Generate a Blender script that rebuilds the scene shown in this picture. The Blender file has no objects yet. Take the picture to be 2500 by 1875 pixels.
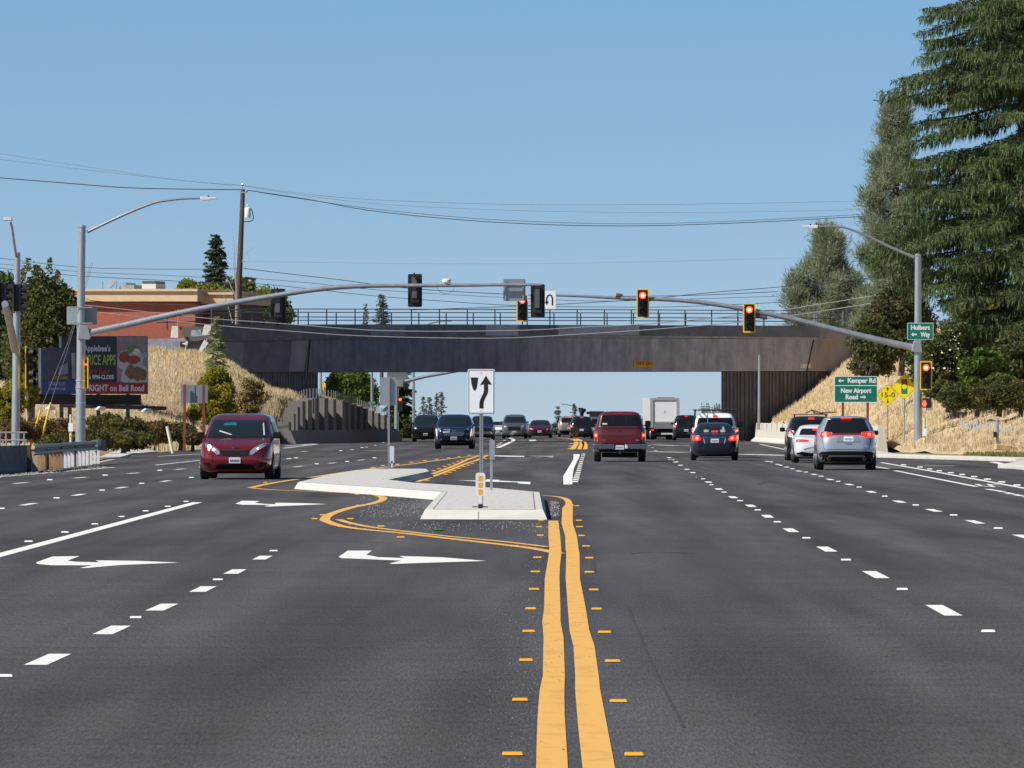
import bpy, bmesh, math, random
import numpy as np
from mathutils import Vector, Matrix
random.seed(7); RNG = np.random.default_rng(7)
C = bpy.context.scene.collection
F = 17333.0; H = 1.69; VH = 1018.0
def D_of(V): return F*H/(V-VH)
def px(U, V, D): return Vector(((U-1250)/F*D, D, H+(VH-V)/F*D))
def g(U, V, z=0.0):
    D = F*(H-z)/(V-VH)
    return Vector(((U-1250)/F*D, D, z))
def at(U, D, z=0.0): return Vector(((U-1250)/F*D, D, z))
def sc(D): return F/D

# ---------------------------------------------------------------- materials
MATS = {}
def nt(m):
    m.use_nodes = True
    return m.node_tree, m.node_tree.nodes['Principled BSDF']
def mat(name, col, rough=0.6, metal=0.0, emit=None, es=0.0, coat=0.0, var=0.0, vscale=3.0, bump=0.0, bscale=30.0, spec=None, stretch=None, col2=None, lo=0.35, hi=0.65, trans=0.0):
    if name in MATS: return MATS[name]
    m = bpy.data.materials.new(name); t, b = nt(m)
    b.inputs['Base Color'].default_value = (*col, 1)
    b.inputs['Roughness'].default_value = rough
    b.inputs['Metallic'].default_value = metal
    if spec is not None: b.inputs['Specular IOR Level'].default_value = spec
    if coat: b.inputs['Coat Weight'].default_value = coat; b.inputs['Coat Roughness'].default_value = 0.06
    if emit: b.inputs['Emission Color'].default_value = (*emit, 1); b.inputs['Emission Strength'].default_value = es
    tc = t.nodes.new('ShaderNodeTexCoord'); mp = t.nodes.new('ShaderNodeMapping')
    t.links.new(tc.outputs['Object'], mp.inputs['Vector'])
    if stretch: mp.inputs['Scale'].default_value = stretch
    if var or col2:
        n = t.nodes.new('ShaderNodeTexNoise'); n.inputs['Scale'].default_value = vscale; n.inputs['Detail'].default_value = 5; n.inputs['Roughness'].default_value = 0.6
        t.links.new(mp.outputs[0], n.inputs['Vector'])
        r = t.nodes.new('ShaderNodeValToRGB')
        c2 = col2 if col2 else tuple(min(1, c*(1+var)) for c in col)
        c1 = col if col2 else tuple(c*(1-var) for c in col)
        r.color_ramp.elements[0].color = (*c1, 1); r.color_ramp.elements[1].color = (*c2, 1)
        r.color_ramp.elements[0].position = lo; r.color_ramp.elements[1].position = hi
        t.links.new(n.outputs['Fac'], r.inputs['Fac']); t.links.new(r.outputs['Color'], b.inputs['Base Color'])
    if bump:
        n2 = t.nodes.new('ShaderNodeTexNoise'); n2.inputs['Scale'].default_value = bscale; n2.inputs['Detail'].default_value = 4
        t.links.new(mp.outputs[0], n2.inputs['Vector'])
        bp = t.nodes.new('ShaderNodeBump'); bp.inputs['Strength'].default_value = bump; bp.inputs['Distance'].default_value = 0.02
        t.links.new(n2.outputs['Fac'], bp.inputs['Height']); t.links.new(bp.outputs['Normal'], b.inputs['Normal'])
    if trans:
        o = t.nodes['Material Output']; tr = t.nodes.new('ShaderNodeBsdfTranslucent'); mx = t.nodes.new('ShaderNodeMixShader'); mx.inputs[0].default_value = trans
        src = b.inputs['Base Color'].links[0].from_socket if b.inputs['Base Color'].links else None
        if src: t.links.new(src, tr.inputs['Color'])
        else: tr.inputs['Color'].default_value = (*col, 1)
        t.links.new(b.outputs[0], mx.inputs[1]); t.links.new(tr.outputs[0], mx.inputs[2]); t.links.new(mx.outputs[0], o.inputs['Surface'])
    MATS[name] = m
    return m

def asphalt_mat():
    m = bpy.data.materials.new('asphalt'); t, b = nt(m); N = t.nodes; L = t.links
    tc = N.new('ShaderNodeTexCoord')
    def noise(scale, stretch=(1,1,1), detail=4, rough=0.6):
        mp = N.new('ShaderNodeMapping'); mp.inputs['Scale'].default_value = stretch
        L.new(tc.outputs['Object'], mp.inputs['Vector'])
        n = N.new('ShaderNodeTexNoise'); n.inputs['Scale'].default_value = scale; n.inputs['Detail'].default_value = detail; n.inputs['Roughness'].default_value = rough
        L.new(mp.outputs[0], n.inputs['Vector']); return n.outputs['Fac']
    def mrange(s, a, b_, c, d):
        q = N.new('ShaderNodeMapRange'); q.inputs[1].default_value = a; q.inputs[2].default_value = b_; q.inputs[3].default_value = c; q.inputs[4].default_value = d
        L.new(s, q.inputs[0]); return q.outputs[0]
    def mul(a, b_):
        q = N.new('ShaderNodeMath'); q.operation = 'MULTIPLY'; L.new(a, q.inputs[0]); L.new(b_, q.inputs[1]); return q.outputs[0]
    def add(a, b_):
        q = N.new('ShaderNodeMath'); q.operation = 'ADD'; L.new(a, q.inputs[0]); L.new(b_, q.inputs[1]); return q.outputs[0]
    grain = mrange(noise(95, (1, .22, 1), detail=3, rough=0.9), .33, .68, .60, 1.45)
    stone = mrange(noise(38, detail=2), .62, .72, 0, 0.9)
    track = mrange(noise(.9, (1, .03, 1), 3), .35, .65, .82, 1.18)
    patch = mul(mrange(noise(.22, (1, .22, 1), 5), .3, .7, .80, 1.2), mrange(noise(.55, (1, .05, 1), 3), .38, .62, .86, 1.14))
    seam = mrange(noise(2.2, (.05, 1, 1), 4), .35, .65, .93, 1.07)
    streak = mul(mrange(noise(75, (1, .035, 1), 2, .9), .30, .70, .60, 1.42), mrange(noise(30, (1, .10, 1), 3, .9), .33, .67, .86, 1.15))
    v = mul(mul(mul(mul(grain, streak), track), patch), seam)
    sp = N.new('ShaderNodeSeparateXYZ'); L.new(tc.outputs['Object'], sp.inputs[0])
    xa = N.new('ShaderNodeMath'); xa.operation = 'MULTIPLY_ADD'; L.new(sp.outputs['Y'], xa.inputs[0]); xa.inputs[1].default_value = -.0115; L.new(sp.outputs['X'], xa.inputs[2])
    wobble = mrange(noise(.12, (1, .25, 1), 2), .3, .7, -.35, .35); xs = add(xa.outputs[0], wobble)
    k_ = N.new('ShaderNodeMath'); k_.operation = 'MULTIPLY'; k_.inputs[1].default_value = 2*math.pi/1.83; L.new(xs, k_.inputs[0])
    s_ = N.new('ShaderNodeMath'); s_.operation = 'SINE'; L.new(k_.outputs[0], s_.inputs[0])
    wheel = mrange(s_.outputs[0], -1, 1, .90, 1.10)
    v = mul(v, wheel)
    v = add(v, mul(stone, mrange(noise(1.3), .4, .6, .1, .6)))
    # wheel-worn lanes
    r = N.new('ShaderNodeMix'); r.data_type = 'RGBA'; r.blend_type = 'MULTIPLY'; r.inputs['Factor'].default_value = 1
    r.inputs['A'].default_value = (.074, .073, .077, 1)
    cc = N.new('ShaderNodeCombineColor'); 
    for i in range(3): L.new(v, cc.inputs[i])
    L.new(cc.outputs[0], r.inputs['B']); L.new(r.outputs['Result'], b.inputs['Base Color'])
    b.inputs['Roughness'].default_value = .93; b.inputs['Specular IOR Level'].default_value = .12
    bp = N.new('ShaderNodeBump'); bp.inputs['Strength'].default_value = .35; bp.inputs['Distance'].default_value = .01
    L.new(noise(60, detail=3), bp.inputs['Height']); L.new(bp.outputs[0], b.inputs['Normal'])
    return m

M_asph = asphalt_mat()
M_white = mat('road_paint_white', (.82,.81,.77), .7, col2=(.60,.59,.57), vscale=7, lo=.55, hi=.80)
M_yell = mat('road_paint_yellow', (.78,.43,.10), .7, col2=(.56,.30,.07), vscale=5, lo=.50, hi=.80, stretch=(1,.3,1))
M_rpmw = mat('marker_white', (.82,.82,.80), .5)
M_rpmy = mat('marker_yellow', (.80,.38,.02), .45)
M_rpml = mat('marker_lens', (.95,.62,.10), .2)
M_rpmwl = mat('marker_lens_white', (.92,.92,.9), .2)
M_conc = mat('concrete_light', (.58,.56,.51), .85, var=.06, vscale=1.1)
M_isl = mat('island_aggregate', (.56,.54,.51), .9, col2=(.36,.34,.33), vscale=11, lo=.52, hi=.74, stretch=(1,.2,1))
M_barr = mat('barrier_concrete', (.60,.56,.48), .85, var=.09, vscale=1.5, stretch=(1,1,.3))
M_bridge0 = mat('bridge_concrete_plain', (.15,.165,.20), .9, col2=(.25,.255,.285), vscale=.9, stretch=(1,1,.6), lo=.36, hi=.68)
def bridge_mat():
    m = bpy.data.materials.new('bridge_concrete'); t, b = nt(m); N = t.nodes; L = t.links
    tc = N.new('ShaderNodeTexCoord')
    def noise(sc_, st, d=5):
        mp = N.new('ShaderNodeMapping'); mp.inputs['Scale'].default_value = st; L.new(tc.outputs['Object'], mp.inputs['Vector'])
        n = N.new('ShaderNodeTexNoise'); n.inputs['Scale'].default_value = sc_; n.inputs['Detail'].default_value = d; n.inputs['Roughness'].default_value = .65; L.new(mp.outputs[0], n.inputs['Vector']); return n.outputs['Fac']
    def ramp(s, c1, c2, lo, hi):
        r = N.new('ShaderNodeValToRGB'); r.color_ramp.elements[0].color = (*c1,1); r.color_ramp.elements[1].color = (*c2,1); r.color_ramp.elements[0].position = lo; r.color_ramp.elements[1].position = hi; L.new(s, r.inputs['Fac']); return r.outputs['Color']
    A = ramp(noise(1.1, (1,1,.8)), (.115,.133,.175), (.20,.22,.27), .32, .72)      # darker bluish tone, towards the left
    B = ramp(noise(1.3, (1,1,.7)), (.26,.265,.30), (.42,.425,.46), .30, .72)         # lighter grey tone, towards the right
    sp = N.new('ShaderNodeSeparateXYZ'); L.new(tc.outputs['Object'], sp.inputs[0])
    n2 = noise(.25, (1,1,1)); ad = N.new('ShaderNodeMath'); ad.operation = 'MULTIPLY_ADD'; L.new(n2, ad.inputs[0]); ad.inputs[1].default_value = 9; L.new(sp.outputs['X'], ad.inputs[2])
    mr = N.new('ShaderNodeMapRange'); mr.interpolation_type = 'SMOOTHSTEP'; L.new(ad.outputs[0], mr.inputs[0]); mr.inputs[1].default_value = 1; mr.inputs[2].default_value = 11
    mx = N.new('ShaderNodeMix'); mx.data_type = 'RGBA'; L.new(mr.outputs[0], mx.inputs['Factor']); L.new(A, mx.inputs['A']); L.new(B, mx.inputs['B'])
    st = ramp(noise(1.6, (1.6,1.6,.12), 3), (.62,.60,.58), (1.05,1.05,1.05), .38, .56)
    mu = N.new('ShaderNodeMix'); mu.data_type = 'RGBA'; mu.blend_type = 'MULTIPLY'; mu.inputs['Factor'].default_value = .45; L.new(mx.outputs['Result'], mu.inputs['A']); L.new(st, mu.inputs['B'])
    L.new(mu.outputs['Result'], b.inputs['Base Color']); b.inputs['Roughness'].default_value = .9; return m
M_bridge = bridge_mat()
M_brdark = mat('bridge_dark', (.13,.142,.17), .9, var=.2, vscale=1.2)
M_brlight = mat('bridge_overpaint', (.33,.36,.43), .85, var=.10, vscale=1.5)
M_brwarm = mat('bridge_warm_concrete', (.30,.265,.25), .9, col2=(.21,.19,.19), vscale=1.2, stretch=(1,1,.35), bump=.2, bscale=4)
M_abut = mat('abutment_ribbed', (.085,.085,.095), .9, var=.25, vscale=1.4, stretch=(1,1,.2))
M_stain = mat('rust_stain', (.14,.10,.075), .9, var=.3, vscale=2)
M_rail = mat('rail_dark_steel', (.10,.12,.15), .5, metal=.4)
M_galv = mat('galvanised_steel', (.40,.425,.45), .38, metal=.55, var=.10, vscale=3, stretch=(1,1,.4))
M_alum = mat('sign_back_aluminium', (.40,.42,.44), .4, metal=.6, var=.05)
M_black = mat('matt_black', (.012,.013,.016), .55)
M_dark = mat('dark_plastic', (.02,.021,.024), .5)
M_sy = mat('signal_yellow', (.95,.60,.0), .5)
M_lampr = mat('lamp_red_lit', (.8,.03,.02), .4, emit=(1,.045,.03), es=5.5)
M_lamprc = mat('lamp_red_core', (.9,.2,.1), .4, emit=(1,.22,.13), es=5)
M_lampoff = mat('lamp_unlit', (.03,.028,.03), .25)
M_lampoff2 = mat('lamp_unlit_grey', (.22,.23,.25), .3)
M_sgreen = mat('sign_green', (.0,.165,.105), .45, var=.04)
M_swhite = mat('sign_white', (.74,.75,.78), .4, var=.03)
M_signw = mat('sign_reflective_white', (.90,.91,.93), .35, var=.04, vscale=5)
M_syel = mat('sign_yellow', (.98,.74,.0), .5)
M_ink = mat('sign_black_ink', (.012,.012,.016), .6)
M_amber = mat('sign_amber', (.60,.34,.02), .7, var=.12, vscale=8)
M_rust = mat('rust_brown_post', (.20,.055,.03), .8, var=.2)
M_wood = mat('weathered_wood_pole', (.085,.06,.048), .9, var=.35, vscale=6, stretch=(4,4,.5), bump=.4)
M_cable = mat('cable', (.055,.06,.065), .6)
M_cablel = mat('cable_pale', (.30,.31,.31), .5)
M_brick = None
M_tan = mat('stucco_tan', (.58,.43,.28), .85, var=.06, vscale=1.5)
M_grass = mat('dry_grass', (.50,.37,.19), .9, col2=(.80,.67,.42), vscale=.9, trans=.25, lo=.3, hi=.66)
M_soil = mat('dry_slope', (.34,.24,.14), .95, col2=(.58,.45,.27), vscale=1.1, bump=.6, bscale=4, lo=.34, hi=.62)
M_dirt = mat('red_dirt', (.22,.13,.085), .95, col2=(.33,.23,.14), vscale=.6, bump=.4, bscale=6)
M_ggrass = mat('green_grass', (.13,.17,.035), .9, col2=(.32,.30,.09), vscale=.6, trans=.3)
M_bark = mat('bark', (.10,.075,.055), .95, var=.35, vscale=5, stretch=(3,3,.5), bump=.5)
M_paleb = mat('pale_bark', (.36,.31,.25), .9, var=.2, vscale=4)
def leaf(name, a, b_, s=.8, tr=.3): return mat(name, a, .6, col2=b_, vscale=s, lo=.32, hi=.68, trans=tr, spec=.25)
M_deodar = leaf('deodar_needles', (.05,.088,.034), (.17,.225,.085), 1.3, .35)
M_gpine = leaf('grey_pine_needles', (.17,.21,.13), (.38,.43,.27), 1.1, .45)
M_dkleaf = leaf('dark_leaves', (.06,.075,.025), (.16,.165,.055), 1.2, .4)
M_yleaf = leaf('yellow_leaves', (.14,.155,.01), (.40,.34,.03), 1.4, .4)
M_lgreen = leaf('yellowgreen_leaves', (.11,.14,.02), (.25,.26,.03), .6, .4)
M_green = leaf('green_leaves', (.07,.12,.02), (.20,.27,.04), .8, .4)
M_conif = leaf('conifer_needles', (.035,.055,.03), (.085,.115,.055), .9)
M_hazed = leaf('far_conifer', (.15,.20,.20), (.23,.28,.26), .9)  # distance haze is mixed into this foliage colour as a paler tone
M_yconif = leaf('young_conifer', (.20,.24,.09), (.36,.38,.17), 1.5, .4)
M_brush = leaf('brush_leaves', (.075,.085,.025), (.19,.165,.05), 1.1, .4)
M_rbrush = leaf('reddish_brush', (.15,.095,.035), (.24,.17,.065), 1.1, .4)
M_flower = mat('cream_flowers', (.85,.82,.62), .6)
M_wire = mat('guy_wire', (.35,.36,.38), .4, metal=.5)
M_ysleeve = mat('yellow_sleeve', (.93,.58,.01), .45)

# ---------------------------------------------------------------- object helpers
def tag(o, label=None, cat=None, group=None, kind=None):
    if label: o['label'] = label
    if cat: o['category'] = cat
    if group: o['group'] = group
    if kind: o['kind'] = kind
    return o
def thing(name, label, cat, loc=(0,0,0), group=None, rz=0.0):
    o = bpy.data.objects.new(name, None); C.objects.link(o); o.empty_display_size = .1
    o.location = loc; o.rotation_euler = (0,0,rz)
    return tag(o, label, cat, group)
def copy_tree(o, parent=None):
    c = o.copy(); C.objects.link(c); c.parent = parent
    for ch in list(o.children): copy_tree(ch, c)
    return c
def origin(o):
    v = Vector((0,0,0))
    while o is not None:
        v += o.location; o = o.parent
    return v

class MB:
    def __init__(s): s.v = []; s.f = []
    def add(s, vs, fs):
        n = len(s.v); s.v += [tuple(v) for v in vs]; s.f += [tuple(i+n for i in f) for f in fs]; return s
    def box(s, c, d, rz=0.0, ry=0.0):
        hx, hy, hz = d[0]/2, d[1]/2, d[2]/2; c = Vector(c)
        R = Matrix.Rotation(rz, 3, 'Z') @ Matrix.Rotation(ry, 3, 'Y')
        vs = [c + R @ Vector((x*hx, y*hy, z*hz)) for z in (-1,1) for y in (-1,1) for x in (-1,1)]
        return s.add(vs, [(0,2,3,1),(4,5,7,6),(0,1,5,4),(2,6,7,3),(0,4,6,2),(1,3,7,5)])
    def tube(s, pts, rad, n=10, cap=True):
        pts = [Vector(p) for p in pts]
        if not isinstance(rad, (list, tuple)): rad = [rad]*len(pts)
        rings = []; up = None
        for i, p in enumerate(pts):
            a = pts[max(0, i-1)]; b = pts[min(len(pts)-1, i+1)]
            t = (b-a).normalized()
            if up is None: up = Vector((0,0,1)) if abs(t.z) < .9 else Vector((0,1,0))
            x = t.cross(up).normalized(); y = x.cross(t).normalized(); up = y
            rings.append([p + (x*math.cos(2*math.pi*k/n) + y*math.sin(2*math.pi*k/n))*rad[i] for k in range(n)])
        vs = [v for r in rings for v in r]; fs = []
        for i in range(len(pts)-1):
            for k in range(n):
                a = i*n+k; b = i*n+(k+1) % n
                fs.append((a, b, b+n, a+n))
        if cap: fs.append(tuple(range(n))[::-1]); fs.append(tuple(range((len(pts)-1)*n, len(pts)*n)))
        return s.add(vs, fs)
    def prism(s, poly, o, ax, ay, az, d):
        """2D polygon in the plane o + x*ax + y*ay, thickened by d along az"""
        o = Vector(o); ax = Vector(ax); ay = Vector(ay); az = Vector(az); n = len(poly)
        a = [o + ax*x + ay*y for x, y in poly]; b = [p + az*d for p in a]
        return s.add(a+b, [tuple(range(n))[::-1], tuple(range(n, 2*n))] + [(i, (i+1) % n, n+(i+1) % n, n+i) for i in range(n)])
    def lathe(s, prof, c, ax=Vector((0,0,1)), n=16):
        """prof = [(radius, along)], revolved about axis ax through c"""
        ax = Vector(ax).normalized(); c = Vector(c)
        u = ax.cross(Vector((0,0,1)) if abs(ax.z) < .9 else Vector((1,0,0))).normalized(); w = ax.cross(u)
        vs = []; fs = []
        for r, h in prof:
            for k in range(n):
                t = 2*math.pi*k/n; vs.append(c + ax*h + (u*math.cos(t)+w*math.sin(t))*r)
        for i in range(len(prof)-1):
            for k in range(n):
                a = i*n+k; b = i*n+(k+1) % n; fs.append((a, b, b+n, a+n))
        fs.append(tuple(range(n))[::-1]); fs.append(tuple(range((len(prof)-1)*n, len(prof)*n)))
        return s.add(vs, fs)
    def build(s, name, m, parent=None, smooth=False, bevel=0.0, world=True, fixn=True):
        me = bpy.data.meshes.new(name)
        off = origin(parent) if (parent is not None and world) else Vector((0,0,0))
        me.from_pydata([tuple(Vector(v)-off) for v in s.v], [], s.f)
        if fixn:
            bm = bmesh.new(); bm.from_mesh(me); bmesh.ops.recalc_face_normals(bm, faces=bm.faces); bm.to_mesh(me); bm.free()
        me.materials.append(m)
        if smooth:
            me.polygons.foreach_set('use_smooth', [True]*len(me.polygons))
            try: me.set_sharp_from_angle(angle=math.radians(smooth if smooth is not True else 40))
            except Exception: pass
        o = bpy.data.objects.new(name, me); C.objects.link(o)
        if parent is not None: o.parent = parent
        if bevel:
            md = o.modifiers.new('b', 'BEVEL'); md.width = bevel; md.segments = 2; md.limit_method = 'ANGLE'
        return o
def npmesh(name, V, Fc, m, parent=None):
    """fast mesh from numpy arrays, V (n,3), Fc (m,k)"""
    off = origin(parent) if parent is not None else Vector((0,0,0))
    V = V - np.array(off)
    me = bpy.data.meshes.new(name); k = Fc.shape[1]
    me.vertices.add(len(V)); me.vertices.foreach_set('co', V.astype(np.float32).ravel())
    me.loops.add(Fc.size); me.loops.foreach_set('vertex_index', Fc.astype(np.int32).ravel())
    me.polygons.add(len(Fc)); me.polygons.foreach_set('loop_start', np.arange(0, Fc.size, k, dtype=np.int32))
    me.polygons.foreach_set('loop_total', np.full(len(Fc), k, dtype=np.int32))
    me.update(calc_edges=True); me.validate(); me.materials.append(m)
    o = bpy.data.objects.new(name, me); C.objects.link(o)
    if parent is not None: o.parent = parent
    return o
def rrect(w, h, r, n=4):
    out = []
    for cx, cy, a0 in ((w/2-r, h/2-r, 0), (-w/2+r, h/2-r, 90), (-w/2+r, -h/2+r, 180), (w/2-r, -h/2+r, 270)):
        for i in range(n+1):
            a = math.radians(a0+90*i/n); out.append((cx+r*math.cos(a), cy+r*math.sin(a)))
    return out
def circ(r, n=20, cx=0, cy=0): return [(cx+r*math.cos(2*math.pi*i/n), cy+r*math.sin(2*math.pi*i/n)) for i in range(n)]
X = Vector((1,0,0)); Y = Vector((0,1,0)); Z = Vector((0,0,1))
def text(name, s, o, size, m, parent, right=X, up=Z, align='CENTER', width=None, bold=0.0, ext=.004):
    cu = bpy.data.curves.new('t', 'FONT'); cu.body = s; cu.size = size; cu.align_x = align; cu.align_y = 'CENTER'
    cu.offset = bold; cu.resolution_u = 3
    ob = bpy.data.objects.new('t', cu); C.objects.link(ob)
    dg = bpy.context.evaluated_depsgraph_get(); dg.update()
    me = bpy.data.meshes.new_from_object(ob.evaluated_get(dg))
    vs = [tuple(v.co) for v in me.vertices]; fs = [tuple(p.vertices) for p in me.polygons]
    bpy.data.objects.remove(ob); bpy.data.curves.remove(cu)
    k = 1.0
    if width and vs:
        w = max(v[0] for v in vs)-min(v[0] for v in vs); k = width/w
    right = Vector(right); up = Vector(up); nrm = right.cross(up)
    o = Vector(o); mb = MB()
    n = len(vs)
    mb.v = [o + right*v[0]*k + up*v[1] + nrm*ext for v in vs]; mb.f = fs
    bpy.data.meshes.remove(me)
    return mb.build(name, m, parent, fixn=False)

# ---------------------------------------------------------------- camera, light, sky
cam = bpy.data.cameras.new('Camera'); co = bpy.data.objects.new('Camera', cam); C.objects.link(co)
co.location = (0,0,H); cam.sensor_width = 36; cam.lens = F/2500*36; cam.clip_end = 20000; cam.clip_start = 1
co.rotation_euler = (math.radians(90)+math.atan((VH-937.5)/F), 0, 0)
bpy.context.scene.camera = co
SB = math.radians(28); SE = math.radians(43)
SUN = Vector((-math.cos(SB)*math.cos(SE), -math.sin(SB)*math.cos(SE), math.sin(SE)))
sl = bpy.data.lights.new('Sun', 'SUN'); sl.energy = 4.6; sl.angle = math.radians(.5); sl.color = (1, .955, .89)
so = bpy.data.objects.new('Sun', sl); C.objects.link(so); so.rotation_euler = SUN.to_track_quat('Z', 'Y').to_euler(); so.location = (-30, 0, 60)
w = bpy.data.worlds.new('World'); bpy.context.scene.world = w; w.use_nodes = True
t = w.node_tree; bg = t.nodes['Background']
sky = t.nodes.new('ShaderNodeTexSky'); sky.sky_type = 'NISHITA'; sky.sun_disc = False
sky.sun_elevation = SE; sky.sun_rotation = math.atan2(SUN.x, SUN.y) % (2*math.pi); sky.altitude = 400; sky.air_density = 1.0; sky.dust_density = .6; sky.ozone_density = 1.3
tc = t.nodes.new('ShaderNodeTexCoord'); mp = t.nodes.new('ShaderNodeMapping'); mp.vector_type = 'POINT'
SKYZ, SKYO = 3.2, .10
mp.inputs['Scale'].default_value = (1, 1, SKYZ); mp.inputs['Location'].default_value = (0, 0, SKYO)
nm = t.nodes.new('ShaderNodeVectorMath'); nm.operation = 'NORMALIZE'
t.links.new(tc.outputs['Generated'], mp.inputs['Vector']); t.links.new(mp.outputs[0], nm.inputs[0]); t.links.new(nm.outputs[0], sky.inputs['Vector'])
mixc = t.nodes.new('ShaderNodeMix'); mixc.data_type = 'RGBA'; mixc.blend_type = 'MULTIPLY'; mixc.inputs['Factor'].default_value = 1
sx_ = t.nodes.new('ShaderNodeSeparateXYZ'); t.links.new(tc.outputs['Generated'], sx_.inputs[0])
rp_ = t.nodes.new('ShaderNodeValToRGB'); t.links.new(sx_.outputs['Z'], rp_.inputs['Fac'])
el = rp_.color_ramp.elements; el[0].position = 0.0; el[0].color = (.97,.90,.90,1); el[1].position = 1.0; el[1].color = (.42,.50,.60,1)
for p_, c_ in ((.059,(1.06,1.28,1.24)),(.12,(1.0,1.15,1.15)),(.3,(.55,.62,.70))):
    e_ = el.new(p_); e_.color = (*c_,1)
t.links.new(rp_.outputs['Color'], mixc.inputs['B'])
t.links.new(sky.outputs[0], mixc.inputs['A']); t.links.new(mixc.outputs['Result'], bg.inputs['Color'])
bg.inputs['Strength'].default_value = .10
vs = bpy.context.scene.view_settings; vs.view_transform = 'Standard'; vs.look = 'None'; vs.exposure = .3; vs.gamma = 1
# ================================================================ SETTING
def zc(y): return 0.0 if y < 640 else -((y-640)**2)*2e-5 if y < 900 else -1.352-(y-900)*.0104
def strip(name, rows, m, zoff, parent=None):
    """rows = [(y, xl, xr)] sheet following the crest"""
    mb = MB()
    for y, xl, xr in rows: mb.v += [(xl, y, zc(y)+zoff), (xr, y, zc(y)+zoff)]
    mb.f = [(2*i, 2*i+1, 2*i+3, 2*i+2) for i in range(len(rows)-1)]
    return mb.build(name, m, parent)
ys = [-60, 200, 400, 560, 640, 700, 760, 830, 900, 1200, 2500, 7000]
ground = strip('ground', [(y, -2500, 2500) for y in ys], M_soil, -.03); tag(ground, 'dry earth ground beneath and beyond the roadside', 'ground', kind='structure')
def gx(U, V): p = g(U, V); return (p.y, p.x)
left = [(-60, -15.6), (150, -15.4), (212, -15.3), (250, -14.9), gx(330, 1111), gx(420, 1101), gx(500, 1096), gx(590, 1090), gx(690, 1083.5), gx(955, 1076), (600, -9), (640, -8)]
left2 = left + [(700,-8),(800,-7),(900,-6),(1200,-6)]
rightp = [(-60, 60), (225, 60), (267, 60), (268.5, 19.0), (296, 15.1), (340, 17.2), (437, 16.9), (520, 17.2), (640, 17), (700,17), (800,18), (900,20), (1200,22)]
def interp(l, y):
    l = sorted(l)
    return float(np.interp(y, [a for a, b in l], [b for a, b in l]))
yy = sorted(set([a for a, b in left2]+[a for a, b in rightp]))
road = strip('road', [(y, interp(left2, y), interp(rightp, y)) for y in yy], M_asph, 0.0)
tag(road, 'wide dark asphalt highway running under the concrete overpass', 'road', kind='structure')

def gp(U, V, z): p = g(U, V, 0); return Vector((p.x, p.y, z))
def flat(poly, z): return [gp(u, v, z) for u, v in poly]
def marking(name, polys, m, z=.004, label=None, parent=road):
    mb = MB()
    for p in polys: n = len(mb.v); mb.v += [tuple(q) for q in flat(p, z)]; mb.f.append(tuple(range(n, n+len(p))))
    me = bpy.data.meshes.new(name); me.from_pydata(mb.v, [], mb.f)
    bm = bmesh.new(); bm.from_mesh(me)
    for f in bm.faces:
        if f.normal.z < 0: f.normal_flip()
    bmesh.ops.triangulate(bm, faces=[f for f in bm.faces if len(f.verts) > 4]); bm.to_mesh(me); bm.free()
    me.materials.append(m); o = bpy.data.objects.new(name, me); C.objects.link(o); o.parent = parent
    if label: o['label'] = label
    return o
def smoothline(pts, k=4):
    out = []
    for i in range(len(pts)-1):
        p0 = pts[max(0, i-1)]; p1 = pts[i]; p2 = pts[i+1]; p3 = pts[min(len(pts)-1, i+2)]
        for j in range(k):
            t_ = j/k
            out.append(tuple(.5*((2*b)+(-a+c)*t_+(2*a-5*b+4*c-d)*t_*t_+(-a+3*b-3*c+d)*t_**3) for a, b, c, d in zip(p0, p1, p2, p3)))
    return out+[tuple(pts[-1])]
def stroke(name, lines, width, m, z=.004, smooth=0, label=None, px_=True):
    mb = MB()
    for ln in lines:
        P = [gp(u, v, z) if px_ else Vector((u, v, z)) for u, v in ln]
        if smooth: P = [Vector(p) for p in smoothline([tuple(p) for p in P], smooth)]
        L = []; R = []
        for i, p in enumerate(P):
            a = P[max(0, i-1)]; b = P[min(len(P)-1, i+1)]; d = (b-a).normalized(); nn = Vector((-d.y, d.x, 0))*width/2
            L.append(p+nn); R.append(p-nn)
        n = len(mb.v); mb.v += [tuple(q) for q in L+R]; k = len(P)
        mb.f += [(n+i, n+k+i, n+k+i+1, n+i+1) for i in range(k-1)]
    o = mb.build(name, m, None, fixn=False); o.parent = road
    me = o.data
    bm = bmesh.new(); bm.from_mesh(me)
    for f in bm.faces:
        if f.normal.z < 0: f.normal_flip()
    bm.to_mesh(me); bm.free()
    if label: o['label'] = label
    return o
def z2(x, y): return (x/3.0722, 1040+y/3.0722)
def z1(x, y): return (550+x/2.4578, 1050+y/2.4578)
def z3(x, y): return (1100+x/3.16, 1350+y/3.16)
def z4(x, y): return (1700+x/2.765, 1050+y/2.765)
def zr3(x, y): return (1280+x/5.53, 880+y/5.53)
def zr2(x, y): return (900+x/5.53, 880+y/5.53)
def zr1(x, y): return (450+x/4.424, 800+y/4.424)
def zw(x, y): return (1600+x/3.6867, 900+y/3.6867)
def zl(x, y): return (x/4.424, 800+y/4.424)

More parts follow.
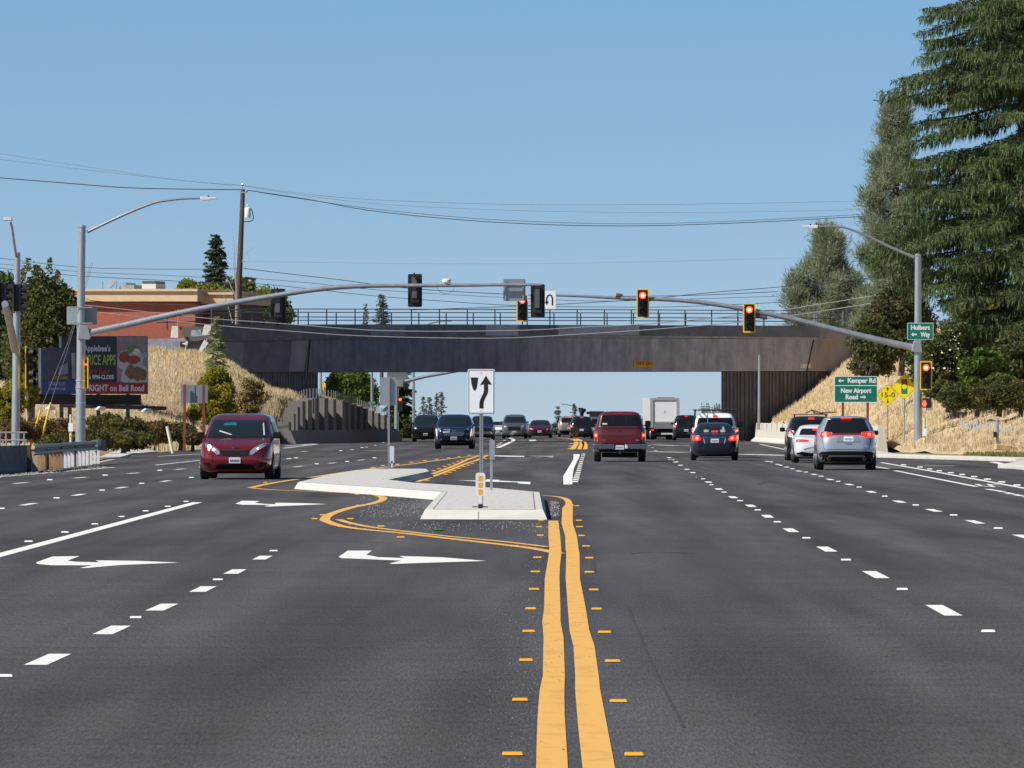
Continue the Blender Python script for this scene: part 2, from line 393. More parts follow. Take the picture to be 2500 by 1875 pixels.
def wob(pts):  # both edges of a hand-laid stripe
    l = [(a, v) for v, a, b in pts]; r = [(b, v) for v, a, b in pts]
    return l, r
Ls = [(1950,1303,1391),(1875,1308.9,1386.4),(1808.9,1310.4,1382.6),(1745.6,1312.7,1378.5),(1685.4,1317.7,1377.8),(1650.6,1325.3,1379.1),(1558.9,1327.2,1376),(1517.7,1324,1368.4),(1486,1328.5,1368.4),(1413,1330,1365.8),(1384.8,1334.8,1366.8),(1350,1340.5,1370.6),(1339,1341,1369.8),(1310,1339,1367.8),(1271.7,1339,1363)]
Rs = [(1950,1431,1517),(1875,1422.2,1501.3),(1777,1411.7,1482.9),(1682,1403.8,1464.6),(1650.6,1404.4,1461.7),(1577.8,1400,1451.3),(1540,1390.5,1438.6),(1486,1386.4,1430),(1413,1381,1415.8),(1350,1382.6,1414.9),(1343,1381,1413),(1310,1380,1408.5),(1277.8,1371,1398.3),(1241,1372.7,1398.3),(1231,1381,1400)]
for nm_, S_ in (('yellow_line', Ls), ('yellow_line', Rs)):
    l = [gp(a, v, .004) for v, a, b in S_]; r = [gp(b, v, .004) for v, a, b in S_]; k = len(l); mb = MB(); mb.v = [tuple(q) for q in l+r]
    # nearer extension so the stripes reach below the frame
    mb.f = [(i, k+i, k+i+1, i+1) for i in range(k-1)]
    o = mb.build(nm_, M_yell, None); o.parent = road
stroke('yellow_line', [[z1(1903,393), z1(1980,399), z1(2040,413), z1(2062,440), z1(2052,480)]], .13, M_yell, .0045, 4)
yc = [(2005,742),(1850,712),(1640,686),(1340,652),(1080,622),(830,597),(700,578),(620,553),(597,536),(635,505),(760,465),(880,442),(945,418),(930,398),(850,382),(600,372),(300,360),(160,349)]
stroke('yellow_line', [[z1(*p) for p in yc]], .17, M_yell, .005, 4)
stroke('yellow_line', [[z1(*p) for p in [(150,348),(250,325),(400,300),(560,278),(700,256),(900,230),(1150,200),(1400,166),(1570,150)]]], .17, M_yell, .0055, 3)
stroke('yellow_line', [[z1(*p) for p in [(1940,703),(1640,668),(1345,640),(1090,611),(870,583),(745,558),(680,538)]]], .13, M_yell, .006, 4)
stroke('yellow_line', [[zr2(*p) for p in [(660,1640),(1000,1520),(1300,1400),(1480,1340),(1610,1280)]], [zr2(*p) for p in [(860,1535),(1150,1425),(1350,1335),(1500,1285)]]], .15, M_yell, .0065, 3)
stroke('yellow_line', [[zr3(645,1200), zr3(690,1140), zr3(700,1090), zr3(640,1060), zr3(430,1045)], [zr3(750,1200), zr3(775,1140), zr3(770,1090), zr3(700,1055)], [zr3(810,1200), zr3(820,1140), zr3(800,1100)]], .30, M_yell, .004, 3)

# white lane lines
stroke('lane_line', [[(-500,1489),(0,1355.5),(130,1321),(300,1275.5),(482,1226.5)]], .20, M_white)
stroke('lane_line', [[(-600,1272),(0,1164.5),(280,1141)]], .14, M_white)
stroke('lane_line', [[zl(1700,1391), zl(2240,1360)], [zl(1680,1485), zl(2170,1432)]], .14, M_white)
stroke('lane_line', [[zr1(1070,1303), zr1(1440,1257)], [zr1(1070,1282), zr1(1400,1254)]], .22, M_white)
stroke('lane_line', [[z4(1205,247), z4(1322,266)], [z4(1340,274), z4(1600,325), z4(1890,382)]], .15, M_white)
stroke('lane_line', [[z4(1248,219), z4(1640,287), z4(2212,393), z4(2700,480)]], .17, M_white)
stroke('lane_line', [[zw(940,680), zw(1195,735)]], .15, M_white)
stroke('stop_line', [[zw(765,770), zw(1200,782)], [zr3(1670,1232), zr3(2200,1241)]], .9, M_white)
stroke('crosswalk_line', [[zr3(-360,1215), zr3(920,1212)], [zr3(-300,1172), zr3(540,1160)], [zr3(70,1080), zr3(470,1088)], [zr3(60,1115), zr3(560,1118)]], .45, mat('worn_paint_white', (.42,.42,.41), .8, col2=(.14,.14,.145), vscale=3, lo=.4, hi=.6))
stroke('crosswalk_line', [[zr3(1745,1140), zr3(2060,1150)], [zr3(2130,1150), zr3(2230,1152)]], .6, M_white)
stroke('crosswalk_line', [[zr3(1090,1302), zr3(1480,1304)], [zr3(1260,1302), zr3(1380,1303)]], .3, M_white)
marking('lane_line', [[(1400,1109),(1415.6,1109),(1414,1118),(1409,1126),(1401,1144),(1398,1160),(1397,1183),(1375.5,1183),(1375,1163),(1384,1148),(1395,1130),(1400,1121)]], M_white)
stroke('lane_line', [[zr2(1740,1180), zr2(1880,1120), zr2(1960,1075), zr2(1900,1045)]], .25, M_white, smooth=3)
marking('lane_line', [[zr3(60,1075), zr3(150,1070), zr3(170,1085), zr3(80,1090)], [zr3(0,1290), zr3(390,1292), zr3(395,1312), zr3(270,1308), zr3(0,1302)]], M_white)
marking('turn_arrow', [[z2(*p) for p in [(270,1025),(395,981),(597,978),(508,1012),(560,1020),(745,1025),(718,1010),(1040,1014),(1345,1027),(900,1045),(650,1067),(598,1067),(692,1047),(380,1047),(278,1036)]]], M_white, label='white left turn arrow nearest the left edge')
marking('turn_arrow', [[z1(*p) for p in [(680,762),(735,725),(880,725),(845,750),(920,764),(1075,770),(1045,757),(1300,765),(1567,787),(1300,795),(1005,805),(985,802),(1055,785),(800,774),(695,770)]]], M_white, label='white left turn arrow in front of the traffic island')
marking('turn_arrow', [[z1(*p) for p in [(60,443),(100,425),(205,427),(178,438),(240,444),(302,446),(298,437),(450,439),(612,445),(450,452),(262,460),(233,458),(275,450),(100,449)]]], M_white, label='white left turn arrow beside the yellow curve')
marking('turn_arrow', [[z1(*p) for p in [(1388,301),(1560,305),(1570,296),(1650,300),(1640,304),(1740,309),(1832,312),(1830,326),(1755,320),(1755,314),(1500,308)]]], M_white, label='white turn arrow behind the traffic island')
marking('turn_arrow', [[z1(*p) for p in [(1600,152),(1760,155),(1900,158),(1970,160),(1968,167),(1890,162),(1700,160),(1620,157)]]], M_white, label='worn white turn arrow far behind the island')
stroke('bicycle_symbol', [[z4(1885,370), z4(1960,364), z4(2040,372)], [z4(1920,378), z4(1990,385), z4(2060,380)], [z4(1890,365), z4(1930,380)], [z4(1970,366), z4(2010,386)]], .1, M_white)
def dashes(pts, length, width, fl=1):
    polys = []
    P = [g(*p) for p in pts]
    mb = MB()
    for i, p in enumerate(P):
        a = P[max(0, i-1)]; b = P[min(len(P)-1, i+1)]; d = (b-a).normalized()
        if d.y < 0: d = -d
        nn = Vector((d.y, -d.x, 0))*width/2; dd = d*length/2
        n = len(mb.v); mb.v += [tuple(q+Vector((0,0,.004))) for q in (p-dd-nn, p-dd+nn, p+dd+nn, p+dd-nn)]; mb.f.append((n, n+1, n+2, n+3))
    o = mb.build('lane_line', M_white, None, fixn=False); o.parent = road; return o
dashes([(-150,1725),(117.5,1610.5),(273.5,1538.7),(396,1483),(496,1438.8),(574,1396),(641,1362)], 2.25, .16)
dashes([z4(2420,1640), z4(1668,1218), z4(1210,977), z4(880,805), z4(637,677), z4(480,583), z4(367,512), z4(248,454), z4(152,399), z4(83,352), z4(20,320)], 3.4, .155)
dashes([zw(397,979), zw(337,936), zw(285,907), zw(227,870), zw(180,842), zw(138,818)], 3.6, .155)
dashes([z4(*p) for p in [(2215,722),(1880,621),(1602,543),(1370,484),(1180,418),(1032,368),(903,334),(795,300),(692,277),(610,250),(548,232),(480,212)]], 3.6, .16)
dashes([z4(*p) for p in [(1990,403),(2050,413),(2110,427),(2170,440),(2240,455)]], 3.0, .16)
dashes([z2(*p) for p in [(-250,655),(215,588),(590,517),(910,463),(1243,414)]], 3.4, .16)
dashes([z2(*p) for p in [(-300,470),(155,428),(602,388),(1000,355),(1350,325)]], 3.6, .16)
dashes([zr1(*p) for p in [(1233,1501),(1600,1463),(1912,1430)]], 4.2, .17)
dashes([zr1(*p) for p in [(1130,1415),(1300,1337),(2110,1325)]], 5, .18)
dashes([zr1(*p) for p in [(1810,1318),(1965,1290),(2065,1270),(2150,1240)]], 4, .17)
dashes([zr3(*p) for p in [(1685,1150),(1730,1180),(1775,1217)]], 4, .16)
dashes([zr3(*p) for p in [(1955,1315),(1995,1340),(2045,1365)]], 5, .16)

# skid marks, joint seams and a painted pickup shadow
M_skid_shade = mat('rubber_shadow_mark', (.042,.042,.047), .9, var=.3, vscale=2)
for ln, wd in (([(300,830),(330,870),(420,905),(510,918)], .16), ([(340,835),(430,870),(520,895),(600,915)], .12), ([(860,880),(960,920),(1080,950),(1210,985)], .3), ([(940,880),(1060,915),(1200,955),(1320,988)], .2), ([(930,1045),(1020,1008)], .15), ([(520,865),(600,885),(680,915)], .12)):
    stroke('skid_shadow_mark', [[zw(*p) for p in ln]], wd, M_skid_shade, .003, 3)
stroke('skid_shadow_mark', [[z3(1370,420), z3(1500,740), z3(1640,1040), z3(1740,1230), z3(1800,1350)]], .018, M_skid_shade, .003, 3)
stroke('tar_seam', [[(-40,1330),(300,1312),(700,1318),(1050,1330)], [(1480,1240),(1800,1236),(2540,1262)]], .03, M_skid_shade, .003, 3)
stroke('skid_shadow_mark', [[(1540,1352),(1600,1348),(1700,1352)], [(1420,1300),(1445,1360),(1450,1400)]], .05, M_skid_shade, .003, 3)
stroke('skid_shadow_mark', [[zr3(2000,1330), zr3(1600,1330)], [zr3(1650,1310), zr3(1990,1300)]], .8, M_skid_shade, .003)  # dark strokes paint the maroon pickup's cast shadow onto the road

# ---------------------------------------------------------------- raised pavement markers
def rpm(m, ml, label, group, name='pavement_marker'):
    o = thing(name, label, 'road marker', (0,0,0), group)
    mb = MB(); a, b, h = .05, .05, .015
    mb.add([(-a,-b,0),(a,-b,0),(a,b,0),(-a,b,0),(-a*.9,-b*.45,h),(a*.9,-b*.45,h),(a*.9,b*.45,h),(-a*.9,b*.45,h)], [(0,1,2,3),(4,5,6,7),(0,1,5,4),(1,2,6,5),(2,3,7,6),(3,0,4,7)])
    mb.build('body', m, o, world=False, bevel=.003)
    return o
def rpm_row(pts, m, ml, label, group, s=1.0):
    o = rpm(m, ml, label, group)
    for i, p in enumerate(pts):
        q = o if i == 0 else copy_tree(o)
        w_ = g(*p); q.location = (w_.x, w_.y, .004); q.scale = (s*random.uniform(.93,1.07), s, s); q.rotation_euler = (0,0,random.uniform(-.08,.08))
GW = 'white raised pavement markers'; GY = 'yellow raised pavement markers'
W_ = (M_rpmw, M_rpmwl); Y_ = (M_rpmy, M_rpml)
rpm_row([z2(-150,950),z2(217,871),z2(489,801),z2(713,740),z2(912,684),z2(1094,641),z2(1259,607),z2(1397,570)], *W_, 'white raised marker along the long solid line at left', GW, 1.15)
rpm_row([(12,1653), z2(1020,1443), z2(1637,1158), z2(2054,941)], *W_, 'white raised marker between the big dashes at lower left', GW, 1.0)
rpm_row([z2(*p) for p in [(13,623),(425,544),(767,485),(1064,434),(1437,389)]], *W_, 'white raised marker in the dashed line left of the maroon minivan', GW, 1.35)
rpm_row([z2(*p) for p in [(375,407),(790,372),(1199,335),(1510,311)]], *W_, 'white raised marker in the farther dashed line beside the guardrail', GW, 1.6)
rpm_row([zr1(*p) for p in [(1208,1410),(1430,1475),(1760,1449),(2055,1409),(1690,1332),(1920,1298)]], *W_, 'white raised marker on the far lanes right of the maroon minivan', GW, 1.6)
rpm_row([z4(*p) for p in [(1970,1365),(1390,1080),(1010,881),(743,733),(547,624),(415,543),(295,480),(188,422),(103,372),(45,332)]], *W_, 'white raised marker in the dashed line left of the dark sedan lane', GW, 1.15)
rpm_row([z4(*p) for p in [(2038,667),(1737,578),(1481,510),(1272,450),(1099,388),(958,349),(843,314),(741,286),(649,263),(570,240),(508,217)]], *W_, 'white raised marker in the dashed line left of the silver crossover', GW, 1.3)
rpm_row([z4(*p) for p in [(1400,237),(1510,253),(1575,266),(1640,278),(1718,291),(1795,303),(1875,318),(1965,335),(2062,354),(2165,375)]], *W_, 'white raised marker on the outer solid line by the right kerb', GW, 1.8)
rpm_row([zr3(800-110*i/15, 1268+375*i/15) for i in range(16)], *W_, 'white raised marker beside the short wide line ahead of the maroon pickup', GW, 1.6)
rpm_row([zr2(1740+ (i*24), 1150-i*17) for i in range(6)], *W_, 'white raised marker by the far curved line behind the keep right sign', GW, 1.8)
rpm_row([z3(*p) for p in [(478,1562),(537,1142),(582,835),(603,611),(620,436),(645,285),(655,150),(670,40)]]+[z1(*p) for p in [(1890,635),(1884,583),(1895,544)]], *Y_, 'yellow raised marker left of the double yellow line', GY)
rpm_row([z3(*p) for p in [(1415,1565),(1295,1152),(1250,842),(1188,618),(1127,438),(1106,290),(1071,153),(1071,43)]]+[z1(*p) for p in [(2165,700),(2138,636),(2125,583),(2122,545),(2115,516),(2110,457)]], *Y_, 'yellow raised marker right of the double yellow line', GY)
rpm_row([z1(*p) for p in [(1740,700),(1052,646),(935,580),(752,535),(700,582),(535,535),(586,512),(800,455),(790,387),(240,317)]], *Y_, 'yellow raised marker along the yellow curve round the island', GY, 1.1)
rpm_row([zr2(*p) for p in [(60,1455),(190,1425),(390,1408),(580,1380),(760,1358),(920,1338),(1080,1320),(1220,1305),(1360,1285)]], *Y_, 'yellow raised marker on the far yellow line behind the island', GY, 1.6)
rpm_row([zr2(*p) for p in [(880,1495),(950,1465),(1025,1438),(1090,1413),(1150,1390),(1205,1368),(1260,1350),(1325,1332),(790,1622),(1040,1540),(1095,1515),(1155,1490),(1220,1462),(1285,1438),(1345,1418),(1400,1395),(1450,1360),(1580,1330)]], *Y_, 'yellow raised marker beside the slanting far double line', GY, 1.35)
rpm_row([zr3(612,1195), zr3(622,1160), zr3(632,1125), zr3(820,1190), zr3(828,1150), zr3(822,1110)], *Y_, 'yellow raised marker beside the far yellow stub left of the pickup', GY, 2.0)

# ---------------------------------------------------------------- gravel and litter (uncountable)
mbg = MB()
def pebble(x, y, s):
    a = random.random()*6
    p = [Vector((math.cos(a+k*1.57)*s*random.uniform(.6,1), math.sin(a+k*1.57)*s*random.uniform(.6,1), 0)) for k in range(4)]
    c = Vector((x, y, .003)); mbg.add([c+q for q in p]+[c+q*.5+Vector((0,0,s*.55)) for q in p], [(0,1,5,4),(1,2,6,5),(2,3,7,6),(3,0,4,7),(4,5,6,7)])
for i in range(620):
    v = 1285+ (random.random()**1.3)*590; Yd = D_of(v); e = float(np.interp(v, [1271,1350,1517,1650,1875], [1339,1340,1324,1325,1309]))
    xr = (e-1250)/F*Yd
    pebble(xr-abs(random.gauss(0,.16))-.02, Yd, random.uniform(.0015,.0045)*(1+ (Yd/110)))
for i in range(420):
    u = random.uniform(850,1400); v = random.gauss(1283,9)
    if v < 1274: continue
    p = g(u, v); pebble(p.x, p.y, random.uniform(.006,.018))
for i in range(500):
    u = random.uniform(880,1060); v = 1208+random.random()*55; p = g(u, v); pebble(p.x, p.y, random.uniform(.006,.02))
for i in range(160):
    u = random.uniform(1345,1365); v = random.uniform(1225,1262); p = g(u, v); pebble(p.x, p.y, random.uniform(.01,.025))
for i in range(350):
    u = random.uniform(0,260); v = 1164-u*.085+random.uniform(-4,1.5); p = g(u, v); pebble(p.x, p.y, random.uniform(.02,.05))
tag(mbg.build('gravel', mat('gravel', (.27,.265,.25), .9, var=.5, vscale=8), None), 'loose gravel scattered along the centre line and the island', 'gravel', kind='stuff')

# ---------------------------------------------------------------- traffic island
top = [(435,312),(620,325),(900,343),(1290,372),(1195,476),(1505,477),(1910,478),(1888,372),(1840,368),(1590,345),(1350,328),(1140,316),(978,297),(1225,247),(1205,232),(900,232),(780,240),(600,272)]
HZ = .16
tp = []
for x_, y_ in top:
    u, v = z1(x_, y_); p = g(u, v, HZ); tp.append(p)
isl = thing('traffic_island', 'raised pale concrete traffic island in the middle of the road', 'traffic island', (tp[5].x, tp[5].y, 0))
cen = sum(tp, Vector())/len(tp)
def inset(poly, d):
    out = []; n = len(poly)
    area = sum(poly[i].x*poly[(i+1) % n].y-poly[(i+1) % n].x*poly[i].y for i in range(n))
    sg = 1 if area > 0 else -1
    for i in range(n):
        a, b, c = poly[i-1], poly[i], poly[(i+1) % n]
        e1 = (b-a).normalized(); e2 = (c-b).normalized()
        n1 = Vector((-e1.y, e1.x, 0))*sg; n2 = Vector((-e2.y, e2.x, 0))*sg
        q = (n1+n2); q = q.normalized() if q.length > 1e-6 else n1
        k = max(.35, q.dot(n1)); out.append(b+q*min(d/k, d*2))
    return out
tp0 = [Vector((p.x, p.y, 0)) for p in tp]
base_ = inset(tp0, -.045); in1 = inset(tp0, .012); in2 = inset(tp0, .15)
n = len(tp); mb = MB()
mb.v = [tuple(p+Z*.0) for p in base_]+[tuple(p+Z*(HZ-.02)) for p in tp0]+[tuple(p+Z*HZ) for p in in1]+[tuple(p+Z*HZ) for p in in2]+[tuple(p+Z*(HZ-.02)) for p in in2]
for r in range(4): mb.f += [(r*n+i, r*n+(i+1) % n, (r+1)*n+(i+1) % n, (r+1)*n+i) for i in range(n)]
mb.build('kerb', M_conc, isl)
mb = MB(); mb.v = [tuple(p+Z*(HZ+.003)) for p in in2]; mb.f = [tuple(range(n))]
o = mb.build('top_surface', M_isl, isl); bm = bmesh.new(); bm.from_mesh(o.data); bmesh.ops.triangulate(bm, faces=bm.faces)
for f in bm.faces:
    if f.normal.z < 0: f.normal_flip()
bm.to_mesh(o.data); bm.free()
M_joint = mat('joint_dark', (.16,.15,.135), .9)
in3 = inset(tp0, .135); mb = MB(); mb.v = [tuple(p+Z*(HZ+.005)) for p in in3]+[tuple(p+Z*(HZ+.005)) for p in in2]
mb.f = [(i, (i+1) % n, n+(i+1) % n, n+i) for i in list(range(3,8))]
mb.build('kerb_joint', M_joint, isl)
p = g(*z1(1520, 537)); mb = MB(); mb.box((p.x,p.y-.0,HZ/2-.012), (.012,.02,HZ-.03)); mb.build('kerb_joint', M_joint, isl)
p0_, p1_ = tp0[4], tp0[5]; q0 = in2[4].lerp(in2[6], .52); a = Vector((g(*z1(1518,478),HZ).x, in2[4].y, HZ+.005))
dk_ = MB()
for i in range(130):
    S_ = random.choice((Ls, Rs)); v = random.uniform(1330,1870) ; v = 1300+(v-1300)*random.random()**.5
    l_ = float(np.interp(v, [a for a,_,_ in S_[::-1]], [b for _,b,_ in S_[::-1]])); r_ = float(np.interp(v, [a for a,_,_ in S_[::-1]], [c for _,_,c in S_[::-1]]))
    if S_ is Rs and random.random() < .6: continue
    p = g(random.uniform(l_+3, r_-3), v); s_ = random.uniform(.002,.0055); n_ = len(dk_.v)
    dk_.v += [(p.x-s_,p.y-s_*6,.0065),(p.x+s_*1.3,p.y-s_*5,.0065),(p.x+s_,p.y+s_*6,.0065),(p.x-s_,p.y+s_*4,.0065)]; dk_.f.append((n_,n_+1,n_+2,n_+3))
tag(dk_.build('grit', mat('dark_grit', (.10,.07,.04), .9), None, fixn=False), 'dark grit specks lying on the double yellow line', 'grit', kind='stuff')

# ---------------------------------------------------------------- embankments from control nets
def net(name, rows, m, label, sub=10, amp=.12, cat='embankment'):
    R_ = [smoothline(r, sub) for r in rows]; n = len(R_[0]); cols = [smoothline([R_[j][i] for j in range(len(R_))], sub) for i in range(n)]
    V_ = np.array(cols); nn, mm = V_.shape[:2]; V_ = V_.reshape(-1, 3)
    V_[:, 2] += amp*(np.sin(V_[:,0]*1.7+V_[:,1]*.6)*np.sin(V_[:,1]*.9-V_[:,0]*.8)+.5*np.sin(V_[:,0]*4.1+V_[:,1]*2.3))
    idx = np.arange(nn*mm).reshape(nn, mm)
    Fc = np.stack([idx[:-1,:-1], idx[1:,:-1], idx[1:,1:], idx[:-1,1:]], -1).reshape(-1, 4)
    o = npmesh(name, V_, Fc, m); bm = bmesh.new(); bm.from_mesh(o.data); bmesh.ops.recalc_face_normals(bm, faces=bm.faces)
    if sum(f.normal.z for f in bm.faces) < 0: bmesh.ops.reverse_faces(bm, faces=bm.faces)
    bm.to_mesh(o.data); bm.free(); o.data.polygons.foreach_set('use_smooth', [True]*len(o.data.polygons))
    tag(o, label, cat, kind='structure'); return o, V_.reshape(nn, mm, 3)
Lrows = [[(-70,300,-.1),(-40,318,0),(-27,335,.05),(-19.2,368,.03),(-16.6,402,.05),(-15.0,436,.1),(-14.35,450,.6),(-12.1,477,.2),(-9.2,504,0)],
         [(-70,350,1.4),(-42,366,1.4),(-30,375,1.5),(-21.5,398,1.7),(-18.0,424,1.9),(-16.1,446,2.45),(-14.9,456,2.75),(-12.6,482,2.55),(-9.7,506,1.7)],
         [(-80,420,4.6),(-46,430,4.6),(-34,438,4.9),(-25,448,5.45),(-20.5,456,5.45),(-18.2,460,4.9),(-16.8,464,3.9),(-14.6,486,3.2),(-11.5,510,2.2)],
         [(-80,490,6.2),(-52,480,6.2),(-38,478,6.2),(-28,476,6.1),(-24,476,6),(-21,477,5.8),(-19,478,5),(-17,490,4),(-15,512,3)],
         [(-90,620,6.2),(-60,620,6.2),(-45,620,6.2),(-35,620,6.1),(-30,600,6),(-26,580,5.0),(-22,560,4),(-20,550,3),(-18,540,2)]]
embL, NL = net('embankment', Lrows, M_soil, 'golden grassy bank carrying the left end of the overpass')
Rrows = [[(60,290,-.1),(30,285,.02),(22,300,.06),(18.4,333,.1),(17.7,390,.7),(17.6,440,1.15),(17.8,470,1.3),(17.9,500,1.2)],
         [(60,315,1.2),(34,310,1.2),(25.5,323,1.5),(21.0,352,1.9),(19.9,400,2.3),(19.7,440,2.7),(19.9,470,2.9),(20.2,500,2.9)],
         [(60,350,4.5),(40,345,4.5),(30,352,4.4),(25.6,385,4.5),(24.0,425,4.9),(23.6,450,5.4),(24.4,472,6.3),(25,500,6.6)],
         [(70,380,7),(50,380,7),(42,388,7),(34,410,7),(30,440,7.2),(29,460,7.4),(29,480,7.6),(29,505,7.7)],
         [(90,560,7.5),(70,560,7.5),(60,560,7.5),(50,560,7.5),(45,560,7.5),(42,560,7.5),(40,560,7),(38,540,7)]]
embR, NR = net('embankment', Rrows, M_soil, 'golden grassy bank carrying the right end of the overpass')
def sample_net(N_, k, i0=0., i1=1., j0=0., j1=1.):
    nn, mm = N_.shape[:2]; a = (RNG.random(k)*(i1-i0)+i0)*(nn-1.001); b = (RNG.random(k)*(j1-j0)+j0)*(mm-1.001)
    ia = a.astype(int); ib = b.astype(int); fa = (a-ia)[:,None]; fb = (b-ib)[:,None]
    return N_[ia,ib]*(1-fa)*(1-fb)+N_[ia+1,ib]*fa*(1-fb)+N_[ia,ib+1]*(1-fa)*fb+N_[ia+1,ib+1]*fa*fb
def blades(P, h0, h1, w_):
    n = len(P); a = RNG.random(n)*np.pi*2; hh = (h0+RNG.random(n)*(h1-h0)); d = np.stack([np.cos(a), np.sin(a)*.6, np.zeros(n)], 1)
    lean = np.stack([RNG.normal(0,.25,n), RNG.normal(0,.25,n), np.ones(n)], 1)*hh[:,None]
    w2 = (w_*(.6+RNG.random(n)*.8))[:,None]
    A = P-d*w2; B = P+d*w2; T = P+lean
    V_ = np.stack([A,B,T],1).reshape(-1,3); Fc = np.arange(3*n).reshape(n,3); return V_, Fc
def clumped(P, thresh=0.0):
    f = np.sin(P[:,0]*2.1+P[:,1]*.7)+np.sin(P[:,1]*1.3-P[:,0]*1.1)+RNG.normal(0,.7,len(P)); return P[f > thresh]
def in_view(P, m=80):
    U = 1250+P[:,0]/P[:,1]*F; return P[(U > -m) & (U < 2500+m)]
P = clumped(in_view(sample_net(NL, 150000, 0, 1, .0, .62)), -.5)
V_, Fc = blades(P-np.array([0,0,.05]), .10, .46, .028)
gl = npmesh('dry_grass', V_, Fc, M_grass); tag(gl, 'tall dry golden grass on the left bank', 'grass', kind='stuff')
P = clumped(in_view(sample_net(NR, 190000, 0, 1, .02, .75)), .15)
sel = ~((P[:,0] < 22.5) & (P[:,1] > 372) & (RNG.random(len(P)) < .62)); P = P[sel]
V_, Fc = blades(P-np.array([0,0,.05]), .10, .42, .03)
gr_ = npmesh('dry_grass', V_, Fc, M_grass); tag(gr_, 'dry golden grass on the right bank', 'grass', kind='stuff')
# brown verge and green verge strips
P = np.stack([RNG.uniform(19,32,26000), RNG.uniform(270,300,26000), np.zeros(26000)+.02],1)
P = P[(P[:,1] > 272+np.abs(P[:,0]-19)*.1)&(P[:,1] > 300-(P[:,0]-16.5)*5)]
V_, Fc = blades(P, .08, .28, .03); vg = npmesh('green_grass', V_, Fc, M_ggrass); tag(vg, 'low green verge grass behind the right kerb', 'grass', kind='stuff')
verge = MB(); verge.v = [(14.9,300,.03),(19.6,271.5,.03),(60,271.5,.03),(60,300,.03),(24,318,.035),(18.6,338,.035)]; verge.f = [(0,1,2,3,4,5)]
tag(verge.build('verge', mat('verge_earth', (.26,.21,.10), .95, col2=(.15,.16,.05), vscale=.6)), 'earth and grass verge behind the right kerb', 'verge', kind='structure')
# red dirt apron left
ap = MB(); ap.v = [(-15.6,190,.01),(-15.3,250,.01),(-17.3,318,.012),(-17.5,345,.012),(-17.8,372,.012),(-40,372,.02),(-60,190,.01)]; ap.f = [tuple(range(7))]
tag(ap.build('roadside_dirt', M_dirt), 'reddish bare dirt beside the left edge of the road', 'dirt', kind='structure')
# pale pavement left and right
def slab(name, pts, h, m, label):
    mb = MB(); n = len(pts); P_ = [g(*p) for p in pts]
    mb.v = [(p.x, p.y, -.02) for p in P_]+[(p.x, p.y, h) for p in P_]; mb.f = [tuple(range(n)), tuple(range(n, 2*n))]+[(i, (i+1) % n, n+(i+1) % n, n+i) for i in range(n)]
    return tag(mb.build(name, m), label, 'pavement', kind='structure')
slab('pavement', [zl(1060,1415), zl(1300,1410), zl(1420,1370), zl(1700,1345), zl(1560,1320), zl(1330,1325), zl(1180,1362)], .05, M_conc, 'pale concrete ramp at the end of the left guardrail')
kb = MB()
kp = [(15.1,296.5),(19.05,269.0),(60,266.0),(60,268.2),(19.9,271.3),(16.3,299),(17.0,338),(16.6,338)]
kb.v = [(x_,y_,-.02) for x_,y_ in kp]+[(x_,y_,.14) for x_,y_ in kp]; n = len(kp)
kb.f = [tuple(range(n)), tuple(range(n,2*n))]+[(i,(i+1)%n,n+(i+1)%n,n+i) for i in range(n)]
tag(kb.build('kerb', M_conc, bevel=.03), 'pale concrete kerb and pavement along the right roadside', 'kerb', kind='structure')
kb = MB(); 
kp = [g(*p) for p in [z4(2035,258), z4(2140,262), z4(2260,275), z4(2400,270), z4(2400,232), z4(2190,230), z4(2140,240)]]
n = len(kp); kb.v = [(p.x,p.y,-.02) for p in kp]+[(p.x,p.y,.13) for p in kp]; kb.f = [tuple(range(n)), tuple(range(n,2*n))]+[(i,(i+1)%n,n+(i+1)%n,n+i) for i in range(n)]
tag(kb.build('corner_island', M_conc, bevel=.03), 'small pale kerbed corner island at the right edge', 'traffic island')
stroke('lane_line', [[z4(1510,238), z4(1750,242)], [z4(2000,215), z4(2110,238)]], .3, M_white)
# joint lines in the side road

# ---------------------------------------------------------------- overpass
TS = .65
def by(U): return 480/(1-TS*(U-1250)/F)
def bp(U, V, dy=0.0):
    y = by(U); return px(U, V, y)+Vector((0,dy,0))
along = Vector((1,TS,0)).normalized(); nrm = Vector((TS,-1,0)).normalized()   # towards the camera side
bridge = thing('overpass', 'long grey concrete overpass spanning the highway', 'bridge', tuple(at(1250,480)))
def slabU(pts_top, pts_bot, thick, m, name, off=0.0, parent=bridge, smooth=False, bd=None):
    """wall along the bridge line: pts (U,V) top and bottom, thickness towards far side, offset towards camera"""
    mb = MB(); n = len(pts_top)
    fr = [bp(*p)+nrm*off for p in pts_top]+[bp(*p)+nrm*off for p in pts_bot]
    bk = [(p-nrm*thick if bd is None else p+Vector((p.x*bd/p.y, bd, 0))) for p in fr]; mb.v = [tuple(p) for p in fr+bk]; N2 = 2*n
    for i in range(n-1):
        mb.f.append((i, i+1, n+i+1, n+i)); mb.f.append((N2+i+1, N2+i, N2+n+i, N2+n+i+1))
        mb.f.append((i+1, i, N2+i, N2+i+1)); mb.f.append((n+i, n+i+1, N2+n+i+1, N2+n+i))
    mb.f.append((0, n, N2+n, N2)); mb.f.append((n-1, N2+n-1, N2+2*n-1, 2*n-1))
    return mb.build(name, m, parent)
WB = 10.0
ptop = [(452,799),(575,793),(800,792),(1130,792),(1400,793.5),(1750,794.5),(2150,796),(2330,798)]
pbot = [(452,829),(575,826),(800,823),(1130,819),(1400,819),(1750,821),(2150,826),(2330,830)]
slabU(ptop, pbot, .35, M_brdark, 'parapet', .25)
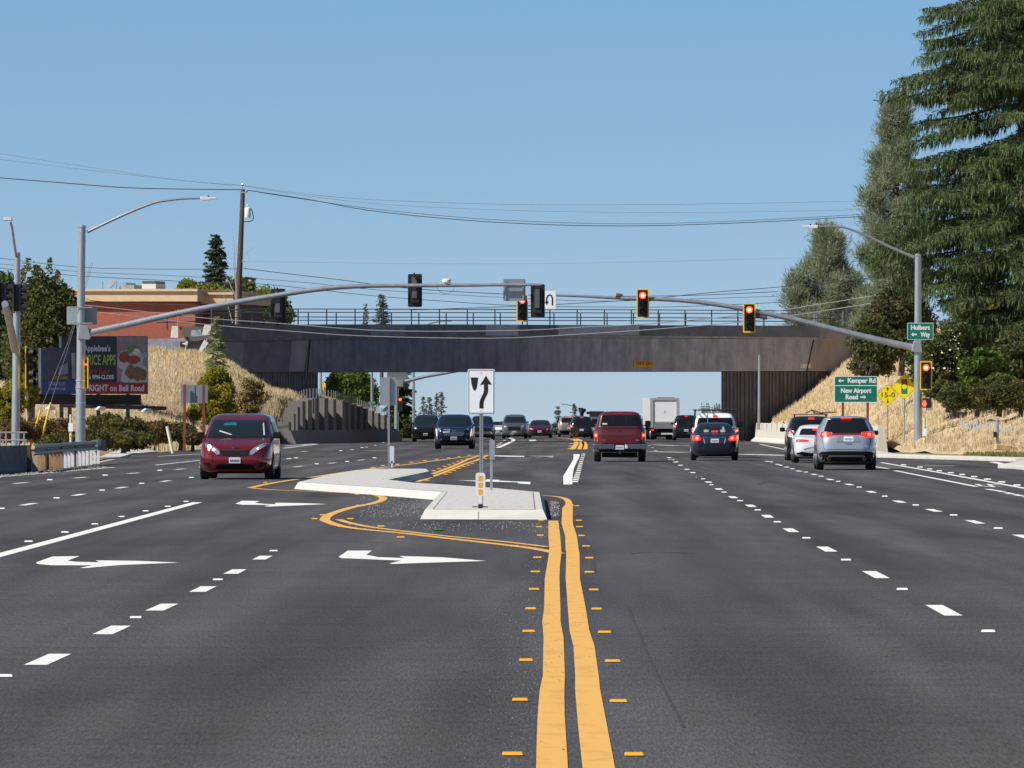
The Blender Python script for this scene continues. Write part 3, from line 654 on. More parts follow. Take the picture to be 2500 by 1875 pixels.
slabU([(452,826),(800,820),(1250,816),(1750,818),(2330,826)], [(452,834),(800,828),(1250,823.5),(1750,826),(2330,834)], WB-.6, M_bridge, 'deck', .14)
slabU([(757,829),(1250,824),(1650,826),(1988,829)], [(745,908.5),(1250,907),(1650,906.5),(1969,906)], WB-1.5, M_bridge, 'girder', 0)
slabU([(1988.5,829),(2330,834)], [(1969.5,906),(2330,910)], WB-1.5, M_brwarm, 'wing_wall', -.02)
slabU([(440,834),(756,829)], [(440,908),(744,908.5)], WB-1.5, M_brdark, 'wing_wall', -.02)
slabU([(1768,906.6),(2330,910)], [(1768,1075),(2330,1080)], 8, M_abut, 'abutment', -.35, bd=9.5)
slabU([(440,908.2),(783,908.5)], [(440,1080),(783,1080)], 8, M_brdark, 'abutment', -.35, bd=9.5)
# paint patches and stains (thin panels of cover-up paint on the face)
for a, b, tv, bv, m, nm_, off in ((1181,1260,793.3,819,M_brlight,'paint_patch',.262),(1358,1555,794.8,818.5,M_brlight,'paint_patch',.262),(1996,2080,800,828,M_brwarm,'paint_patch',.262),(900,985,793.5,821,mat('patch_b',(.19,.21,.26),.9,var=.1),'paint_patch',.262)):
    slabU([(a,tv),(b,tv)], [(a,bv),(b,bv)], .01, m, nm_, off)
slabU([(712,832),(754,830)], [(706,906),(742,907)], .01, mat('patch_c',(.24,.245,.265),.9,var=.12,vscale=1.5,stretch=(1,1,.3)), 'paint_patch', .0)
slabU([(545,836),(596,835)], [(545,900),(592,905)], .01, mat('patch_d',(.19,.20,.225),.9,var=.06), 'paint_patch', .0)
# ribs on abutments
mb = MB()
for i in range(34):
    u = 1772+i*9.5+random.uniform(-1.5,1.5); p = bp(u, 907)+nrm*(-.35); q = Vector((p.x,p.y,0)); wd = random.uniform(.05,.13)
    mb.v, mb.f
    for s_ in (0,):
        a = q-along*wd; b = q+along*wd; n = len(mb.v)
        mb.v += [tuple(a), tuple(b), tuple(b+nrm*.06), tuple(a+nrm*.06)]+[tuple(v_+Z*(p.z-.01)) for v_ in (a, b, b+nrm*.06, a+nrm*.06)]
        mb.f += [(n,n+1,n+5,n+4),(n+1,n+2,n+6,n+5),(n+2,n+3,n+7,n+6),(n+3,n,n+4,n+7),(n+4,n+5,n+6,n+7)]
mb.build('abutment_rib', mat('rib', (.12,.112,.112), .9, var=.2, vscale=1), bridge)
mb = MB()
for i in range(22):
    u = 640+i*6.6+random.uniform(-1,1); p = bp(u, 909)+nrm*(-.35); q = Vector((p.x,p.y,0)); wd = .05
    a = q-along*wd; b = q+along*wd; n = len(mb.v)
    mb.v += [tuple(a), tuple(b), tuple(b+nrm*.06), tuple(a+nrm*.06)]+[tuple(v_+Z*(p.z-.01)) for v_ in (a, b, b+nrm*.06, a+nrm*.06)]
    mb.f += [(n,n+1,n+5,n+4),(n+1,n+2,n+6,n+5),(n+2,n+3,n+7,n+6),(n+3,n,n+4,n+7),(n+4,n+5,n+6,n+7)]
mb.build('abutment_rib', M_brdark, bridge)
slabU([(1955,889),(1979,888)], [(1955,899),(1979,898)], .01, M_conc, 'repair_patch', .012)
# joints
mb = MB()
for pts in (((757,829),(745,985)), ((1988,822),(1969,906)), ((1969,906),(1968,960))):
    mb.tube([bp(*pts[0])+nrm*.01, bp(*pts[1])+nrm*.01], .05, 5)
mb.build('expansion_joint', M_black, bridge)
# railings, near and far
def railing(off, U0, U1, step_m, hrails, phase, postx):
    p0 = bp(U0, 793); L = (bp(U1, 795)-p0).length; nposts = int(L/step_m)
    def pt(s_, zz):
        q = p0+along*s_+nrm*off; u = 1250+ (q.x)/(q.y+0)*F; vtop = float(np.interp(u, [452,575,1400,2150,2330],[799,793,793.5,796,798])); zt = H+(VH-vtop)/F*(by(u)); return Vector((q.x,q.y,zt+zz))
    rl = thing('bridge_railing', 'dark pipe railing along the %s edge of the overpass' % ('near' if off > -1 else 'far'), 'railing', tuple(pt(0,0)), 'pipe railings on the overpass')
    for i in range(nposts+1):
        m_ = MB(); m_.tube([pt(i*step_m+phase,-.05), pt(i*step_m+phase,hrails[0])], .042, 6); m_.build('post', M_rail if i < nposts-4 else M_galv, rl)
    for hr in hrails:
        m_ = MB(); m_.tube([pt(s_,hr) for s_ in np.linspace(0,L,14)], .036, 6); m_.build('rail', M_rail, rl)
railing(.08, 515, 2150, 2.22, (1.05,.52), 0, 0)
railing(-WB+.4, 560, 2160, 2.22, (1.0,.46), .85, 0)
# clearance sign on the girder
cs = thing('clearance_sign', 'small amber clearance sign fixed to the overpass girder', 'sign', tuple(bp(1571,888)+nrm*.05))
mb = MB(); ww = 58/sc(by(1571)); hh = 15.5/sc(by(1571))
mb.prism([(-ww/2,-hh/2),(ww/2,-hh/2),(ww/2,hh/2),(-ww/2,hh/2)], bp(1571,888)+nrm*.02, along, Z, nrm, .03); mb.build('panel', M_amber, cs)
text('lettering', '15FT 0IN', bp(1571,888)+nrm*.055, .36, mat('amber_ink', (.12,.03,.01), .7), cs, along, Z, width=1.32, bold=.006)

# ---------------------------------------------------------------- left retaining wall with pilasters
rw = thing('retaining_wall', 'dark concrete retaining wall with stepped pilasters left of the far lanes', 'wall', tuple(g(703,1083.5)))
cols = [(690,1084,1058),(703,1083.5,1030),(712,1083,1010),(724,1082.7,994),(738,1082.3,980),(755,1082,973),(778,1081.5,971),(800,1081,973),(822,1080.3,976),(836,1080,980),(851,1079.5,984),(866,1079,990),(880,1078.6,994),(895,1078,1000),(910,1077.5,1006),(925,1077,1011),(938,1076.6,1016),(955,1076,1022)]
P0 = [g(u, vb) for u, vb, vt in cols]; TZ = [H+(VH-vt)/F*p.y for p, (u, vb, vt) in zip(P0, cols)]
for i in range(len(cols)-1):
    a, b = P0[i], P0[i+1]; d = (b-a).normalized(); nn = Vector((d.y, -d.x, 0)); zt = max(TZ[i], TZ[i+1]) if i < 4 else (TZ[i]+TZ[i+1])/2
    mb = MB(); c_ = (a+b)/2; mb.v = []; 
    q = [a-nn*.0, b-nn*.0, b-nn*.5, a-nn*.5]
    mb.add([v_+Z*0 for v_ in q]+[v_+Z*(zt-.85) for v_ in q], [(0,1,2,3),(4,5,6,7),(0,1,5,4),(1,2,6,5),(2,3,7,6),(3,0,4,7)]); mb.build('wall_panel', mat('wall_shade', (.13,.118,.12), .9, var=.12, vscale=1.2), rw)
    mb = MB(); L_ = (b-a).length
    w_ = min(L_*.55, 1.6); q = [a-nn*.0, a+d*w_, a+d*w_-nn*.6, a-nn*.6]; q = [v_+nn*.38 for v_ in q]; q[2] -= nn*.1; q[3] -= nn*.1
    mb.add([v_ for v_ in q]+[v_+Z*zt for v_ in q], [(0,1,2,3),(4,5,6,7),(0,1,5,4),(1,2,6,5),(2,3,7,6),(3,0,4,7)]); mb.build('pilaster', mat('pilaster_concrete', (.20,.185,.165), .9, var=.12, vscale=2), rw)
# low barrier at the foot
mb = MB()
q = [g(692,1084), g(712,1083.6), g(955,1076.2)]
for a, b in zip(q[:-1], q[1:]):
    d = (b-a).normalized(); nn = Vector((d.y,-d.x,0)); r = [a+nn*.8, b+nn*.8, b-nn*.1, a-nn*.1]
    r2 = [a+nn*.45, b+nn*.45, b-nn*.1, a-nn*.1]
    mb.add(r+[v_+Z*.85 for v_ in r2], [(0,1,2,3),(4,5,6,7),(0,1,5,4),(1,2,6,5),(2,3,7,6),(3,0,4,7)])
mb.build('foot_barrier', mat('foot_barrier', (.19,.175,.165), .9, var=.1), rw)
# picket fence on the wall
pf = thing('picket_fence', 'thin grey pickets standing along the top of the left retaining wall', 'fence', tuple(P0[5]+Z*TZ[5]))
for i in range(len(cols)-1):
    for k in range(3 if i > 3 else 2):
        a = P0[i].lerp(P0[i+1], (k+.5)/3); zt = TZ[i]*(1-(k+.5)/3)+TZ[i+1]*(k+.5)/3
        mb = MB(); mb.tube([a-Vector((.25,0,0))+Z*(zt-.3), a-Vector((.25,0,0))+Z*(zt+.62)], .035, 5); mb.build('picket', M_galv, pf)

# right long barrier
rb = thing('concrete_barrier', 'long pale concrete barrier at the foot of the right bank', 'barrier', tuple(at(1920,437)))
mb = MB(); pr = [(0,0),(0,.08),(.28,.30),(.38,1.28),(.62,1.28),(.8,0)]
ctr = [(15.9,545),(16.4,500),(16.9,437),(17.0,390),(17.05,345),(17.1,338)]
for i, (x_,y_) in enumerate(ctr):
    for a, z_ in pr: mb.v.append((x_+a, y_, z_))
k = len(pr)
for i in range(len(ctr)-1):
    for j in range(k): mb.f.append((i*k+j, i*k+(j+1)%k, (i+1)*k+(j+1)%k, (i+1)*k+j))
mb.f += [tuple(range(k)), tuple(range((len(ctr)-1)*k, len(ctr)*k))]
mb.build('wall_body', M_barr, rb)
for y_ in np.arange(345, 540, 7.5):
    x_ = float(np.interp(y_, [338,390,437,500,545], [17.1,17.0,16.9,16.4,15.9])); m_ = MB(); m_.box((x_+.34,y_,.75), (.05,.06,.95), ry=.0); m_.build('joint', mat('joint_grey', (.33,.30,.26), .9), rb)
# ================================================================ STREET FURNITURE
def face_sign(parent, c, w_, h_, m, border=None, r=.03, bw=.02, th=.004, name='sign_panel', toward=-1):
    """flat sign facing the camera (toward=-1), c = centre"""
    c = Vector(c); d = Vector((0,toward,0))
    mb = MB(); mb.prism(rrect(w_, h_, r), c, X, Z, d, th*-1)
    mb.build(name, border if border else m, parent)
    if border:
        mb = MB(); mb.prism(rrect(w_-2*bw, h_-2*bw, max(.005, r-bw)), c+d*.0005, X, Z, d, .002); mb.build('sign_face', m, parent)
def poly(parent, name, pts, c, m, off=.004, th=.003):
    mb = MB(); mb.prism(pts, Vector(c)+Vector((0,-off,0)), X, Z, -Y, th); return mb.build(name, m, parent)
ARROW_L = [(-.5,0),(-.08,.36),(-.08,.13),(.5,.13),(.5,-.13),(-.08,-.13),(-.08,-.36)]
def arrow(parent, c, s, m, flip=1, vert=False, off=.006):
    pts = [(x*s*flip, y*s) for x, y in ARROW_L]
    if vert: pts = [(y, -x) for x, y in pts]
    if flip < 0: pts = pts[::-1]
    poly(parent, 'arrow', pts, c, m, off)

def signal_head(parent_thing, front=True, lit=True, s=1.0, face=-1, yellow=True, backplate=True, sections=3):
    """3-section head centred on the thing's origin; face=-1 lenses look towards the camera"""
    t_ = parent_thing; o = origin(t_)
    w_, h_ = .60*s, 1.40*s; F_ = Vector((0,face,0)); sx = -face
    if sections == 4: h_ = 1.75*s
    if backplate:
        mb = MB(); out = rrect(w_, h_, .06*s); mb.prism(out, o, X, Z, F_, .012); mb.build('backplate', M_black, t_)
        if yellow:
            inn = rrect(w_-.12*s, h_-.12*s, .03*s); n = len(out); mb = MB()
            vs_ = [o+F_*.016+X*a+Z*b for a, b in out]+[o+F_*.016+X*a+Z*b for a, b in inn]
            mb.add(vs_+[v+F_*-.004 for v in vs_], [(i,(i+1)%n,n+(i+1)%n,n+i) for i in range(n)]+[(2*n+i,2*n+n+i,2*n+n+(i+1)%n,2*n+(i+1)%n) for i in range(n)])
            mb.build('reflective_border', M_sy, t_)
    hb = MB(); hb.box(o-F_*.10*s, (.34*s, .2*s, h_-.34*s)); hb.build('housing', M_dark, t_, bevel=.02)
    zs = [.38*s, 0, -.38*s] if sections == 3 else [.6*s, .15*s, -.22*s, -.58*s]
    for i, z in enumerate(zs):
        c_ = o+Z*z+F_*.02
        mb = MB(); mb.lathe([(.15*s,0),(.15*s,.03),(.11*s,.045),(.0001,.05)], c_, F_, 16)
        ln = mb.build('lens', M_lampr if (lit and i == 0) else (M_lampoff if yellow else M_lampoff2), t_, smooth=True)
        if lit and i == 0:
            mb = MB(); mb.lathe([(.085*s,.05),(.06*s,.06),(.0001,.062)], c_, F_, 14); mb.build('lens_core', M_lamprc, ln)
        # tunnel visor: open-bottom half tube
        n = 14; vs_ = []; 
        for k in range(n+1):
            a = math.radians(-35+250*k/n)
            for r_ in (.165*s, .155*s):
                vs_.append(c_+X*math.cos(a)*r_+Z*math.sin(a)*r_); vs_.append(c_+X*math.cos(a)*r_+Z*math.sin(a)*r_+F_*(.24*s if math.sin(a) > 0 else .24*s*(1+math.sin(a))*.9))
        fs_ = []
        for k in range(n):
            b = k*4; e = b+4
            fs_ += [(b,b+1,e+1,e),(b+2,e+2,e+3,b+3),(b+1,b+3,e+3,e+1)]
        mb = MB(); mb.add(vs_, fs_); mb.build('visor', M_black, t_)
    return t_
def back_details(t_, s=1.0):
    o = origin(t_); mb = MB(); mb.box(o+Vector((-.03,-.22,.14)), (.2,.06,.9)); mb.build('mounting_bracket', mat('dull_grey', (.10,.105,.11), .5), t_)

# ---- left signal pole (D=300)
DL = 300
lp = thing('signal_mast', 'tall galvanised signal mast with long arm reaching in from the left', 'traffic signal pole', tuple(at(196, DL)))
bx = at(196, DL)
mb = MB(); mb.tube([Vector((bx.x+dx,DL,z)) for dx, z in ((-.0,0),(.03,4),(.04,7.5),(.075,px(0,556,DL).z))], [.22,.19,.165,.15], 18); mb.build('pole', M_galv, lp, smooth=True)
tz = px(0,553,DL).z
mb = MB(); mb.lathe([(.16,0),(.17,.05),(.12,.11),(.01,.13)], (bx.x+.075,DL,tz-.06)); mb.build('pole_cap', M_galv, lp, smooth=True)
mb = MB(); arm = [px(u,v,DL) for u,v in [(213,566),(300,525),(370,497),(410,489),(450,485),(492,484)]]; mb.tube(smoothline([tuple(p) for p in arm],4), list(np.linspace(.07,.04,21)), 8); mb.build('lamp_arm', M_galv, lp, smooth=True)
def luminaire(parent, U0, V0, U1, D, name='lamp_head', m=M_swhite):
    a = px(U0,V0,D); b = px(U1,V0,D); L_ = b.x-a.x; sg = 1 if L_ > 0 else -1; L_ = abs(L_)
    mb = MB(); P_ = [(0,-.05),(0,.06),(.10,.07),(.55,.05),(1,.03),(1,-.03),(.62,-.04),(.55,-.08),(.1,-.09)]
    mb.prism([(x*L_*sg, z*1.0) for x, z in P_], a-Vector((0,.13,0)), X, Z, Y, .26); mb.build(name, m, parent, bevel=.02)
    mb = MB(); mb.lathe([(.035,0),(.035,.06),(.01,.075)], a+Vector((sg*L_*.5,0,.05)), Z, 8); mb.build('photocell', M_dark, parent)
luminaire(lp, 489, 484, 529, DL)
# flange + mast arm
mb = MB(); fl = px(208,812,DL); mb.prism([(-.30,-.28),(.17,-.30),(.24,-.20),(.12,.30),(-.25,.32)], fl+Vector((0,-.25,0)), X, Z, Y, .5); mb.build('arm_flange', M_galv, lp, bevel=.02)
armpts = [(218,812),(300,795),(420,768),(560,741),(660,724),(740,711),(820,702),(900,698),(980,697.5),(1100,696.5),(1222,695.5),(1322,695)]
mb = MB(); AP = smoothline([tuple(px(u,v,DL-.05)) for u,v in armpts],3); mb.tube(AP, list(np.linspace(.15,.062,len(AP))), 14); mb.build('mast_arm', M_galv, lp, smooth=True)
# conduit bands on pole
for v in (930, 948, 985, 1020):
    p = px(197,v,DL); mb = MB(); mb.lathe([(.215,0),(.215,.04)], (bx.x+.015,DL,p.z)); mb.build('band', mat('band_steel', (.6,.62,.63), .3, metal=.7), lp)
mb = MB(); p = px(200,1080,DL); 
# street sign back on pole
c = px(199,770,DL)
sg_ = thing('street_name_sign', 'unlit translucent street name sign on the left signal mast, seen from behind', 'sign', tuple(c+Vector((0,-.2,0))))
mb = MB(); mb.prism(rrect(1.28,.76,.04), c+Vector((0,.22,0)), X, Z, Y, .03); mb.build('panel', mat('frosted_panel', (.30,.345,.36), .35, var=.12, vscale=1.2), sg_)
for z in (.33,-.33):
    mb = MB(); mb.box(c+Vector((0,-.19,z)), (.95,.03,.05)); mb.build('bracket', M_galv, sg_)

def hang_signal(U, V, D, label, front, lit=True, s=1.0, dy=0, **kw):
    c = px(U, V, D)+Vector((0,dy,0)); t_ = thing('traffic_signal', label, 'traffic signal', tuple(c), 'traffic signals')
    signal_head(t_, lit=lit, s=s, face=-1 if front else 1, **kw)
    return t_
for U, V, lab in ((679,745,'black signal head seen from behind, near the middle of the rising left arm'),(1013,709,'black signal head seen from behind, upright across the flat of the left arm'),(1313,734,'black signal head seen from behind at the tip of the left arm')):
    t_ = hang_signal(U, V, DL, lab, False, False, 1.0, .22, yellow=False); back_details(t_)
    if U != 1313:
        mb = MB(); mb.tube([origin(t_)+Vector((-.03,-.3,.75)), origin(t_)+Vector((-.03,-.3,.55))], .035, 8); mb.build('clamp_post', M_black, t_)
# camera/antenna
def detector(U, V, D, lab):
    c = px(U, V, D); t_ = thing('detector', lab, 'traffic detector', tuple(c), 'detectors on the mast arms')
    mb = MB(); mb.lathe([(.16,-.08),(.19,-.06),(.19,.05),(.15,.09),(.02,.10)], c, Z, 18); mb.build('housing', M_swhite, t_, smooth=True)
    mb = MB(); mb.tube([c-Z*.08, c-Z*.2], .03, 6); mb.box(c-Z*.12, (.12,.06,.05)); mb.build('bracket', M_galv, t_)
    lp_ = [c+Vector((-.38+.36*(1-math.cos(a)),0,-.25-.28*math.sin(a))) for a in np.linspace(0,math.pi,12)]
    mb = MB(); mb.tube(lp_, .007, 4); mb.build('cable_loop', M_dark, t_)
detector(1090, 686, DL, 'round white detector on top of the left mast arm')
# sign backs on the arm
c = px(1256,708,DL); t_ = thing('arm_sign', 'grey metal back of a square sign near the tip of the left arm', 'sign', tuple(c))
mb = MB(); mb.prism(rrect(.94,.94,.05), c+Vector((0,.16,0)), X, Z, Y, .02); mb.build('panel', M_alum, t_)
for dx in (-.38,.37):
    mb = MB(); mb.box(c+Vector((dx,.12,0)), (.05,.05,.80)); mb.build('bracket', M_galv, t_)
mb = MB(); mb.box(c+Vector((0,.13,.2)), (.93,.03,.02)); mb.build('bracket', M_galv, t_)

# ---- right signal mast
DR = 336
bx = at(2241, DR); rp = thing('signal_mast', 'tall galvanised signal mast with long arm reaching in from the right', 'traffic signal pole', (bx.x, DR, .0))
mb = MB(); mb.tube([Vector((bx.x,DR,.1)), Vector((bx.x+.0,DR,4.5)), Vector((bx.x+.01,DR,px(0,625,DR).z))], [.20,.175,.15], 18); mb.build('pole', M_galv, rp, smooth=True)
mb = MB(); mb.lathe([(.155,0),(.17,.05),(.1,.13),(.01,.15)], (bx.x,DR,px(0,625,DR).z-.02)); mb.build('pole_cap', M_galv, rp, smooth=True)
mb = MB(); mb.lathe([(.36,0),(.33,.12),(.25,.2)], (bx.x,DR,.0)); mb.build('pole_base', M_galv, rp)
arm = [(2232,628),(2180,606),(2130,582),(2080,561),(2045,553),(1994,553)]
mb = MB(); A_ = smoothline([tuple(px(u,v,DR)) for u,v in arm],4); mb.tube(A_, list(np.linspace(.075,.04,len(A_))), 8); mb.build('lamp_arm', M_galv, rp, smooth=True)
luminaire(rp, 1997, 553, 1960, DR)
mb = MB(); fl = px(2241,847,DR); mb.prism([(-.30,-.18),(.20,-.25),(.20,-.30),(-.22,-.32),(-.34,-.2),(-.28,.14),(.12,.30),(.16,.26)][:0] or [(-.32,-.22),(.20,-.28),(.13,.30),(-.20,.28)], fl+Vector((0,-.25,0)), X, Z, Y, .5); mb.build('arm_flange', M_galv, rp, bevel=.03)
armpts = [(2228,848),(2140,829),(2040,805),(1950,782),(1860,763),(1780,748),(1700,737),(1620,731),(1540,729),(1480,726),(1420,723),(1358,721)]
mb = MB(); AP = smoothline([tuple(px(u,v,DR)) for u,v in armpts],3); mb.tube(AP, list(np.linspace(.165,.055,len(AP))), 14); mb.build('mast_arm', M_galv, rp, smooth=True)
hang_signal(1569, 741, DR, 'yellow framed signal showing red above the maroon pickup', True, True, 1.0, -.2)
hang_signal(1829, 776, DR, 'yellow framed signal showing red halfway along the right arm', True, True, 1.0, -.2)
t_ = hang_signal(2260, 917, DR, 'yellow framed signal showing red on the right mast pole', True, True, .98, -.2)
t_ = hang_signal(1275, 752, DR+1, 'yellow framed signal half hidden behind the left arm tip', True, True, .93, -.2)
for U, V in ((1569,700),):
    pass
for (u0,v0,u1,v1) in ((1598,732,1588,732),(1850,770,1873,776)):
    mb = MB(); a = px(u0,v0,DR)+Vector((0,-.05,0)); b = px(u1,v1,DR)+Vector((0,-.05,0)); mb.tube([a-X*.25,b], .09, 8); mb.build('arm_clamp', mat('clamp_dark', (.07,.09,.12), .5), rp)
c = px(1510,721,DR)
t_ = thing('detector', 'small grey camera detector on the right mast arm', 'traffic detector', tuple(c), 'detectors on the mast arms')
mb = MB(); mb.tube([c+Vector((-.17,-.12,.02)), c+Vector((.16,.12,-.0))], .1, 12); mb.build('housing', mat('cam_grey', (.32,.30,.28), .5), t_, bevel=.02)
mb = MB(); mb.tube([c+Vector((.05,0,-.08)), c+Vector((.12,0,-.2))], .03, 6); mb.build('bracket', M_galv, t_)
# u-turn sign at the arm end
c = px(1343,732,DR); t_ = thing('turn_sign', 'white sign with a black curved turn arrow hanging between the two arms', 'sign', tuple(c))
face_sign(t_, c, .56, .90, M_signw, M_alum, .04, .012)
hook = [(-.02-.1,-.1),(-.1,.12),(-.04,.24),(.04,.27),(.12,.24),(.17,.14),(.17,-.28)]
mb = MB(); S_ = [Vector((x*1.0-.02,0,z)) for x, z in [( -.14,-.1),(-.14,.08),(-.08,.2),(.0,.235),(.08,.2),(.13,.08),(.13,-.26)]]
V_ = []; 
for i, p in enumerate(S_):
    a = S_[max(0,i-1)]; b = S_[min(len(S_)-1,i+1)]; d = (b-a).normalized(); n_ = Vector((-d.z,0,d.x))*.035; V_.append((p+n_, p-n_))
L = [c+Vector((0,-.008,0))+a for a, b in V_]; R = [c+Vector((0,-.008,0))+b for a, b in V_]; k = len(L)
mb.add(L+R, [(i,i+1,k+i+1,k+i) for i in range(k-1)]); n = len(mb.v); mb.add([c+Vector((-.26,-.009,-.08)), c+Vector((-.06,-.009,-.08)), c+Vector((-.16,-.009,-.24))], [(0,1,2)]); mb.build('arrow', M_ink, t_)
# green street sign on right pole
c = px(2246,809,DR); t_ = thing('street_name_sign', 'green sign reading Hulbert Way with a left arrow on the right signal mast', 'sign', tuple(c+Vector((0,-.24,0))))
c = c+Vector((0,-.24,0)); face_sign(t_, c, 1.24, .80, M_sgreen, M_swhite, .05, .022)
text('lettering', 'Hulbert', c+Vector((0,0,.17)), .30, M_swhite, t_, width=.90, bold=.012, ext=.005)
text('lettering', 'Way', c+Vector((.24,0,-.16)), .30, M_swhite, t_, width=.46, bold=.012, ext=.005)
arrow(t_, c+Vector((-.30,0,-.15)), .27, M_swhite, off=.005)
# pedestrian signal
c = px(2259,984,DR)+Vector((0,-.25,0)); t_ = thing('pedestrian_signal', 'black pedestrian signal with an orange raised hand', 'pedestrian signal', tuple(c))
mb = MB(); mb.box(c+Vector((.06,.1,0)), (.42,.2,.46)); mb.build('housing', M_black, t_, bevel=.03)
mb = MB(); M_hand = mat('hand_orange', (.9,.1,.02), .5, emit=(1,.10,.03), es=2.0)
mb.prism([(-.07,-.13),(.02,-.15),(.06,-.05),(.10,.02),(.06,.04),(.04,.0),(.05,.13),(.02,.15),(.01,.05),(-.01,.17),(-.035,.17),(-.035,.05),(-.06,.16),(-.085,.14),(-.075,.03),(-.10,.08),(-.12,.06),(-.10,-.05)], c+Vector((-.03,-.002,-.03)), X, Z, -Y, .006); mb.build('hand', M_hand, t_)
c = px(2269,991,DR); t_ = thing('crossing_sign', 'small white crossing sign behind the pedestrian signal', 'sign', tuple(c)); face_sign(t_, c, .3, .42, M_signw, M_ink, .02, .008)
# push button posts
def button_post(U, V0, V1, D, lab, plate=True):
    b = at(U, D); t_ = thing('push_button_post', lab, 'push button post', (b.x, D, 0), 'push button posts')
    mb = MB(); top_ = px(U,V0,D).z; mb.tube([(b.x,D,0),(b.x,D,top_)], .055, 10); mb.build('post', mat('pale_post', (.62,.60,.52), .6), t_, smooth=True)
    if plate:
        c = px(U, (V0*.62+V1*.38)+2, D)+Vector((0,-.07,0)); face_sign(t_, c, .22, .38, M_signw, M_ink, .02, .01)
        c2 = c+Vector((0,-.01,-.34)); mb = MB(); mb.lathe([(.06,0),(.06,.05),(.03,.07)], c2, -Y, 12); mb.build('button', M_sy, t_)
button_post(2257, 1020, 1108, 331, 'pale push button post beside the right signal mast')
button_post(173, 1012, 1088, 296, 'pale push button post left of the left signal mast')
b = at(2435, 312); t_ = thing('push_button_post', 'grey post with a button box at the right roadside', 'push button post', (b.x, 312, 0), 'push button posts')
mb = MB(); mb.tube([(b.x,312,0),(b.x,312,px(0,1022,312).z)], .07, 10); mb.lathe([(.12,0),(.1,.12)], (b.x,312,0.1)); mb.build('post', M_galv, t_)
mb = MB(); mb.box((b.x-.12,311.95,px(0,1062,312).z), (.12,.12,.28)); mb.build('button_box', M_black, t_)
mb = MB(); mb.box((b.x-.12,311.88,px(0,1070,312).z), (.08,.04,.10)); mb.build('button', M_sy, t_)
# tan block and debris
c = g(2447,1114); t_ = MB(); t_.box((c.x+.0,c.y,.38), (.66,.35,.24), rz=.2, ry=.08); o = t_.build('utility_block', mat('tan_block', (.62,.42,.22), .85, var=.1), None, bevel=.03); tag(o, 'tan block lying at the foot of the right roadside post', 'block')
t_ = MB()
for k in range(3): t_.box((c.x+.75+.12*k,c.y+.1*k,.28+.05*k), (.9,.22,.05), rz=.4+.3*k, ry=.25-.2*k)
o = t_.build('broken_boards', mat('brown_board', (.15,.07,.04), .9, var=.2), None); tag(o, 'pile of broken brown boards beside the tan block', 'boards', kind='stuff')
# small white stakes along slope
st = thing('stake_fence', 'row of short pale stakes across the right bank grass', 'fence', tuple(at(2400,322,1.0)))
for i in range(16):
    u = 2345+i*8+ (4 if i > 9 else 0); v = 1040+(i-10)*(2.2 if i > 10 else .4); p = px(u,v,320)
    mb = MB(); mb.box(p, (.07,.03,.40), ry=random.uniform(-.1,.1)); mb.build('stake', mat('stake_grey', (.55,.55,.53), .8), st)
# chain link fence piece
cf = thing('wire_fence', 'sagging wire fence at the right edge above the bank', 'fence', tuple(at(2480,352,4)))
for u, v0, v1 in ((2472,930,1005),(2485,925,1008),(2497,915,1000)):
    mb = MB(); mb.tube([px(u,v1,352), px(u-3,v0,352)], .05, 6); mb.build('post', M_wood, cf)
mb = MB()
for k in range(12):
    mb.tube([px(2462,915+k*2,351), px(2530,925+k*7,351)], .012, 4)
for k in range(10): mb.tube([px(2470+k*6,918,351), px(2464+k*7,1000,351)], .01, 4)
mb.build('wire_mesh', M_wire, cf)

# ---- green guide sign
def post_to_ground(t_, u, v0, D, m, w_=.09, z0=0.0, name='post'):
    a = px(u, v0, D); mb = MB(); mb.box((a.x, D+.07, (a.z+z0)/2), (w_, w_, a.z-z0)); mb.build(name, m, t_)
DG = 345
c = px(2089.5,950.5,DG); t_ = thing('guide_sign', 'green guide sign reading Kemper Rd and New Airport Road', 'sign', (c.x, DG, 1.2))
face_sign(t_, c, 2.10, 1.28, M_sgreen, M_swhite, .08, .03)
text('lettering', 'Kemper Rd', c+Vector((.28,0,.42)), .31, M_swhite, t_, width=1.36, bold=.014, ext=.005)
arrow(t_, c+Vector((-.73,0,.42)), .28, M_swhite, off=.005)
poly(t_, 'divider', [(-1.01,.165),(1.01,.165),(1.01,.20),(-1.01,.20)], c, M_swhite, .003)
text('lettering', 'New Airport', c+Vector((.0,0,-.07)), .31, M_swhite, t_, width=1.48, bold=.014, ext=.005)
text('lettering', 'Road', c+Vector((-.2,0,-.38)), .31, M_swhite, t_, width=.6, bold=.014, ext=.005)
arrow(t_, c+Vector((.36,0,-.38)), .28, M_swhite, flip=-1, off=.005)
post_to_ground(t_, 2058, 925, DG, M_rust, .12, .3); post_to_ground(t_, 2118.5, 925, DG, M_rust, .12, 1.4)
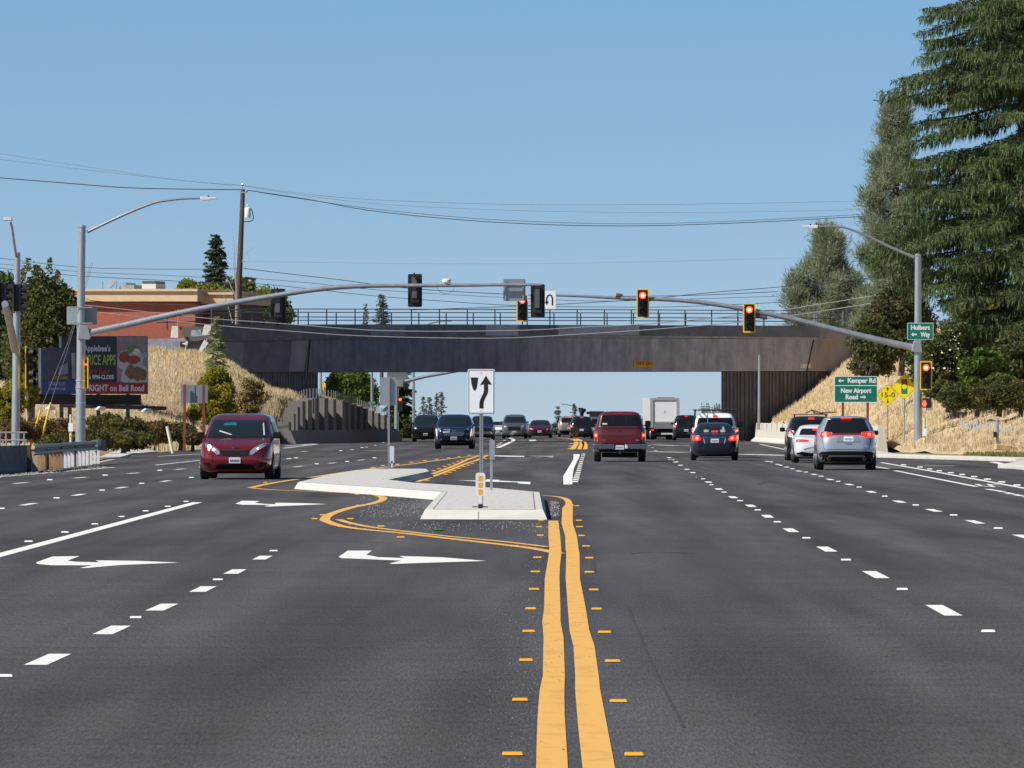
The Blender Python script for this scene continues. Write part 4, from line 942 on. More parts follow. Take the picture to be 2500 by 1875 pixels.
def diamond(U, V, half, D, lab, z0):
    c = px(U, V, D); r = half/sc(D); t_ = thing('warning_sign', lab, 'sign', (c.x, D, z0))
    k = .06; dp = []
    for a, b in ((0,1),(-1,0),(0,-1),(1,0)):
        tx, tz = -b, a
        dp += [(a*(r-k)-tx*k*.0+tx*(-k), b*(r-k)+tz*(-k)), (a*r, b*r)][:0] or [(a*r*.985 - tx*.025, b*r*.985 - tz*.025), (a*r*.985+tx*.025, b*r*.985+tz*.025)]
    mb = MB(); mb.prism(dp, c, X, Z, Y, .005); mb.build('panel', M_ink, t_)
    mb = MB(); mb.prism([(x*.965,z*.965) for x, z in dp], c+Vector((0,-.001,0)), X, Z, -Y, .002); mb.build('sign_face', M_syel, t_)
    mb = MB(); mb.tube([(c.x, D+.05, z0), (c.x, D+.05, c.z)], .035, 8); mb.build('post', M_galv, t_)
    return t_, c
t_, c = diamond(2167, 965, 26.5, DG, 'yellow diamond sign reading 15-0 with up and down arrows', .6)
text('lettering', '15-0', c+Vector((0,0,0)), .34, M_ink, t_, width=.66, bold=.004, ext=.006)
arrow(t_, c+Vector((0,0,.30)), .2, M_ink, vert=True, off=.005)
for nm_ in ('x',):
    pts = [(y*.2, x*.2) for x, y in ARROW_L]; poly(t_, 'arrow', pts, c+Vector((0,0,-.30)), M_ink, .005)
t_, c = diamond(2208, 944, 31, DG-8, 'yellow diamond signal ahead sign with red, yellow and green discs', .45)
poly(t_, 'symbol', [(-.14,-.34),(.14,-.34),(.14,.36),(-.14,.36)], c, M_ink, .004, .002)
poly(t_, 'symbol', circ(.125,16,0,0), c, mat('disc_yellow', (.95,.70,.05), .4), .007)
poly(t_, 'symbol', [(-.12,.12),(.12,.12),(.12,.34),(-.12,.34)], c, mat('disc_red', (.42,.045,.02), .5), .007)
poly(t_, 'symbol', [(-.12,-.32),(.12,-.32),(.12,-.12),(-.12,-.12)], c, mat('disc_green', (.02,.22,.15), .5), .007)

# ---- keep right sign on the island
DK = g(1173,1239,.16).y
c = px(1175,956,DK+.1); base = g(1172,1239,.16)
t_ = thing('keep_right_sign', 'white keep right sign with a curved black arrow on the island', 'sign', (c.x, DK+.1, .16))
face_sign(t_, c, .457, .762, M_signw, M_signw, .03, .006)
mb = MB(); out = rrect(.432,.737,.022); inn = rrect(.412,.717,.015); n = len(out)
vs_ = [c+X*a+Z*b+Vector((0,-.0045,0)) for a,b in out]+[c+X*a+Z*b+Vector((0,-.0045,0)) for a,b in inn]; mb.add(vs_, [(i,(i+1)%n,n+(i+1)%n,n+i) for i in range(n)]); mb.build('border_line', M_ink, t_)
def kz(x, y): return ((x-1217)/4.424/sc(DK), (1400-y)/4.424/sc(DK))
poly(t_, 'symbol', [kz(*p) for p in [(1103,1247),(1110,1310),(1122,1360),(1133,1383),(1143,1390),(1154,1385),(1166,1365),(1175,1320),(1182,1247)]], c, M_ink, .004, .001)
poly(t_, 'arrow', [kz(*p) for p in [(1195,1583),(1196,1530),(1203,1490),(1222,1450),(1240,1415),(1246,1380),(1244,1322),(1203,1330),(1267,1228),(1332,1327),(1290,1320),(1291,1390),(1283,1425),(1262,1465),(1246,1500),(1241,1540),(1241,1583)]][::-1], c, M_ink, .004, .001)
for z in (.345,-.345):
    mb = MB(); mb.lathe([(.008,0),(.008,.006)], c+Vector((0,-.003,z*.93)), -Y, 8); mb.build('bolt', M_galv, t_)
mb = MB(); mb.box((c.x,DK+.135,(c.z+.3+.16)/2), (.062,.045,c.z+.3-.16)); mb.build('post', M_galv, t_)
mb = MB()
for k in range(46):
    z = .25+k*.036; mb.lathe([(.010,0),(.010,.003)], (c.x, DK+.1125, z), -Y, 6)
tag(mb.build('post_hole', M_ink, t_), kind='stuff')
mb = MB(); mb.lathe([(.14,0),(.13,.015),(.08,.02)], (base.x-.0,DK,.163)); mb.build('base_plate', M_dark, t_)
# marker paddle in front
p0 = g(1173,1241,.16); dk = p0.y-.25
t_ = thing('hazard_marker', 'white rounded marker paddle with three amber squares on the island', 'marker post', (px(1173,0,dk).x, dk, .16))
cx_ = px(1173,0,dk).x; zt = px(0,1154,dk).z; zb = px(0,1210,dk).z
mb = MB(); mb.prism(rrect(.163, zt-zb, .045), (cx_,dk,(zt+zb)/2), X, Z, Y, .012); mb.build('panel', M_swhite, t_)
for v in (1168,1184.5,1201):
    z = px(0,v,dk).z; mb = MB(); mb.prism(rrect(.075,.082,.004), (cx_,dk-.001,z), X, Z, -Y, .002); mb.build('amber_square', mat('amber_reflector', (.78,.42,.01), .35), t_)
mb = MB(); mb.box((cx_,dk+.01,(.16+zb)/2+.03), (.05,.014,zb-.16)); mb.build('post', M_swhite, t_)
mb = MB(); mb.box((cx_,dk,.20), (.075,.075,.07)); mb.build('foot', M_black, t_, bevel=.01)
# second post with edge-on sign
p0 = g(1199.5,1197,.16); D2 = p0.y
t_ = thing('edge_on_sign', 'narrow grey sign seen edge on, on the island behind the keep right sign', 'sign', tuple(p0))
mb = MB(); mb.box((p0.x,D2,(px(0,1072,D2).z+.16)/2), (.055,.055,px(0,1072,D2).z-.16)); mb.build('post', M_galv, t_)
mb = MB(); a = px(1195,1075,D2); b = px(1208,1122,D2); mb.box(((a.x+b.x)/2,D2+.05,(a.z+b.z)/2), (b.x-a.x,.35,a.z-b.z)); mb.build('panel', M_alum, t_)
# sign back at far end of island
p0 = g(949,1143,.16); D3 = p0.y
t_ = thing('island_sign', 'grey back of a tall sign at the far end of the island', 'sign', tuple(p0))
a = px(927,921,D3); b = px(968,990,D3); cc_ = Vector(((a.x+b.x)/2, D3+.06, (a.z+b.z)/2))
mb = MB(); mb.prism(rrect(b.x-a.x, a.z-b.z, .03), cc_, X, Z, Y, .006); mb.build('panel', M_alum, t_)
mb = MB(); mb.box((p0.x,D3,(a.z+.02+.16)/2), (.06,.06,a.z+.02-.16)); mb.build('post', M_galv, t_)
p0 = g(957,1141,.16)
t_ = thing('delineator', 'white delineator paddle beside the far island sign', 'marker post', tuple(p0))
mb = MB(); zt = px(0,1091,p0.y).z; mb.prism(rrect(.14,zt-.25,.05), (p0.x,p0.y-.2,(zt+.25)/2+.03), X, Z, Y, .02); mb.build('panel', M_swhite, t_)
mb = MB(); mb.box((p0.x,p0.y-.19,.25), (.05,.02,.2)); mb.build('post', M_swhite, t_)

# ---- left barrier, guardrail, boards
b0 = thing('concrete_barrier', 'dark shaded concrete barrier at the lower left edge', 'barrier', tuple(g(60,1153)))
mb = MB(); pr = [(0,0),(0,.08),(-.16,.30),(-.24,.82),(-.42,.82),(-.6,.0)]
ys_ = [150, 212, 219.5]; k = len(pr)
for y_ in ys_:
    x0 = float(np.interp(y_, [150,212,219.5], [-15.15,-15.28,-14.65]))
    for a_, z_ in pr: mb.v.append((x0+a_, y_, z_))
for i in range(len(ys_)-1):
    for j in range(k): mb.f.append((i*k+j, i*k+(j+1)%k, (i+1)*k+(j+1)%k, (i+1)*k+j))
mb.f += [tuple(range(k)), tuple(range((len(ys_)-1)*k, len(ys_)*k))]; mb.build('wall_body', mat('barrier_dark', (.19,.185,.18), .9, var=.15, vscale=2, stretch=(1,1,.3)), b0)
gr = thing('guardrail', 'grey corrugated steel guardrail curving away from the barrier', 'guardrail', tuple(g(170,1140)))
path = [g(90,1153), g(130,1147), g(170,1141.5), g(210,1137), g(240,1134)]
path = [Vector((p.x-.12, p.y, 0)) for p in path]
prof = [(0,.84),(.07,.80),(.07,.73),(0,.69),(0,.66),(.07,.62),(.07,.55),(0,.51)]
mb = MB(); k = len(prof)
for i, p in enumerate(path):
    d = (path[min(len(path)-1,i+1)]-path[max(0,i-1)]).normalized(); nn = Vector((d.y,-d.x,0))
    for a_, z_ in prof: q = p+nn*a_; mb.v.append((q.x,q.y,z_))
    for a_, z_ in prof: q = p+nn*(a_-.01); mb.v.append((q.x,q.y,z_))
for i in range(len(path)-1):
    for j in range(k-1):
        a_ = i*2*k+j; mb.f.append((a_,a_+1,a_+1+2*k,a_+2*k)); mb.f.append((a_+k,a_+k+2*k,a_+1+k+2*k,a_+1+k))
mb.build('rail', mat('rail_shade', (.20,.225,.25), .45, metal=.4, var=.15), gr)
mb = MB(); e = path[-1]; 
mb.lathe([(.26,.50),(.26,.86)], (e.x+.1,e.y+.3,0), Z, 14); mb.build('end_shoe', mat('rail_end', (.16,.19,.22), .5, metal=.3), gr)
for i in range(5):
    p = path[0].lerp(path[-1], i/4.3); mb = MB(); mb.box((p.x-.12,p.y,.4), (.12,.15,.85)); mb.build('post', M_wood, gr)
bd = thing('board_row', 'row of brown and white painted boards under the guardrail', 'boards', tuple(g(180,1142)))
for i in range(17):
    f = i/16; u = 103+f*142; p = g(u, 1150.5-f*18); wh = f > .42
    mb = MB(); mb.box((p.x-.1,p.y+.4,.26), (.10 if wh else .12,.04,.50+.05*(i%3))); mb.build('board', M_swhite if wh else mat('brown_plank', (.33,.21,.11), .9, var=.3), bd)
for z in (.1,.28,.46):
    p = g(229,1134.5); mb = MB(); mb.box((p.x,p.y+.3,z), (.22,.04,.05)); mb.build('board', M_swhite, bd)
# railing far left
fr = thing('pipe_railing', 'grey pipe railing behind the barrier at the left edge', 'railing', tuple(at(20,240)))
DF = 240
for u in (-30,0,15,45,59):
    mb = MB(); mb.tube([at(u,DF,.0), px(u,1055,DF)], .03, 6); mb.build('post', M_galv, fr)
for v in (1056,1075):
    mb = MB(); mb.tube([px(-40,v,DF), px(66,v,DF)], .035, 6); mb.build('rail', M_galv, fr)
# guy wires
for u0,v0,u1,v1,ut,vt,lab in ((73,1080,99,1000,168,830,'yellow sleeved guy wire leaning at far left, nearer the pole'),(94,1090,124,983,172,830,'yellow sleeved guy wire just left of the left signal mast')):
    D_ = 318; t_ = thing('guy_wire', lab, 'guy wire', tuple(px(u0,v0,D_)), 'yellow sleeved guy wires')
    mb = MB(); mb.tube([px(u0,v0,D_)-Z*.6-X*.1, px(u1,v1,D_)], .045, 8); mb.build('sleeve', M_ysleeve, t_)
    mb = MB(); mb.tube([px(u1,v1,D_), px(ut,vt,D_), px(ut+55,vt-190,D_)], .011, 5); mb.build('wire', M_wire, t_)
# leaning white marker
b = px(422,1096,330); t_ = MB(); a = px(408,1041,330)
t_.tube([Vector((b.x,330,.0)), Vector((a.x,330,a.z))], .075, 8); tag(t_.build('leaning_marker', mat('cream_post', (.80,.76,.55), .6), None), 'cream marker post leaning left in the brush', 'marker post')
# backs of road sign on rust posts
t_ = thing('roadside_sign', 'grey back of a rectangular sign on two rusty posts', 'sign', tuple(at(474,338,0)))
a = px(441,939,338); b_ = px(507,984,338); cc_ = Vector(((a.x+b_.x)/2, 338.1, (a.z+b_.z)/2))
mb = MB(); mb.prism(rrect(b_.x-a.x, a.z-b_.z, .03), cc_, X, Z, Y, .02); mb.build('panel', mat('sign_back_blue', (.25,.28,.33), .45, metal=.3), t_)
for u in (450.5,497):
    post_to_ground(t_, u, 938, 337.8, M_rust, .12, 0.0)
mb = MB(); mb.box(cc_+Vector((0,-.02,0)), (.04,.03,a.z-b_.z-.05)); mb.build('stiffener', M_alum, t_)

# ---- far-left signal mast
D4 = 292
bx = at(39, D4); t4 = thing('signal_mast', 'galvanised signal mast at the far left edge with an arm towards the viewer', 'traffic signal pole', (bx.x, D4, 0))
mb = MB(); mb.tube([(bx.x-.02,D4,0),(bx.x+.02,D4,5),(bx.x+.06,D4,px(0,617,D4).z)], [.18,.155,.12], 16); mb.build('pole', M_galv, t4, smooth=True)
mb = MB(); A_ = smoothline([tuple(px(40,628,D4)), tuple(px(34,590,D4-1.2)), tuple(px(30,560,D4-2)), tuple(px(25,540,D4-2.6))],4); mb.tube(A_, .05, 8); mb.build('lamp_arm', M_galv, t4, smooth=True)
c = px(20.5,535,D4-3); mb = MB(); mb.add([c+Vector(v) for v in [(-.18,-.5,-.06),(.18,-.5,-.06),(.16,.3,-.06),(-.16,.3,-.06),(-.14,-.45,.07),(.14,-.45,.07),(.12,.3,.08),(-.12,.3,.08)]], [(0,1,2,3),(4,5,6,7),(0,1,5,4),(1,2,6,5),(2,3,7,6),(3,0,4,7)]); mb.build('lamp_head', mat('lamp_head_grey', (.5,.5,.48), .5), t4, bevel=.02)
mb = MB(); mb.tube([px(37,853,D4-.2), px(26,800,D4-3), px(12,742,D4-8)], [.17,.15,.14], 12); mb.build('mast_arm', M_galv, t4, smooth=True)
mb = MB(); mb.tube([px(46,616,D4+.1), px(46,720,D4+.1)], .03, 6); mb.build('conduit', M_dark, t4)
for U, V, lab, dd in ((9,723,'black side-on signal head at the left frame edge',-6),(44,727,'black side-on signal head on the far left mast pole',-.5)):
    c = px(U, V, D4+dd); t_ = thing('traffic_signal', lab, 'traffic signal', tuple(c), 'traffic signals'); 
    mb = MB(); mb.box(c, (.26,.32,1.12)); mb.build('housing', M_black, t_, bevel=.03)
    mb = MB(); mb.box(c+Vector((-.16,0,0)), (.03,.55,1.25)); mb.build('backplate', M_black, t_)
    for z in (.36,0,-.36):
        mb = MB(); n = 10; q = c+Vector((.1,0,z)); mb.tube([q, q+Vector((.26,0,-.02))], [.15,.15], 12); mb.build('visor', M_black, t_)
    mb = MB(); mb.box(c+Vector((-.05,0,-.62)), (.08,.08,.2)); mb.build('clamp_post', M_galv, t_)
c = px(73,896,D4); t_ = thing('traffic_signal', 'four section unlit signal with yellow edge on the far left mast', 'traffic signal', tuple(c), 'traffic signals')
mb = MB(); mb.box(c, (.26,.3,1.55)); mb.build('housing', M_black, t_, bevel=.03)
mb = MB(); mb.box(c+Vector((-.16,.02,0)), (.04,.6,1.75)); mb.build('backplate', M_sy, t_)
for z in (.60,.1,-.27,-.62):
    q = c+Vector((.04,-.16,z)); mb = MB(); mb.lathe([(.12,0),(.11,.03),(.0001,.05)], q, Vector((.35,-1,0)), 14); mb.build('lens', M_lampoff2, t_, smooth=True)
    mb = MB(); mb.tube([q, q+Vector((.17,-.1,0))], .14, 12, cap=False); mb.build('visor', M_black, t_)
# edge-on yellow signal right of left pole
c = px(214,910,DL); t_ = thing('traffic_signal', 'edge-on signal with yellow border beside the left signal mast', 'traffic signal', tuple(c), 'traffic signals')
mb = MB(); mb.box(c+Vector((-.02,.1,0)), (.15,.3,1.1)); mb.build('housing', M_black, t_)
mb = MB(); mb.box(c+Vector((.02,0,-.02)), (.045,.6,1.28)); mb.box(c+Vector((-.06,0,.64)), (.16,.1,.05)); mb.build('backplate', M_sy, t_)
mb = MB(); mb.lathe([(.04,0),(.04,.04),(.01,.05)], c+Vector((-.06,-.1,.35)), -Y, 10); mb.build('lens', M_lampr, t_)

# ---- under and beyond the bridge
t_ = thing('signal_mast', 'distant galvanised signal mast seen under the overpass at left', 'traffic signal pole', tuple(at(968,522)))
mb = MB(); mb.tube([at(968,522), px(968.5,850,522)], [.17,.15], 12); mb.build('pole', M_galv, t_, smooth=True)
mb = MB(); mb.tube([px(978,934,521), px(1040,919,521), px(1110,907,521), px(1200,893,521)], [.15,.12,.1,.08], 8); mb.build('mast_arm', M_galv, t_, smooth=True)
mb = MB(); mb.box(px(976,935,520.8), (.5,.3,.5)); mb.build('arm_flange', M_galv, t_)
c = px(977,987,522); t_ = thing('traffic_signal', 'distant dark signal showing red beyond the overpass', 'traffic signal', tuple(c), 'traffic signals'); mb = MB(); mb.box(c, (.34,.3,1.05)); mb.build('housing', M_black, t_)
mb = MB(); mb.lathe([(.10,0),(.09,.05),(.01,.07)], c+Vector((0,-.15,.35)), -Y, 12); mb.build('lens', M_lampr, t_)
c = px(970,925,521); t_ = thing('mast_sign', 'grey back of a sign on the distant mast under the overpass', 'sign', tuple(c)); mb = MB(); mb.box(c, (1.5,.04,1.3)); mb.build('panel', mat('sign_back_shade', (.15,.16,.18), .6), t_)
t_ = thing('lamp_post', 'thin pale pole seen under the left end of the overpass', 'pole', tuple(at(783,520)))
mb = MB(); mb.tube([at(783,500), px(783,850,500)], .09, 8); mb.build('pole', M_galv, t_)
c = px(791,944,505); t_ = thing('warning_sign', 'tiny yellow sign beyond the picket fence', 'sign', tuple(c)); mb = MB(); mb.prism([(-.12,-.1),(0,-.35),(.12,-.1),(.12,.2),(0,.35),(-.12,.2)], c, X, Z, Y, .03); mb.build('panel', M_sy, t_); mb = MB(); mb.tube([c-Z*2,c], .04, 6); mb.build('post', M_galv, t_)
t_ = thing('street_name_sign', 'small teal street name sign on a pole beyond the picket fence', 'sign', tuple(at(909,530)))
mb = MB(); mb.tube([at(908,530), px(908,850,530)], [.12,.09], 8); mb.build('pole', M_galv, t_)
mb = MB(); mb.box(px(908,983,529.8), (.5,.04,.18)); mb.build('panel', mat('teal', (.05,.32,.28), .5), t_)
t_ = thing('lamp_post', 'slim pole standing in front of the right abutment', 'pole', tuple(at(1853,442,.9)))
mb = MB(); mb.tube([at(1852.5,442,.9), px(1853.5,866,442)], [.085,.06], 8); mb.build('pole', M_galv, t_, smooth=True)
for (us, vs_, D_, lab, base_u) in (([1050,1065,1085,1103],[790,786,783,783.5],560,'distant street lamp arm seen above the overpass deck',1010),([1412,1400,1385,1372],[997,992,988,987],900,'faint distant street lamp seen through the underpass',1416)):
    t_ = thing('street_lamp', lab, 'street lamp', tuple(at(base_u,D_,zc(D_))))
    P_ = [at(base_u,D_,zc(D_)), px(base_u,vs_[0]+ (16 if D_ < 600 else 8),D_)]+[px(u,v,D_) for u,v in zip(us,vs_)]
    mb = MB(); mb.tube(P_, [.12,.09]+[.06]*4, 6); mb.build('pole', M_galv, t_)
    u_ = us[-1]; sg = 1 if us[-1] > us[0] else -1; mb = MB(); mb.box(px(u_+sg*6,vs_[-1]-.2,D_), (12/sc(D_),.3,3.2/sc(D_))); mb.build('lamp_head', M_swhite, t_)

# ---- utility pole & cables
DP = 505
ut = thing('utility_pole', 'tall brown wooden utility pole with a white transformer', 'utility pole', tuple(at(584,DP,6)))
mb = MB(); mb.tube([Vector((at(580,DP).x,DP,6)), px(583,700,DP), px(593,462,DP)], [.27,.22,.15], 12); mb.build('pole', M_wood, ut, smooth=True)
mb = MB(); mb.tube([px(592,468,DP), px(592,448,DP)], .03, 6); mb.lathe([(.05,0),(.08,.05),(.05,.12)], px(592,452,DP), Z, 8); mb.build('top_pin', M_galv, ut)
mb = MB(); mb.lathe([(.19,0),(.22,.06),(.22,.68),(.19,.72),(.05,.76)], px(605,532,DP)+Vector((0,-.2,0)), Z, 14); tr = mb.build('transformer', M_swhite, ut, smooth=True)
mb = MB(); mb.lathe([(.04,0),(.06,.08),(.03,.2)], px(604,505,DP)+Vector((0,-.2,0)), Z, 8); mb.build('bushing', M_swhite, tr)
mb = MB(); mb.tube([px(u,v,DP)+Vector((0,-.1,0)) for u,v in [(612,508),(616,516),(619,532),(617,538),(609,541),(596,541.5)]], .035, 6); mb.build('loop_cable', M_dark, ut)
mb = MB(); mb.lathe([(.06,-.1),(.11,-.05),(.11,.05),(.06,.1)], px(602,466,DP)+Vector((0,-.15,0)), X, 10); mb.box(px(594,470,DP)+Vector((0,-.12,0)), (.5,.12,.1)); mb.build('insulator', mat('insulator_grey', (.35,.36,.38), .4), ut)
mb = MB(); mb.tube([px(542,679,DP), px(562,679.5,DP)], .1, 8); mb.tube([px(555,692,DP), px(577,693,DP)], .12, 8); mb.tube([px(604,679,DP), px(625,682,DP)], .09, 8); mb.build('splice_case', M_dark, ut)
CABL = [
 ('thick dark cable running left from the utility pole top', [(-60,428),(0,434),(150,446),(305,458),(450,461.5),(590,463)], DP, .035, 0),
 ('thin upper cable descending from the top left to the pole', [(-60,366),(0,375),(226,409),(452,441),(592,452)], DP, .014, 1),
 ('thin second cable descending from the top left to the pole', [(-60,381),(0,389),(250,419),(497,446),(592,453)], DP, .014, 1),
 ('thin top cable running right from the pole across the sky', [(592,452),(740,473),(904,487),(1130,496),(1356,500),(1700,498),(2085,491),(2300,484)], DP, .016, 1),
 ('second cable running right from the pole across the sky', [(592,453),(700,471),(904,496),(1130,509),(1400,517),(1750,518),(2090,512),(2300,505)], DP, .014, 1),
 ('dark third cable sagging right from the pole', [(596,463),(760,488),(904,514),(1130,537),(1356,549),(1582,551),(1850,542),(2091,529),(2300,517)], DP, .028, 0),
 ('fourth cable sagging just below the third', [(596,463),(700,480),(904,509),(1130,531),(1356,543),(1582,546),(1850,537),(2091,524),(2300,512)], DP, .018, 0),
 ('very thin pale cable crossing the sky above the arms', [(585,638),(800,641),(1100,644),(1500,641),(1990,628)], DP, .008, 1),
 ('upper service cable left of the utility pole', [(-40,626),(0,630),(190,652),(400,657),(585,656)], DP, .02, 0),
 ('second service cable left of the utility pole', [(-40,640),(205,664),(400,672),(545,680)], DP, .016, 0),
 ('lowest service cable left of the utility pole', [(-40,650),(160,671),(350,682),(560,692)], DP, .022, 0),
 ('upper service cable right of the utility pole', [(594,655),(700,668),(830,683),(960,700),(1100,711),(1350,722),(1650,722),(1900,712)], DP, .026, 0),
 ('second service cable right of the utility pole', [(625,680),(750,690),(900,706),(1080,718),(1228,726),(1450,735),(1650,731),(1900,723)], DP, .018, 0),
 ('third service cable right of the utility pole', [(600,690),(700,699),(900,721),(1080,735),(1260,746),(1420,749),(1645,749),(1930,737)], DP, .022, 0),
 ('cable rising right across the arms to the cedar', [(1000,757),(1200,750),(1400,741),(1590,729),(1725,715),(2000,692),(2235,663),(2345,646),(2520,620)], 425, .022, 0),
 ('pale telephone cable sagging in front of the overpass parapet', [(-40,766),(0,764),(60,760),(185,747),(235,748),(480,775),(700,791),(900,806),(1090,809),(1290,806),(1420,799),(1576,791),(1834,767),(2000,743),(2235,705),(2323,687),(2520,648)], 425, .028, 2),
 ('lower pale telephone cable sagging in front of the overpass girder', [(-40,779),(0,777),(185,760),(235,762),(480,790),(700,808),(900,821),(1200,826),(1400,817),(1650,800),(1900,775),(2235,723),(2400,692),(2520,664)], 425, .028, 2),
 ('cable crossing behind the left mast above the brick building', [(-40,742),(50,741),(185,728),(235,735),(350,742),(480,746),(600,760),(690,768)], 440, .022, 0),
]
for lab, pts, D_, r_, k_ in CABL:
    P_ = smoothline([tuple(px(u,v,D_)) for u,v in pts], 4); mb = MB(); mb.tube(P_, r_, 5)
    tag(mb.build('overhead_cable', (M_cable, mat('cable_faint', (.20,.26,.31), .6), M_cablel)[k_], None), lab, 'cable', 'overhead cables')

# ---- billboards
def bb(U, V, D, off=0): return px(U, V, D)+Vector((0,-off,0))
DB = 372
yaw = math.radians(35)           # board faces towards the road, away from the sun
R_ = Vector((math.cos(yaw), math.sin(yaw), 0)); N_ = Vector((math.sin(yaw), -math.cos(yaw), 0))
def plane_pt(U, V, c0, off=0.0):
    # where the sight line through (U,V) meets the board plane, expressed as real board coordinates
    d = Vector(((U-1250)/F, 1, (VH-V)/F)); o = Vector((0,0,H)); t_ = (c0-o).dot(N_)/d.dot(N_); return o+d*t_+N_*off
c0 = px(270, 890, DB)
bl = thing('billboard', 'dark billboard with restaurant offer and food photograph behind the left mast', 'billboard', tuple(at(270,DB,1.5)))
def panel(t_, pts, m, off, name, th=.02):
    P_ = [plane_pt(u, v, c0, off) for u, v in pts]; mb = MB(); n = len(P_)
    mb.add(P_+[p-N_*th for p in P_], [tuple(range(n)), tuple(range(n,2*n))[::-1]]+[(i,(i+1)%n,n+(i+1)%n,n+i) for i in range(n)]); return mb.build(name, m, t_)
M_bbdark = mat('print_dark', (.035,.04,.065), .5); M_bbred = mat('print_red', (.33,.03,.045), .5); 
panel(bl, [(150,821),(361,820.5),(361,962),(150,962)], M_bbdark, 0, 'board', .25)
panel(bl, [(150,935),(354,933),(361,936),(361,962),(150,962)], M_bbred, .02, 'red_band')
panel(bl, [(285,822),(361,821.5),(361,935.5),(285,933)], mat('print_wood', (.25,.20,.22), .5, col2=(.36,.30,.31), vscale=2), .02, 'food_picture')
def blob(pts, m, off): panel(bl, pts, m, off, 'food_picture', .008)
def ell(cx, cy, rx, ry, n=18, j=0): return [(cx+rx*math.cos(2*math.pi*i/n)*(1+random.uniform(-j,j)), cy+ry*math.sin(2*math.pi*i/n)*(1+random.uniform(-j,j))) for i in range(n)]
Mpl = mat('print_plate', (.50,.52,.60), .5); Mfo1 = mat('print_food_red', (.45,.08,.05), .5, col2=(.30,.05,.04), vscale=5); Mfo2 = mat('print_food_brown', (.32,.17,.09), .5, col2=(.18,.09,.05), vscale=5); Mfg = mat('print_green', (.12,.28,.05), .5)
blob([(u,v) for u,v in [(286,895),(286,872),(296,857),(318,852),(342,857),(350,872),(347,890),(330,902),(300,903)]], Mpl, .035)
blob([(u,v) for u,v in [(294,930),(296,908),(308,894),(330,888),(352,893),(361,905),(361,933),(330,934),(300,934)]], Mpl, .045)
blob(ell(302,872,13,14,16,.12), Mfo1, .055); blob(ell(325,878,16,11,16,.12), Mfo1, .055)
blob(ell(318,908,13,17,16,.15), Mfo2, .065); blob(ell(335,912,15,18,16,.12), Mfo2, .066); blob(ell(348,916,10,14,16,.12), Mfo2, .067)
blob([(305,861),(318,845),(332,843),(326,856),(314,864)], Mfg, .06); blob(ell(331,858,9,7), mat('print_sauce', (.75,.76,.74), .5), .06); blob(ell(353,866,8,7), mat('print_sauce_blue', (.30,.38,.5), .5), .06)
blob([(335,821.5),(351,821.5),(352,850),(344,857),(336,850)], mat('print_glass', (.30,.28,.25), .5), .05)
M_bbw = mat('print_white', (.62,.66,.76), .5); M_bbl = mat('print_lime', (.36,.55,.12), .5); M_bbr = mat('print_redtext', (.45,.05,.06), .5)
def bt(s_, U0, U1, V_, hpx, m, dx=0): 
    a = plane_pt(U0,V_,c0,.03); b = plane_pt(U1,V_,c0,.03); sz = hpx/sc(DB)*1.38
    text('lettering', s_, (a+b)/2, sz, m, bl, R_, Z, width=(b-a).length, bold=.012, ext=.01)
bt("Applebee's", 203, 269, 851, 15, M_bbw); bt('PRICE APPS', 206, 281, 880, 25, M_bbl); bt('EVERY DAY', 200, 267, 908, 10, M_bbr); bt('& 9PM-CLOSE', 214, 277, 921, 10, M_bbw)
bt('Turn RIGHT on Bell Road', 178, 351, 948, 15.5, mat('print_white2', (.72,.72,.76), .5))
panel(bl, [(165,963.5),(347,963.5),(347,988),(165,988)], M_black, -.1, 'lower_skirt')
for u in (180, 250, 322):
    p = plane_pt(u, 988, c0, -.4); mb = MB(); mb.box((p.x,p.y,p.z/2+.5), (.2,.2,p.z-1+2.4)); mb.build('post', M_black, bl)
mb = MB(); a = plane_pt(150,990,c0,.1); b = plane_pt(402,997,c0,.1); mb.tube([a,b], .12, 6); mb.build('catwalk', mat('catwalk', (.06,.055,.05), .8), bl)
def floodlight(u, v):
    p = plane_pt(u, v, c0, 1.0); mb = MB(); mb.prism([(-.25,-.06),(.05,-.12),(.25,-.1),(.25,.08),(-.05,.1)], p, R_, Z, -N_, .25); tg = mb.build('flood_lamp', M_swhite, bl)
    mb = MB(); mb.tube([p, p-N_*.9], .03, 5); mb.build('lamp_bracket', M_galv, bl)
for u, v in ((223,997),(335,1002),(101,996)): floodlight(u, v)
c0b = c0; c0 = px(130, 900, 366)
bl2 = thing('billboard', 'dim blue billboard partly hidden by the big tree and guy wires', 'billboard', tuple(at(130,366,1.5)))
panel(bl2, [(100,850),(182,848),(183,962),(100,962)], mat('print_navy', (.045,.055,.11), .5, col2=(.09,.09,.14), vscale=1.5), 0, 'board', .25)
panel(bl2, [(100,932),(183,928),(183,961),(100,961)], mat('print_blue', (.03,.07,.26), .5), .03, 'blue_band')
panel(bl2, [(145,895),(165,885),(165,912),(140,916)], mat('print_mist', (.22,.24,.35), .5), .03, 'picture')
def bt2(s_, U0, U1, V_, hpx, m):
    a = plane_pt(U0,V_,c0,.05); b = plane_pt(U1,V_,c0,.05); text('lettering', s_, (a+b)/2, hpx/sc(366)*1.38, m, bl2, R_, Z, width=(b-a).length, bold=.008, ext=.01)
bt2('the Beer', 131, 164, 921, 10, mat('print_olive', (.25,.30,.05), .5)); bt2('GRASS VALLEY', 117, 160, 937, 9, mat('print_paleblue', (.28,.33,.5), .5)); bt2('FAMILY GIFT GUIDE', 119, 158, 950, 6, mat('print_paleblue', (.28,.33,.5), .5))
panel(bl2, [(72,963),(183,963),(183,987),(72,987)], M_black, -.1, 'lower_skirt')
